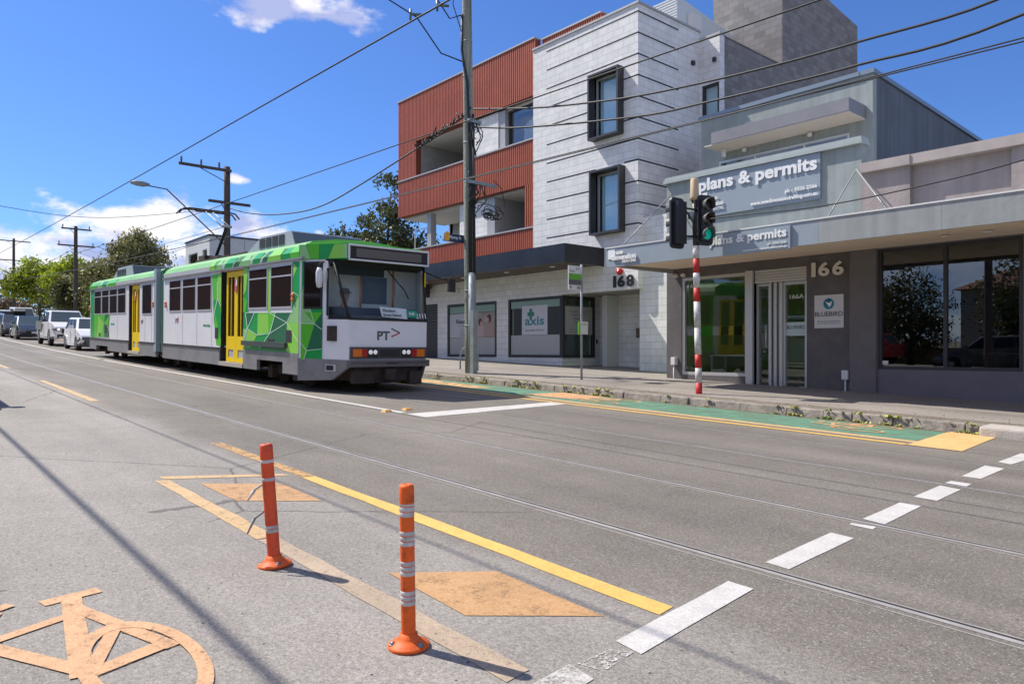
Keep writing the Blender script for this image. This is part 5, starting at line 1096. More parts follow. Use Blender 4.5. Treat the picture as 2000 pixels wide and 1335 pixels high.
b = MB(); b.prism([(dx + .15, dz + .64), (dx + .185, dz + .645), (dx + .16, dz + .69)], 'y', dy - .014, dy + .014); b.obj('nose', M_skin, body_)
b = MB(); b.box(dx + .135, dx + .157, dy - .026, dy + .026, dz + .605, dz + .613); b.obj('mouth', mat('lip', (.30, .08, .07), .6), body_)
for s in (-1, 1):
    b = MB(); b.box(dx + .05, dx + .08, dy + s * .085 - .01, dy + s * .085 + .01, dz + .65, dz + .71); b.obj('ear', M_skin, body_, bevel=.008)
# ------------------------------------------------------------ bollards
M_bo = mat('bollard_orange', (.80, .13, .02), .55, var=.16, vs=7, spec=.3, grime=.75, gs=16, gcol=(.10, .03, .02))
M_bod = mat('bollard_red_orange', (.70, .08, .02), .55, var=.2, vs=7, grime=.8, gs=14, gcol=(.12, .03, .02))
M_refl = mat('worn_reflective', (.50, .48, .46), .4, var=.35, vs=24)
M_bolt = mat('bolt', (.30, .29, .28), .4, metal=.8)
def bollard(label, x, y, h, bands, lean, r, m, bolts=3):
    t = thing('bollard', label, 'bollard', (x, y, gz(x)), 'orange flexible bollards in the traffic island', rot=lean, local=True); br_ = .083 if r > .029 else .079
    b = MB(); b.lathe([(0, .03), (r * .98, .03), (r, .045), (r, .55 * h), (r * 1.0, h - .075), (r * 1.04, h - .07), (r * 1.03, h - .012), (r * .9, h - .002), (r * .4, h), (r * .3, h - .008), (0, h - .008)], n=28); b.obj('post', m, t)
    b = MB(); b.lathe([(0, .0), (br_ * .97, .0), (br_, .008), (br_ * .94, .013), (br_ * .66, .025), (r * 1.35, .036), (r * 1.2, .052), (0, .052)], n=32); bs = b.obj('base', M_bo, t)
    for k in range(bolts):
        a = -2.2 + k * 2.09; b = MB(); b.lathe([(0, .016), (.009, .012), (.009, .026), (0, .028)], (.060 * math.cos(a), .060 * math.sin(a), 0), 8); b.lathe([(.010, .0145), (.015, .0155), (.014, .0205), (.010, .0195)], (.060 * math.cos(a), .060 * math.sin(a), 0), 12); b.obj('bolt', M_bolt, bs)
    for z0, z1 in bands:
        b = MB(); b.lathe([(r * 1.0, z0), (r * 1.035, z0 + .001), (r * 1.035, z1 - .001), (r * 1.0, z1)], n=28); b.obj('reflective_band', M_refl, t)
    return t
H2 = .60
bb = []
for a, c in ((350, 435), (508, 590), (668, 748), (825, 905)):     # heights read off the photo, in its zoom
    z1 = H2 * (1090 + 40 - a) / (1130 - 262.); z0 = H2 * (1090 + 40 - c) / (1130 - 262.)
    d = (z1 - z0) / 3
    for k in range(3): bb.append((z0 + k * d + .001, z0 + (k + 1) * d - .002))
bollard('nearest orange flexible bollard with four silver striped bands', -2.28, 1.47, H2, bb, (rad(.6), rad(-.5), .3), .0268, M_bo)
H1 = .60
bb = []
for a, c in ((133, 150), (230, 247), (487, 503), (506, 524)):
    bb.append((H1 * (705 - c) / (705 - 47.), H1 * (705 - a) / (705 - 47.)))
t1_ = bollard('farther red orange bollard leaning left with torn ties and three thin bands', -3.47, 1.46, H1, bb, (rad(3.1), rad(-2.8), 0), .0305, M_bod)
for k, (z, c) in enumerate(((.40, 0), (.26, 1))):
    b = MB(); p = Vector((-3.505, 1.415, gz(-3.5) + z)); q = p + Vector((-.02, -.035, -.03))
    b.tube([p + Vector((.02, .015, .03)), p, q], .006, 5); b.tube([q, q + Vector((-.01, -.03, -.05 - .02 * k))], [.009, .004], 5)
    o = b.obj('torn_tie', mat('tie_white', (.52, .50, .47), .6) if c == 0 else mat('tie_grey', (.28, .29, .28), .6)); tag(o, ['white torn cable tie high on the leaning bollard', 'grey torn strap halfway down the leaning bollard'][k], 'cable tie')

# ------------------------------------------------------------ utility poles and cables
M_timb = mat('treated_timber', (.24, .245, .20), .9, var=.55, vs=2.5, scale=(7, 7, .22), bump=1.0, bs=22)
M_timbd = mat('dark_timber', (.085, .07, .06), .85, var=.3, vs=2, scale=(6, 6, .3))
M_galv = mat('galvanised', (.27, .30, .31), .6, metal=.2, var=.2, vs=4, grime=.4, gs=5)
M_cab = mat('cable_black', (.02, .02, .022), .6)
M_ins = mat('insulator', (.10, .13, .11), .35)
def pole(label, x, y, h, r0, r1, arms, m, lean=(0, 0), base=None):
    z0 = gzp(x, y) if base is None else base
    t = thing('utility_pole', label, 'utility pole', (x, y, z0)); n = 8
    pts = [(x + lean[0] * i / n, y + lean[1] * i / n, z0 - .3 + (h + .3) * i / n) for i in range(n + 1)]
    b = MB(); b.tube(pts, [r0 + (r1 - r0) * i / n for i in range(n + 1)], 14); b.obj('pole', m, t)
    for z, y0, y1, ins in arms:
        xx = x + lean[0] * z / h + r1 + .05
        b = MB(); b.box(xx - .05, xx + .05, y + y0, y + y1, z0 + z - .055, z0 + z + .055); b.tube([(xx, y + (y0 + .25 * (y1 - y0)) * .8, z0 + z - .05), (xx, y, z0 + z - .55)], .02); a = b.obj('crossarm', m, t)
        for yy in ins:
            b = MB(); b.lathe([(0, 0), (.035, 0), (.03, .05), (.055, .08), (.03, .11), (.055, .15), (.03, .18), (.045, .24), (0, .26)], (xx, y + yy, z0 + z + .055), 10); b.obj('insulator', M_ins, a)
    return t
p1 = pole('tall green timber utility pole wrapped in cables beside the black canopy', -14.85, 11.47, 11.2, .155, .115, [(10.35, -2.0, .5, (-1.9, -1.1, .4))], M_timb, (-.08, -.10))
Z1 = gzp(-14.85, 11.47)
b = MB(); b.tube([(-14.68, 11.36, Z1 - .1), (-14.68, 11.36, Z1 + 2.55)], .085, 12); b.box(-14.66, -14.52, 11.28, 11.42, Z1 - .1, Z1 + 1.6); b.obj('cable_guard', M_galv, p1)
b = MB(); b.tube([(-14.70, 11.33, Z1 + 2.5), (-14.72, 11.33, Z1 + 5.5), (-14.80, 11.30, Z1 + 7.4), (-14.98, 11.28, Z1 + 8.3), (-14.96, 11.27, Z1 + 9.2)], .045, 8); b.tube([(-14.64, 11.42, Z1 + 2.5), (-14.68, 11.40, Z1 + 6.6)], .035, 6); b.obj('riser_cable', M_cab, p1)
b = MB(); b.tube([(-14.95, 11.28, Z1 + 9.2), (-15.0, 10.9, Z1 + 9.0), (-15.1, 10.3, Z1 + 9.7), (-15.2, 10.0, Z1 + 10.3)], .018); b.tube([(-14.97, 11.28, Z1 + 8.0), (-15.1, 10.7, Z1 + 8.1), (-15.3, 10.1, Z1 + 8.9), (-15.5, 9.4, Z1 + 9.2), (-15.6, 9.1, Z1 + 10.3)], .018); b.tube([(-14.95, 11.3, Z1 + 8.6), (-15.0, 11.0, Z1 + 9.4), (-15.0, 11.1, Z1 + 10.3)], .012); b.obj('dropper_cable', M_cab, p1)
for p in ((-15.05, 10.55, Z1 + 9.25), (-15.35, 9.95, Z1 + 8.95)):
    b = MB(); b.tube([p, (p[0] + .1, p[1] + .28, p[2] + .03)], .035, 8); b.tube([(p[0], p[1], p[2] - .15), (p[0], p[1], p[2] + .12)], .03, 8); b.obj('cable_joint', M_ins, p1)
rn = random.Random(8)
for (zz, y0, y1) in ((4.85, 11.1, 12.1), (6.4, 11.2, 11.6)):
    b = MB(); b.box(-14.66, -14.58, y0, y1, Z1 + zz - .04, Z1 + zz + .04); b.obj('cable_bracket', M_galv, p1)
    for k in range(7):
        yy = y0 + (y1 - y0) * rn.random(); b = MB(); b.tube([(-14.6, yy, Z1 + zz), (-14.55, yy + rn.uniform(-.15, .15), Z1 + zz - .25), (-14.6, yy + rn.uniform(-.2, .2), Z1 + zz - rn.uniform(.3, .6)), (-14.68, 11.5, Z1 + zz - rn.uniform(.4, .9))], .014, 5); b.obj('cable_loop', M_cab, p1)
for k in range(9):
    a0 = rn.uniform(0, 6.28); rr_ = rn.uniform(.10, .22); cy, cz = 11.85 + rn.uniform(-.15, .2), Z1 + 4.1 + rn.uniform(-.12, .15)
    b = MB(); b.tube([(-14.58 + .02 * k, cy + rr_ * 1.5 * math.cos(a0 + q * .6), cz + rr_ * .7 * math.sin(a0 + q * .6)) for q in range(10)], .012, 5); b.obj('cable_loop', M_cab, p1)
b = MB(); b.tube([(-14.6, 12.0, Z1 + 5.0), (-14.55, 12.25, Z1 + 4.8), (-14.55, 12.35, Z1 + 4.4), (-14.6, 12.2, Z1 + 4.0), (-14.6, 11.9, Z1 + 3.95)], .012, 5); b.obj('cable_loop', M_cab, p1)
for zz in (1.2, 2.1, 3.2, 5.9, 7.6, 8.5):
    b = MB(); b.lathe([(.165 - zz * .004, zz), (.165 - zz * .004, zz + .03)], (-14.85 - .08 * zz / 11, 11.47 - .10 * zz / 11, Z1), 16); b.obj('strap', M_galv, p1)
p2 = pole('dark utility pole with lamp bracket and crossarm rising behind the tram roof', -32.2, 11.4, 8.05, .15, .13, [(7.85, -2.05, .12, (-1.95, -1.15, -.4)), (6.45, -.85, .95, ())], M_timbd)
Z2 = gzp(-32.2, 11.4)
b = MB(); b.tube([(-32.1, 11.3, Z2 + 4.6), (-32.1, 8.9, Z2 + 6.7), (-32.1, 8.2, Z2 + 6.74)], .028, 6); b.obj('lamp_arm', M_timbd, p2)
b = MB(); b.lathe([(0, -.38), (.06, -.36), (.11, -.15), (.12, .1), (.05, .34), (0, .36)], (-32.1, 7.9, Z2 + 6.78), 12, 'y'); b.obj('lamp_head', M_galv, p2)
pole('plain dark utility pole with two crossarms in front of the bright green trees', -65.1, 11.4, 8.35, .16, .13, [(8.1, -1.0, 1.05, (-.9, .9)), (6.8, -1.25, 1.3, (-1.15, 1.15))], M_timbd)
pole('farthest utility pole at the left edge above the green trees', -100, 11.35, 9.7, .17, .13, [(9.4, -1.6, 1.6, ()), (7.2, -2.2, 2.2, ())], M_timbd)
p5 = pole('timber utility pole outside the right of the picture', 20, 11.4, 11, .16, .12, [(10.2, -2.0, .5, ())], M_timb)
def cable(name, label, pts, r=.014, n=5, group='overhead cables'):
    # smooth curve through the points
    P_ = [Vector(p) for p in pts]; ls = [(b_ - a_).length for a_, b_ in zip(P_, P_[1:])]; N_ = [P_[0]]; Q_ = []
    for i, l_ in enumerate(ls):      # long spans beside short ones are divided, so that the curve does not overshoot
        nb = min([ls[j] for j in (i - 1, i + 1) if 0 <= j < len(ls)] or [l_])
        k_ = math.ceil(l_ / 2.) if l_ > 2.5 * nb and l_ > 2.5 else 1
        N_ += [P_[i].lerp(P_[i + 1], (q + 1) / k_) for q in range(k_)]
    P_ = N_
    for i in range(len(P_) - 1):
        p0, p1_, p2_, p3 = P_[max(i - 1, 0)], P_[i], P_[i + 1], P_[min(i + 2, len(P_) - 1)]
        for k in range(6):
            t = k / 6.; Q_.append(.5 * ((2 * p1_) + (p2_ - p0) * t + (2 * p0 - 5 * p1_ + 4 * p2_ - p3) * t * t + (3 * p1_ - p0 - 3 * p2_ + p3) * t ** 3))
    Q_.append(P_[-1]); b = MB(); b.tube(Q_, r, n); o = b.obj(name, M_cab); tag(o, label, 'cable', group); return o
def pl(uv, Y): return [(py(u, v, Y)[0], Y, py(u, v, Y)[1]) for u, v in uv]
def road_line(Y, h, x0=24, x1=-135): return [(x, Y, gz(x) + h) for x in [x0 + (x1 - x0) * i / 14. for i in range(15)]]
cable('contact_wire', 'tram contact wire over the far track, crossing behind the timber pole', road_line(7.28, 4.65), .011)
cable('contact_wire', 'topmost thin contact wire over the near track, crossing the open blue sky', road_line(4.2, 4.42), .010)
cable('feeder_cable', 'straight twin feeder crossing the red cladding and block tower below the twisted cables', road_line(10.6, 4.875), .011)
cable('feeder_cable', 'lower of the twin feeder wires, parting at the upper right', [(x, 10.45, gz(x) + 4.80 + (.0 if x < -8 else (x + 8) * .012)) for x in (-90, -60, -32, -20, -14.8, -8, -4, 0, 6, 20)], .011)
cable('bundled_cable', 'upper twisted cable from the timber pole across the tower window to the right', pl([(925, 213), (1040, 211), (1148, 201), (1243, 188), (1367, 163), (1520, 126), (1677, 82), (1947, 0)], 11.35) + [(2, 11.38, 7.3), (20, 11.4, 9.5)], .022)
cable('bundled_cable', 'lower twisted cable from the timber pole across the tower window to the right', pl([(925, 248), (1020, 249), (1243, 228), (1380, 200), (1520, 167), (1677, 127), (2000, 28)], 11.35) + [(2, 11.38, 6.6), (20, 11.4, 8.8)], .022)
cable('bundled_cable', 'thick sagging cable from the timber pole to the pole behind the tram', pl([(445, 405), (480, 415), (530, 419), (590, 413), (640, 397), (700, 363), (760, 325), (815, 290), (860, 262), (908, 225)], 11.38), .024)
cable('service_cable', 'thin cable rising to the right in front of the taupe parapet', [(-7.81, 11.35, 3.55)] + pl([(1450, 420), (1600, 403), (1777, 368), (2000, 312)], 11.15) + [(20, 11.5, 8)], .011)
cable('span_wire', 'thin sagging wire crossing the sky at the far left above the clouds', [(-32.2, 11.3, Z2 + 6.1)] + [(-32.2,) + px(u, v, -32.2) for u, v in ((367, 414), (350, 415.5), (225, 424.5), (125, 421), (0, 402))] + [(-32.2, -3.2, 7.2)], .011)
cable('service_cable', 'pale lower cable crossing in front of the big round tree', [(-32.2, 11.4, Z2 + 5.1), (-42, 11.4, 6.3), (-52, 11.4, 6.6), (-65.1, 11.4, gz(-65) + 6.6)], .012)
cable('service_cable', 'pale higher cable crossing in front of the big round tree', [(-32.2, 11.5, Z2 + 5.5), (-42, 11.5, 6.9), (-52, 11.5, 7.2), (-65.1, 11.5, gz(-65) + 6.9)], .012)
cable('service_cable', 'thin cable between the two far poles at the left edge', [(-65.1, 11.3, gz(-65) + 6.75), (-80, 11.3, gz(-80) + 6.2), (-100, 11.35, gz(-100) + 7.1)], .016)
cable('bundled_cable', 'thick cable whose soft shadow crosses the road at the lower left', [(x, -.54, gz(x) + 4.95) for x in range(24, -60, -6)], .022, group='overhead cables')
cable('service_cable', 'thin cable whose shadow passes under both painted diamonds', [(x, .77, gz(x) + 4.95) for x in range(24, -60, -6)], .011)
rn = random.Random(4)
b = MB()
for k in range(26):
    t = k / 25.; u = 815 + 95 * t; v = 290 - 64 * t; x, z = py(u, v, 11.3); b.tube([(x, 11.3, z), (x + rn.uniform(-.1, .2), 11.3 + rn.uniform(-.1, .1), z + rn.uniform(.05, .22))], .02, 5)
cl_ = b.obj('cable_clamps', M_cab); tag(cl_, 'cluster of cable clamps on the sagging cable left of the timber pole', 'cable clamps', kind='stuff')

# street name sign, lamp, hoop, stop flag
t = thing('street_sign', 'dark blue Murray St name sign with orange end on the timber pole', 'street sign', (-14.9, 11.3, 3.9))
zz = 4.02; b = MB(); b.box(-15.0, -14.97, 10.72, 11.33, zz - .10, zz + .10); b.obj('sign_blade', mat('sign_navy', (.02, .045, .10), .4), t)
text('Murray St', 'lettering', M_letw, t, (-14.966, 10.86, zz - .045), (0, 1, 0), UP, .38, .10, .02, .002)
b = MB(); b.poly([(-14.966, 10.72, zz - .09), (-14.966, 10.86, zz - .09), (-14.966, 10.86, zz + .12), (-14.966, 10.78, zz + .16), (-14.966, 10.70, zz + .06)]); b.obj('orange_end', mat('sign_orange', (.85, .38, .02), .5), t, keep=True)
t = thing('bicycle_hoop', 'curved steel bicycle hoop on the footpath left of the timber pole', 'bicycle hoop', (-15.9, 12.0, gzp(-15.9, 12)))
zb = gzp(-16, 12); b = MB(); b.tube([(-16.30, 12.20, zb - .1), (-16.28, 12.2, zb + .40), (-16.15, 12.2, zb + .58), (-15.9, 12.2, zb + .66), (-15.6, 12.2, zb + .58), (-15.5, 12.2, zb + .4), (-15.5, 12.2, zb - .1)], .022, 8); b.obj('hoop', M_galv, t)
t = thing('tram_stop_sign', 'slim tram stop pole with white and green flag on the footpath', 'stop sign', (-11.49, 12.07, gzp(-11.5, 12)))
zb = gzp(-11.5, 12); b = MB(); b.tube([(-11.49, 12.05, zb - .2), (-11.49, 12.05, 3.11)], .027, 10); b.obj('post', M_galv, t)
b = MB(); b.box(-11.50, -11.48, 11.62, 12.02, 2.52, 3.07); fl = b.obj('flag', M_whitep, t); b = MB(); b.box(-11.478, -11.474, 11.625, 12.015, 2.76, 2.89); b.obj('green_band', mat('band_green', (.13, .42, .03), .5), fl); b = MB(); b.box(-11.478, -11.474, 11.625, 12.015, 2.64, 2.755); b.obj('grey_band', mat('band_grey', (.12, .12, .13), .5), fl)
text('Stop', 'lettering', M_letd, fl, (-11.475, 11.66, 2.92), (0, 1, 0), UP, .15, .05, 0, .002); text('19', 'lettering', M_letd, fl, (-11.475, 11.86, 2.98), (0, 1, 0), UP, .10, .05, 0, .002); text('R', 'lettering', M_letb, fl, (-11.475, 11.67, 2.56), (0, 1, 0), UP, .05, .055, 0, .002); text('30', 'lettering', M_letb, fl, (-11.475, 11.88, 2.55), (0, 1, 0), UP, .11, .06, 0, .002)
b = MB(); b.box(-11.47, -11.42, 11.95, 12.19, 1.53, 1.81); tb = b.obj('timetable_box', M_whitep, t, bevel=.006); b = MB(); b.box(-11.47, -11.43, 11.91, 11.948, 1.53, 1.81); b.obj('box_edge', MATS['band_green'], tb)
text('Timetable', 'lettering', M_letd, tb, (-11.419, 11.98, 1.74), (0, 1, 0), UP, .17, .03, 0, .001)

# ------------------------------------------------------------ traffic light
LX, LY = -7.81, 11.3; zb = gzp(LX, LY); ZT_ = 3.93
tl = thing('traffic_light', 'red and white banded traffic light pole with two black signal heads and green lit lens', 'traffic light', (LX, LY, zb))
M_pr = mat('pole_red', (.50, .025, .02), .55, var=.3, vs=8); M_pw = mat('pole_white', (.56, .53, .51), .55, var=.4, vs=7); M_sigb = mat('signal_black', (.016, .016, .018), .45)
vs_ = [480, 508, 535, 560, 588, 665 - 77 + 28, 655, 0]
edges = [765, 747, 718, 692, 640, 589, 562, 533, 505, 480]
cols = ['r', 'w', 'r', 'w', 'w', 'r', 'w', 'r', 'w', 'r']
zc = [px(1364, v, LX - .03)[1] for v in edges]; cols = ['r', 'w', 'r', 'w', 'w', 'r', 'w', 'r', 'w']
for i in range(len(edges) - 1):
    b = MB(); za, zb_ = (zb - .1 if i == 0 else zc[i]), zc[i + 1]
    b.tube([(LX - .022 * za, LY - .004 * za, za), (LX - .022 * zb_, LY - .004 * zb_, zb_ - .0005)], .060, 16)
    b.obj('pole_band', M_pr if cols[i] == 'r' else M_pw, tl)
b = MB(); b.tube([(LX - .068, LY - .01, zc[-1]), (LX - .09, LY - .02, ZT_ + .05)], .055, 12); b.obj('pole_top', M_sigb, tl)
b = MB(); b.lathe([(.03, 0), (.085, .0), (.088, .06), (.08, .10), (.075, .38), (.06, .40), (0, .41)], (LX - .09, LY - .02, ZT_ - .02), 16); b.obj('beige_canister', mat('canister_beige', (.52, .39, .23), .6), tl)
def head(ox, oy, ang, lit, wd=.36, ht=.92, z0=3.10):
    """signal head facing local +x"""
    e = MB(); M_ = Matrix.Translation((ox, oy, z0)) @ Matrix.Rotation(ang, 4, 'Z'); e.M = M_
    pr_h = []
    for cx, cz, a0 in ((wd / 2 - .08, .08, -90), (wd / 2 - .08, ht - .08, 0), (-wd / 2 + .08, ht - .08, 90), (-wd / 2 + .08, .08, 180)):
        for k in range(5): a = rad(a0 + k * 22.5); pr_h.append((cx + .08 * math.cos(a), cz + .08 * math.sin(a)))
    e.prism(pr_h, 'x', -.02, .02); hd_ = e.obj('signal_head', M_sigb, tl)
    e = MB(); e.M = M_; e.box(-.13, -.021, -.12, .12, .08, ht - .08); e.box(.0205, .06, -.125, .125, .08, ht - .08); e.obj('signal_body', M_sigb, hd_)
    for k in range(3):
        cz = ht * (.80 - .29 * k); 
        e = MB(); e.M = M_; e.lathe([(0, .0605), (.10, .0605), (.09, .075), (.04, .085), (0, .087)], (0, 0, cz), 20, 'x')
        on = lit and k == 2
        e.obj('lens', mat('lens_green_lit', (.0, .36, .28), .3, emit=.28) if on else mat('lens_dark', (.03, .025, .02), .25), hd_)
        e = MB(); e.M = M_; nseg = 14; ra = .115
        for i in range(nseg):
            a0, a1 = rad(-35 + 250 * i / nseg), rad(-35 + 250 * (i + 1) / nseg)
            L0, L1 = .26 - .10 * abs(math.cos(a0)), .26 - .10 * abs(math.cos(a1))
            o0 = [(.061, ra * math.cos(a0), cz + ra * math.sin(a0)), (.061, ra * math.cos(a1), cz + ra * math.sin(a1)), (L1, ra * math.cos(a1), cz + ra * math.sin(a1)), (L0, ra * math.cos(a0), cz + ra * math.sin(a0))]
            rb = ra - .006; o1 = [(p[0], p[1] * rb / ra, cz + (p[2] - cz) * rb / ra) for p in o0]
            e.solid(o0 + o1, [(0, 1, 2, 3), (7, 6, 5, 4), (3, 2, 6, 7), (0, 4, 5, 1)])
        e.obj('visor', mat('visor_grey', (.10, .095, .09), .5), hd_)
    return hd_
head(LX + .05, LY + .10, rad(-18), True, wd=.335, z0=3.08)
head(LX - .22, LY - .38, rad(176), False, z0=3.01)
b = MB(); b.tube([(LX, LY, 3.72), (LX - .15, LY - .38, 3.75)], .02); b.tube([(LX, LY, 3.25), (LX - .15, LY - .38, 3.22)], .02); b.tube([(LX - .12, LY - .3, 3.75), (LX + .0, LY - .22, 3.5), (LX + .02, LY - .1, 3.32)], .014); b.obj('bracket', M_sigb, tl)
b = MB(); b.lathe([(0, 0), (.05, 0), (.05, .12), (0, .13)], (LX - .06, LY - .18, 3.55), 10); b.obj('push_button_bell', M_galv, tl)

# ------------------------------------------------------------ weeds along the kerb
M_weed = mat('weed_green', (.38, .38, .09), .7, var=.5, vs=9); M_weedd = mat('weed_dark', (.24, .29, .07), .7, var=.4, vs=9)
weeds = [(850, 737, 1.0), (873, 741, 1.3), (905, 742, .5), (975 - 60, 745, .9), (940, 746, 1.1), (982, 749, 1.0), (1003, 751, 1.1), (1020, 752, .6), (1040, 755, 1.1), (1062, 757, .9), (1095, 759, .5), (1112, 762, 1.1), (1130, 763, .7), (1148, 765, 1.2), (1160, 766, .9), (1180, 768, 1.0), (1300, 780, .5), (1365, 784, 1.3), (1378, 785, .7), (1514, 800, .9), (1547, 803, 1.1), (1580, 806, .5), (1612, 809, 1.4), (1640, 812, .7), (1675, 814, .9), (1690, 817, .7), (1730, 820, 1.2), (1755, 823, .8), (1790, 827, .7), (1860, 832, 1.9), (1885, 834, 1.4), (1905, 836, .8)]
for i, (u, v, s) in enumerate([w_ for n_, w_ in enumerate(weeds) if n_ % 4 != 1]):
    X, _ = py(u, v, 10.47); rn = random.Random(100 + i); b = MB(); z0 = gz(X); s *= (.62 if u > 1200 else .9) * rn.uniform(.6, 1.15)
    for k in range(int(60 * s)):
        a = rn.uniform(0, 6.28); r = rn.gauss(0, .055 * s); x = X + rn.gauss(0, .06 * s * rn.choice((.6, 1, 1.8))); y = 10.49 + abs(rn.gauss(0, .04)) - .02; h = rn.uniform(.01, .045) * (.5 + .5 * s); zz = z0 + (.115 if y > 10.52 else 0)
        dxx, dyy = math.cos(a) * .035, math.sin(a) * .035; wd = .010 + rn.random() * .014
        c = Vector((x + dxx, y + dyy, zz + h)); n_ = Vector((-math.sin(a), math.cos(a), 0)) * wd
        b.poly([(x - n_.x, y - n_.y, zz), (x + n_.x, y + n_.y, zz), tuple(c + n_ * .6 + Vector((dxx * .4, dyy * .4, .004))), tuple(c - n_ * .6)])
    o = b.obj('weed', M_weed if rn.random() < .72 else M_weedd, keep=True)
    where = 'left of the slim tram stop pole' if u < 1120 else ('between the tram stop pole and the striped signal pole' if u < 1360 else ('at the foot of the striped signal pole' if u < 1400 else ('in front of the office doors' if u < 1600 else ('in front of the wide dark window' if u < 1800 else 'by the pale concrete kerb at the right'))))
    tag(o, 'weeds growing from the kerb ' + where, 'weed', 'weeds ' + where)

# dry leaves and grit gathered along the kerb
rn = random.Random(55); b = MB()
for k in range(900):
    x = -2.5 - rn.random() ** 1.3 * 24; side_ = rn.random()
    y = 10.36 + abs(rn.gauss(0, .06)) if side_ < .45 else 10.75 + abs(rn.gauss(0, .35))
    if 10.48 < y < 10.74: y = 10.76
    z = (gz(x) if y < 10.5 else gzp(x, y)) + .006; a = rn.uniform(0, 3.14); s = rn.uniform(.008, .022); c, d = math.cos(a) * s, math.sin(a) * s
    b.poly([(x - c, y - d, z), (x + d * .5, y - c * .5, z + rn.uniform(0, .008)), (x + c, y + d, z), (x - d * .5, y + c * .5, z + .002)])
o = b.obj('fallen_leaves', mat('dry_leaf', (.17, .12, .06), .9, var=.5, vs=30), keep=True); tag(o, 'dry leaves and grit scattered along the kerb', 'leaves', kind='stuff')
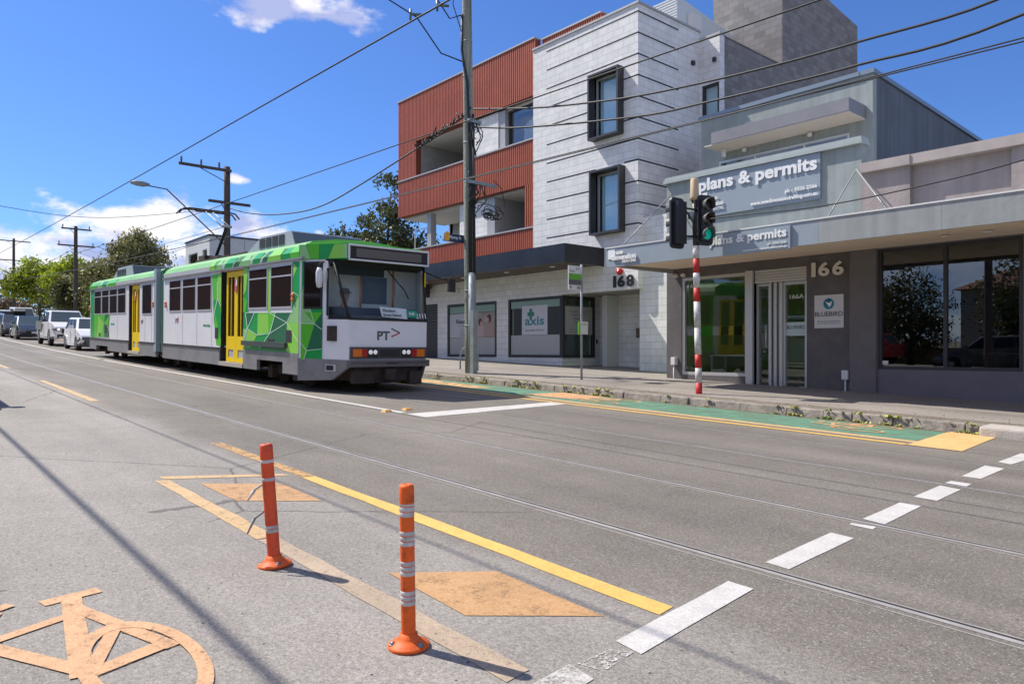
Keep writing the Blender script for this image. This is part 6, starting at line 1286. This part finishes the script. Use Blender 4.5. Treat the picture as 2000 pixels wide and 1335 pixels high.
# ------------------------------------------------------------ cars
M_tyre = mat('tyre', (.02, .02, .02), .85); M_rim = mat('rim', (.35, .35, .36), .3, metal=.8); M_carg = mat('car_glass', (.085, .115, .125), .12, spec=.5)
M_cside = mat('car_side_glass', (.018, .022, .025), .3, spec=.15)
M_cw = mat('car_white', (.80, .80, .79), .35, coat=.3); M_cs = mat('car_silver', (.50, .51, .53), .3, metal=.3, coat=.6); M_cb = mat('car_navy', (.03, .04, .055), .25, coat=.9); M_ck = mat('car_grey', (.05, .055, .06), .28, coat=.8); M_trim = mat('black_trim', (.02, .02, .022), .6)
M_hl = mat('headlamp', (.16, .17, .18), .12, metal=.2, coat=.6); M_hon = mat('headlamp_on', (1, .95, .82), .2, emit=1.5)
def car(name, label, cat_, x, y, m, L=4.2, W=1.74, H=1.45, wb=2.55, gc=.2, belt=.90, hood=.92, nose=.66, tail=.95, ws=(.95, .25), rw=(-1.85, -1.45), wr=.31, lights=False, box=False, tray=False, group='cars queued behind the tram', rear=False, bar=False, back=0):
    sl = (gz(x + 1) - gz(x - 1)) / 2
    t = thing(name, label, cat_, (x, y, gz(x) + .004), group, rot=(0, -math.atan(sl), back), local=True); h = W / 2; F_, R_ = L / 2, -L / 2
    ax = wb / 2 + .05
    def arch(c, n=7): return [(c + (wr + .06) * math.cos(math.pi * i / n), gc + .10 + (wr + .03) * math.sin(math.pi * i / n)) for i in range(n + 1)]
    tr_ = tray and -.55
    bot = [(R_ + .03, gc + .12), (R_, .55), (R_ + .04, tail if not tray else 1.0)] + ([(tr_, 1.0)] if tray else []) + [(rw[0] + .05, belt + .04) if not tray else (tr_ + .01, belt + .06), (ws[0], belt + .06), (F_ - .52, (belt + .06 + nose) / 2 + .06), (F_ - .16, nose), (F_ - .02, nose - .14), (F_, .42), (F_ - .06, gc + .06)]
    pr = bot + arch(ax) + [(ax - wr - .08, gc)] + [(-ax + wr + .08, gc)] + arch(-ax)
    b = MB()
    # hull with a little tumblehome: narrower at the top and at the ends
    def wdt(px_, pz): return h - .05 * max(0, (pz - .6)) / .4 - (.10 if px_ > F_ - .2 else 0) - (.05 if px_ < R_ + .1 else 0)
    n = len(pr); vs = [(p[0], -wdt(*p), p[1]) for p in pr] + [(p[0], wdt(*p), p[1]) for p in pr]
    b.solid(vs, [tuple(range(n))[::-1], tuple(range(n, 2 * n))] + [(i, (i + 1) % n, n + (i + 1) % n, n + i) for i in range(n)])
    bmesh.ops.triangulate(b.bm, faces=[f for f in b.bm.faces if len(f.verts) > 4]); bd = b.obj('body', m, t, bevel=.05)
    # cabin
    x0, x1 = (rw[0], ws[0]) if not tray else (tr_ + .02, ws[0]); x2, x3 = (ws[1], rw[1]) if not tray else (ws[1], tr_ + .12)
    hb, ht_ = h - .07, h - .22
    C8 = [Vector(q) for q in [(x0, -hb, belt), (x1, -hb, belt), (x1, hb, belt), (x0, hb, belt), (x3, -ht_, H), (x2, -ht_, H), (x2, ht_, H), (x3, ht_, H)]]
    b = MB(); b.solid(C8, [(3, 2, 1, 0), (4, 5, 6, 7), (0, 1, 5, 4), (1, 2, 6, 5), (2, 3, 7, 6), (3, 0, 4, 7)]); cb = b.obj('cabin', m, t, bevel=.075)
    def pane(i, j, k, l, a0, a1, b0=.08, b1=.86, nm='side_window'):
        A, B_, Cc, Dd = C8[i], C8[j], C8[k], C8[l]; nrm = (B_ - A).cross(Dd - A).normalized()
        if nrm.dot((A + Cc) / 2 - Vector((0, 0, (belt + H) / 2))) < 0: nrm = -nrm
        f = lambda s, q: A.lerp(B_, s).lerp(Dd.lerp(Cc, s), q) + nrm * .006
        e = MB(); e.poly([f(a0, b0), f(a1, b0), f(a1, b1), f(a0, b1)]); e.obj(nm, M_cside if nm == 'side_window' else M_carg, cb, keep=True)
    pane(1, 2, 6, 5, .06, .94, .05, .9, 'windscreen'); pane(3, 0, 4, 7, .1, .9, .1, .85, 'rear_window')
    for (i, j, k, l) in ((0, 1, 5, 4), (3, 2, 6, 7)):
        if tray: pane(i, j, k, l, .08, .48); pane(i, j, k, l, .54, .92)
        else: pane(i, j, k, l, .06, .26); pane(i, j, k, l, .30, .60); pane(i, j, k, l, .64, .94)
    for s in (1, -1):
        for c in (ax, -ax):
            b = MB(); yy = s * (h - .10); k = s
            b.lathe([(0, -.09), (wr - .02, -.09), (wr, -.07), (wr, .07), (wr - .02, .09), (0, .09)], (c, yy, wr), 20, 'y'); wh = b.obj('wheel', M_tyre, t)
            b = MB(); b.lathe([(0, .092), (.05, .095), (wr * .62, .085), (wr * .66, .093), (wr * .64, .08), (0, .08)] if s > 0 else [(0, -.092), (.05, -.095), (wr * .62, -.085), (wr * .66, -.093), (wr * .64, -.08), (0, -.08)], (c, yy, wr), 16, 'y'); b.obj('rim', M_rim, wh)
        b = MB(); y0_, y1_ = sorted((s * (h - .50), s * (h - .13))); b.box(F_ - .25, F_ + .015, y0_, y1_, nose - .21, nose - .06); b.box(F_ - .32, F_ - .12, *sorted((s * (h - .14), s * (h - .035))), nose - .19, nose - .08); hl_ = b.obj('headlight', M_hl, t, bevel=.02)
        if lights: b = MB(); b.lathe([(0, .0), (.05, .0), (.05, .03), (0, .035)], (F_ + .016, s * (h - .28), nose - .13), 10, 'x'); b.obj('bulb', M_hon, hl_)
        b = MB(); b.box(ws[0] - .28, ws[0] - .12, s * h - .0 if s > 0 else s * h - .16, s * h + .16 if s > 0 else s * h, belt + .06, belt + .20); b.obj('wing_mirror', m if m is not M_cw or not tray else M_trim, t, bevel=.02)
        b = MB(); b.box(R_ - .012, R_ + .06, min(s * (h - .36), s * (h - .08)), max(s * (h - .36), s * (h - .08)), .62, .82); b.obj('tail_light', M_redl, t)
    b = MB(); b.box(F_ - .05, F_ + .02, -h + .42, h - .42, nose - .24 if not tray else .66, nose - .10 if not tray else nose - .12); g_ = b.obj('grille', M_trim, t)
    b = MB(); b.box(F_ - .05, F_ + .012, -h + .22, h - .22, gc + .06, gc + .24); b.obj('lower_intake', M_trim, t)
    b = MB(); b.prism([(F_ - .40, -h + .0), (F_ - .10, -h + .06), (F_ + .03, -h + .30), (F_ + .03, h - .30), (F_ - .10, h - .06), (F_ - .40, h)], 'z', gc + .02, gc + .05); b.prism([(F_ - .30, -h + .005), (F_ - .04, -h + .09), (F_ + .02, -h + .30), (F_ + .02, h - .30), (F_ - .04, h - .09), (F_ - .30, h - .005)], 'z', gc + .051, gc + (.30 if name == 'hatchback' else .14)); b.obj('bumper', mat('bumper_plastic', (.10, .10, .105), .6) if name == 'hatchback' else (M_rim if tray else M_trim), t)
    b = MB(); b.box(F_ + .0125, F_ + .045, -.19, .19, .40, .51); b.obj('number_plate', M_whitep, t)
    b = MB(); b.box(-ax + wr + .1, ax - wr - .1, -h + .004, -h + .03, gc - .02, gc + .08); b.obj('sill', M_trim, t)
    for s in (-1, 1):
        b = MB(); b.box(.02, .035, s * (h + .0) - .004, s * (h + .0) + .004, gc + .12, belt); b.box(-.95, -.82, s * h - .006, s * h + .006, belt - .14, belt - .11); b.box(-.05, -.18 + .25, s * h - .006, s * h + .006, belt - .14, belt - .11); b.obj('door_seam', M_trim, t)
    if box:
        b = MB(); b.prism([(-1.2, H + .08), (-1.1, H + .30), (.3, H + .32), (.62, H + .20), (.6, H + .08)], 'y', -.1, .62); b.obj('roof_box', M_trim, t, bevel=.04); b = MB(); b.box(-.8, -.75, -.6, .62, H, H + .08); b.box(.2, .25, -.6, .62, H, H + .08); b.obj('roof_rack', M_trim, t)
    if bar:
        b = MB(); b.tube([(-.9, -h + .15, 1.0), (-.95, -h + .2, H + .06), (-.95, h - .2, H + .06), (-.9, h - .15, 1.0)], .035, 6); b.tube([(-2.2, -h + .12, 1.0), (-2.2, -h + .15, H), (-.95, -h + .2, H + .06)], .03, 6); b.obj('load_rack', M_trim, t)
        b = MB(); b.box(-2.35, -.65, -h - .02, h + .02, .78, 1.02); b.box(-2.35, -.65, -h - .02, -h + .02, 1.02, 1.22); b.box(-2.35, -.65, h - .02, h + .02, 1.02, 1.22); b.obj('tray', mat('tray_alloy', (.30, .30, .30), .5, metal=.5), t)
    return t
car('hatchback', 'small white hatchback directly behind the tram', 'car', -38.0, 7.25, M_cw, L=3.8, W=1.64, H=1.45, wb=2.4, tail=1.0, ws=(.95, .35), rw=(-1.85, -1.5), nose=.68)
car('pickup', 'white pickup with black rack and one headlight glinting', 'pickup', -44.6, 7.25, M_cw, L=5.1, W=1.82, H=1.80, wb=3.0, gc=.36, belt=1.15, hood=1.20, nose=.98, ws=(1.05, .40), rw=(-2.3, -2.2), wr=.38, tray=True, bar=True, lights=True)
car('sedan', 'dark blue sedan behind the white pickup', 'car', -55.2, 7.1, M_cb, L=4.5, W=1.78, H=1.44, wb=2.65, ws=(.95, .2), rw=(-1.9, -1.2), tail=.95)
car('wagon', 'dark grey wagon with a roof box behind the blue sedan', 'car', -61.0, 6.95, M_ck, L=4.6, W=1.8, H=1.55, wb=2.7, ws=(1.0, .3), rw=(-2.2, -2.0), tail=1.0, box=True)
car('off_road_car', 'white off road car at the left edge of the queue', 'car', -67.2, 6.9, M_cw, L=4.7, W=1.85, H=1.78, wb=2.7, gc=.3, belt=1.1, hood=1.12, nose=.98, ws=(1.0, .45), rw=(-2.3, -2.15), wr=.36)
car('van', 'white van parked under the green trees far behind the queue', 'van', -80, 9.7, M_cw, L=4.8, W=1.85, H=2.0, wb=3.0, gc=.25, belt=1.15, hood=1.15, nose=.95, ws=(1.7, .9), rw=(-2.38, -2.3), wr=.33, group='vehicles beyond the queue')
car('sedan', 'silver sedan parked far behind the queue', 'car', -88, 6.9, M_cs, group='vehicles beyond the queue')
car('van', 'unseen grey van added on the camera side for the shadow at the left edge', 'van', -14.75, .0, M_cs, L=4.9, W=1.9, H=2.1, wb=3.0, gc=.25, belt=1.15, hood=1.15, nose=.95, ws=(1.7, .9), rw=(-2.4, -2.3), wr=.33, group='cars on the camera side')  # out of frame, put here only for the shadow it throws into view
car('sedan', 'black sedan parked across the street, reflected in the wide dark window', 'car', -10.0, -7.6, M_ck, group='cars on the camera side', back=math.pi); car('hatchback', 'red hatchback across the street, reflected in the wide dark window', 'car', -15.8, -7.6, mat('car_red', (.40, .02, .02), .3, coat=.8), L=3.9, group='cars on the camera side', back=math.pi)

# ------------------------------------------------------------ trees
def leafmat(name, c1, c2, tr=.35):
    m = bpy.data.materials.new(name); m.use_nodes = True; nt = m.node_tree; lk = nt.links; nt.nodes.clear(); MATS[name] = m
    o = nt.nodes.new('ShaderNodeOutputMaterial'); g = nt.nodes.new('ShaderNodeNewGeometry'); r = nt.nodes.new('ShaderNodeValToRGB')
    r.color_ramp.elements[0].color = (*c1, 1); r.color_ramp.elements[1].color = (*c2, 1); lk.new(g.outputs['Random Per Island'], r.inputs[0])
    tc_ = nt.nodes.new('ShaderNodeTexCoord'); n = nt.nodes.new('ShaderNodeTexNoise'); n.inputs['Scale'].default_value = .7; lk.new(tc_.outputs['Object'], n.inputs[0])
    mr_2 = nt.nodes.new('ShaderNodeMapRange'); mr_2.inputs[1].default_value = .35; mr_2.inputs[2].default_value = .65; mr_2.inputs[3].default_value = .65; mr_2.inputs[4].default_value = 1.3; lk.new(n.outputs[0], mr_2.inputs[0])
    x = nt.nodes.new('ShaderNodeMix'); x.data_type = 'RGBA'; x.blend_type = 'MULTIPLY'; x.inputs[0].default_value = 1; lk.new(r.outputs[0], x.inputs[6]); lk.new(mr_2.outputs[0], x.inputs[7])
    d = nt.nodes.new('ShaderNodeBsdfDiffuse'); t = nt.nodes.new('ShaderNodeBsdfTranslucent'); lk.new(x.outputs[2], d.inputs[0]); lk.new(x.outputs[2], t.inputs[0])
    s = nt.nodes.new('ShaderNodeMixShader'); s.inputs[0].default_value = tr; lk.new(d.outputs[0], s.inputs[1]); lk.new(t.outputs[0], s.inputs[2])
    gl = nt.nodes.new('ShaderNodeBsdfGlossy'); gl.inputs['Roughness'].default_value = .45; gl.inputs[0].default_value = (.8, .85, .8, 1); s2 = nt.nodes.new('ShaderNodeMixShader'); s2.inputs[0].default_value = .05; lk.new(s.outputs[0], s2.inputs[1]); lk.new(gl.outputs[0], s2.inputs[2]); lk.new(s2.outputs[0], o.inputs[0]); return m
L_bright = leafmat('leaf_bright', (.14, .21, .012), (.50, .55, .04)); L_mid = leafmat('leaf_mid', (.08, .11, .025), (.28, .30, .07)); L_olive = leafmat('leaf_olive', (.14, .15, .045), (.40, .37, .16)); L_dark = leafmat('leaf_dark', (.03, .04, .014), (.17, .18, .06)); L_brown = leafmat('leaf_brown', (.10, .06, .04), (.25, .17, .10))
M_bark = mat('bark', (.10, .075, .055), .9, var=.3, vs=4, bump=.6, bs=12)
import numpy as np
def crown(name, ells, m, parent, n_cl, per, size, seed, spread=.38):
    R_ = np.random.RandomState(seed); V = []; tot = sum(e[3] * e[4] * e[5] for e in ells) ** 1.0; cs = []
    for e in ells:
        k = max(6, int(n_cl * e[3] * e[4] * e[5] / tot)); d = R_.normal(size=(k, 3)); d /= np.linalg.norm(d, axis=1)[:, None]
        rr = (R_.uniform(.35, 1.0, (k, 1))) ** .5; cs.append(np.array(e[:3]) + d * rr * np.array(e[3:6]) * (1 + R_.normal(0, .07, (k, 1))))
    cs = np.concatenate(cs); k = len(cs)
    P_ = np.repeat(cs, per, 0) + R_.normal(0, spread, (k * per, 3)) * np.array([1, 1, .7]); n = len(P_)
    a = R_.normal(size=(n, 3)); a /= np.linalg.norm(a, axis=1)[:, None]; c = R_.normal(size=(n, 3)); c -= (c * a).sum(1)[:, None] * a; c /= np.linalg.norm(c, axis=1)[:, None]
    s = size * R_.uniform(.6, 1.3, (n, 1)); q = np.stack([P_ - a * s, P_ - c * s * .45, P_ + a * s, P_ + c * s * .45], 1).reshape(-1, 3)
    me = bpy.data.meshes.new(name); me.vertices.add(len(q)); me.vertices.foreach_set('co', q.ravel()); me.loops.add(len(q)); me.loops.foreach_set('vertex_index', np.arange(len(q))); me.polygons.add(n); me.polygons.foreach_set('loop_start', np.arange(0, len(q), 4)); me.polygons.foreach_set('loop_total', np.full(n, 4)); me.update(calc_edges=True); return link(name, me, m, parent)
def tree(name, label, x, y, top, ells, m, seed, n_cl=130, per=34, size=.17, spread=.34, trunk=.2, base=None, group='street trees'):
    """ells relative to (x, y, ground): crown lobes"""
    z0 = gz(x) if base is None else base; t = thing(name, label, 'tree', (x, y, z0), group)
    rn = random.Random(seed); b = MB(); hc = min(e[2] - e[5] * .4 for e in ells)
    b.tube([(x, y, z0 - .3), (x + .05, y, z0 + hc * .5), (x + .1, y + .05, z0 + hc)], [trunk, trunk * .8, trunk * .65], 8)
    for e in ells:
        p = Vector((x + e[0] * .9, y + e[1] * .9, z0 + e[2] + e[5] * .3)); q = Vector((x + .1, y + .05, z0 + hc - .1)); mdl = q.lerp(p, .5) + Vector((rn.uniform(-.2, .2), rn.uniform(-.2, .2), .1)); b.tube([q, mdl, p], [trunk * .5, trunk * .3, .03], 6)
        for k in range(3): b.tube([mdl, mdl + Vector((rn.uniform(-1, 1) * e[3] * .7, rn.uniform(-1, 1) * e[4] * .7, rn.uniform(.1, .7) * e[5]))], [trunk * .2, .02], 5)
    b.obj('trunk', M_bark, t)
    crown('crown', [(x + e[0], y + e[1], z0 + e[2], e[3], e[4], e[5]) for e in ells], m, t, n_cl, per, size, seed, spread); return t
tree('street_tree', 'big round olive green tree rising behind the rear of the tram', -65.6, 15.9, 9, [(0, 0, 6.0, 1.6, 1.8, 2.4), (.3, 1.2, 6.0, 1.2, 1.3, 1.8), (-.2, -1.2, 5.9, 1.3, 1.2, 1.7), (0, 0, 7.9, .9, .9, 1.0), (0, .8, 4.4, 1.4, 1.8, 1.0)], L_olive, 11, 330, 40, .15, .28)
tree('street_tree', 'olive tree low between the far pole and the big round tree', -69, 14.6, 7, [(0, 0, 5.0, 1.4, 1.4, 1.8), (.6, 1.6, 5.4, 1.3, 1.5, 1.7), (0, -1.6, 4.2, 1.4, 1.2, 1.6), (.5, 2.4, 4.2, 1.4, 1.4, 1.6)], L_olive, 12, 260, 40, .16, .32)
tree('street_tree', 'yellow green tree directly behind the far pole', -77, 13.4, 7, [(0, 0, 5.0, 1.4, 1.5, 1.8), (0, 1.5, 4.8, 1.2, 1.4, 1.7), (0, -1.5, 4.4, 1.2, 1.1, 1.5), (0, .3, 3.2, 1.5, 2.2, 1.4)], L_bright, 13, 260, 40, .17, .32)
tree('street_tree', 'bright yellow green round tree at the far left', -88, 12.2, 7, [(0, -.3, 5.4, 1.6, 1.6, 1.5), (0, 1.4, 5.0, 1.5, 1.5, 1.5), (0, -1.9, 4.4, 1.4, 1.2, 1.3), (.4, .4, 4.0, 1.8, 2.2, 1.5)], L_bright, 14, 300, 40, .19, .36)
tree('street_tree', 'dark green tree added for the shade under the bright trees, behind the queue', -72, 12.6, 5, [(0, 0, 3.6, 1.3, 1.5, 1.3), (.3, 1.1, 3.5, 1.1, 1.1, 1.2), (0, -.9, 3.2, 1.1, .8, 1.1)], L_dark, 15, 200, 40, .14, .30)  # dark leaves fill in the shade below the bright crowns
tree('street_tree', 'dark low tree behind the white hatchback and tram rear', -62, 13.6, 5, [(0, 0, 3.2, 1.3, 1.5, 1.5), (0, 1.4, 3.3, 1.2, 1.4, 1.4), (0, -1.0, 2.6, 1.1, 1.0, 1.2)], L_mid, 16, 200, 36, .15, .32)
tree('street_tree', 'dark low tree added for the shade under the trees behind the pickup', -82, 13.5, 5, [(0, 0, 3.2, 1.6, 2.2, 1.6), (0, 2.2, 3.0, 1.6, 1.8, 1.6)], L_dark, 17, 180, 36, .17, .35)  # dark crown stands in for the deep shade under the trees
tree('garden_tree', 'tall dark pointed tree behind the red clad balconies', -32.0, 18.6, 9, [(0, 0, 3.8, 2.0, 2.1, 2.4), (.3, .4, 6.0, 1.6, 1.5, 1.7), (.6, .7, 7.7, .85, .8, 1.4), (-.9, -1.1, 4.7, 1.5, 1.4, 1.7), (1.6, 1.8, 4.2, 1.6, 1.6, 2.0), (3.4, 2.9, 3.6, 1.6, 1.6, 2.2)], L_dark, 18, 470, 44, .12, .24, base=gz(-31), group='garden trees')
crn = random.Random(2)
for i, (x, y, h, mm, lab) in enumerate([(-14.6, -11, 5.5, L_dark, 'dark tree across the street left of the reflected house'), (-9.9, -11.5, 5.6, L_dark, 'dark tree across the street right of the reflected house'), (-20.5, -12, 7.5, L_mid, 'wide green tree across the street before the brick house'), (3.5, -11.5, 7.2, L_mid, 'green tree across the street beside the camera')]):
    q = .55 if h < 6 else 1; tree('street_tree', lab, x, y, h, [(0, 0, h * .60, 2.2 * q, 2.2 * q, h * .36), (1.9 * q, .4, h * .42, 2.0 * q, 1.6 * q, h * .24), (-2.1 * q, -.3, h * .48, 1.7 * q, 1.6 * q, h * .28), (.6 * q, .2, h * .25, 2.6 * q, 1.4, h * .18)], mm, 30 + i, 170, 40, .10 if q < 1 else .20, .3 if q < 1 else .42, group='trees on the camera side')
# shrubs far left
tree('shrub', 'brown leafless looking hedge shrub at the far left edge', -112, 12.5, 3, [(0, 0, 1.6, 2.2, 2.4, 1.3), (0, -3, 1.5, 2.0, 2.0, 1.2)], L_brown, 40, 140, 30, .2, .4, trunk=.08, group='far shrubs')
far = MB()
rn = random.Random(9)
ells = []
for i in range(26): ells.append((-150 - rn.uniform(0, 30), -60 + i * 7, gz(-170) + 2.5, 5, 5, rn.uniform(3, 5)))
for i in range(14): ells.append((-95 - i * 4, 22 + rn.uniform(-2, 8) + i * .6, gz(-120) + 2.5, 3, 3, rn.uniform(2.5, 4)))
o = crown('distant_trees', ells, L_mid, None, 700, 26, .5, 77, 1.2); tag(o, 'distant belt of trees closing the street', 'trees', kind='stuff')

# ------------------------------------------------------------ far buildings
def house(name, label, x0, x1, y0, y1, z0, z1, m, wins=(), side_w=(), roof=None, group=None):
    t = thing(name, label, 'house', ((x0 + x1) / 2, y0, z0), group); b = MB(); b.wall(x0, x1, z0 - 1, z1, y0, y0 + .2, [w_[:4] for w_ in wins]); b.box(x0, x0 + .2, y0 + .2, y1, z0 - 1, z1); b.box(x1 - .2, x1, y0 + .201, y1, z0 - 1, z1); b.box(x0 + .2, x1 - .2, y1 - .2, y1, z0 - 1, z1); b.obj('wall', m, t)
    b = MB(); b.box(x0 + .21, x1 - .21, y0 + .5, y0 + .6, z0, z1 - .2); b.obj('room', M_dark, t)
    if roof:
        b = MB(); e = .35; xm, ym = (x0 + x1) / 2, (y0 + y1) / 2; rr = min(x1 - x0, y1 - y0) / 2
        b.solid([(x0 - e, y0 - e, z1), (x1 + e, y0 - e, z1), (x1 + e, y1 + e, z1), (x0 - e, y1 + e, z1), (x0 + rr, y0 + rr, z1 + roof), (x1 - rr, y0 + rr, z1 + roof), (x1 - rr, y1 - rr, z1 + roof), (x0 + rr, y1 - rr, z1 + roof)], [(3, 2, 1, 0), (4, 5, 6, 7), (0, 1, 5, 4), (1, 2, 6, 5), (2, 3, 7, 6), (3, 0, 4, 7)]); b.obj('roof', mat('terracotta', (.22, .10, .07), .8, var=.3, vs=6), t)
    else:
        b = MB(); b.box(x0 - .06, x1 + .06, y0 - .06, y1 + .06, z1 + .001, z1 + .12); b.obj('roof', M_char, t)
    for w_ in wins: opening(w_[0], w_[1], w_[2], w_[3], y0 + .08, parent=t, fm=M_alu)
    return t
hz_ = 1.16 + 224 * 52 / 1420.
hb_ = house('apartment_block', 'white flat roofed apartment block beyond the pantograph', -58.9, -53.5, 17.7, 27, gz(-55), hz_, mat('weatherboard_white', (.62, .64, .60), .7, var=.05), [(-58.2, -56.1, 7.2, 8.45), (-55.0, -54.0, 7.5, 8.5)])
b = MB(); b.tube([(-53.6, 25.5, hz_), (-53.6, 25.5, hz_ + .9)], .2, 8); b.obj('chimney', M_conc, hb_); b = MB()
for i in range(6): b.box(-53.5, -53.47, 18.8 + i * 1.4, 18.84 + i * 1.4, gz(-55), hz_ - .1)
b.obj('panel_joint', M_cap, hb_)
house('shop_building', 'low brick shop beyond the apartments, hidden behind the tram', -50, -36, 14.2, 24, gz(-43), gz(-43) + 3.2, mat('brick_red', (.26, .10, .07), .85, var=.2, vs=5), [(-48, -45, 2.3, 3.6), (-42, -39, 2.2, 3.5)])
house('house', 'two storey rendered house across the street, reflected in the wide dark window', -14.5, -8, -26, -18, .2, 4.6, mat('render_cream', (.45, .40, .33), .85), roof=1.8, group='houses on the camera side'); house('house', 'brick house across the street, reflected in the tram windows', -31, -20.5, -24, -16, .8, 5.0, MATS['brick_red'], roof=1.8, group='houses on the camera side')
house('shop_building', 'nearest brown brick shop along the camera side, reflected in the tram windows', -58, -33, -14, -4.6, .9, 6.8, mat('brick_brown', (.20, .09, .06), .85, var=.25, vs=4), group='shops on the camera side')
house('shop_building', 'dark terrace of shops beyond the brown brick shop on the camera side', -90, -58.5, -14, -4.8, 1.9, 8.6, mat('terrace_dark', (.10, .075, .06), .85, var=.3, vs=3), group='shops on the camera side')
house('shop_building', 'farthest brick terrace along the camera side', -140, -90.5, -14, -4.8, 3.2, 10.5, MATS['brick_brown'], group='shops on the camera side')
house('house', 'cream house across the street beside the camera', -2.5, 8, -24, -17, 0, 4.0, MATS['render_cream'], roof=1.8, group='houses on the camera side')
b = MB(); b.box(-36, 12, -14.6, -14.45, -.4, 1.3); fn = b.obj('garden_fence', mat('fence_paling', (.16, .12, .09), .9, var=.3, vs=4, scale=(8, 1, .4))); tag(fn, 'brown paling fence across the street behind the camera', 'fence')
pole('utility pole across the street, reflected in the wide dark window', -9.5, -5.2, 9.5, .16, .12, [(8.8, -1, 1, (-.9, .9))], M_timbd, base=gz(-9.5))
t = thing('bus_shelter', 'dark flat roofed shelter beyond the brown hedge at the far left edge', 'shelter', (-120, 10.6, gz(-120)))
b = MB(); b.box(-123, -117, 8.2, 12.2, gz(-120) + 3.2, gz(-120) + 3.45); b.obj('roof', M_char, t)
for yy in (8.4, 9.6, 10.8, 12.0): b = MB(); b.box(-120.1, -119.9, yy - .08, yy + .08, gz(-120), gz(-120) + 3.2); b.obj('post', M_char, t)
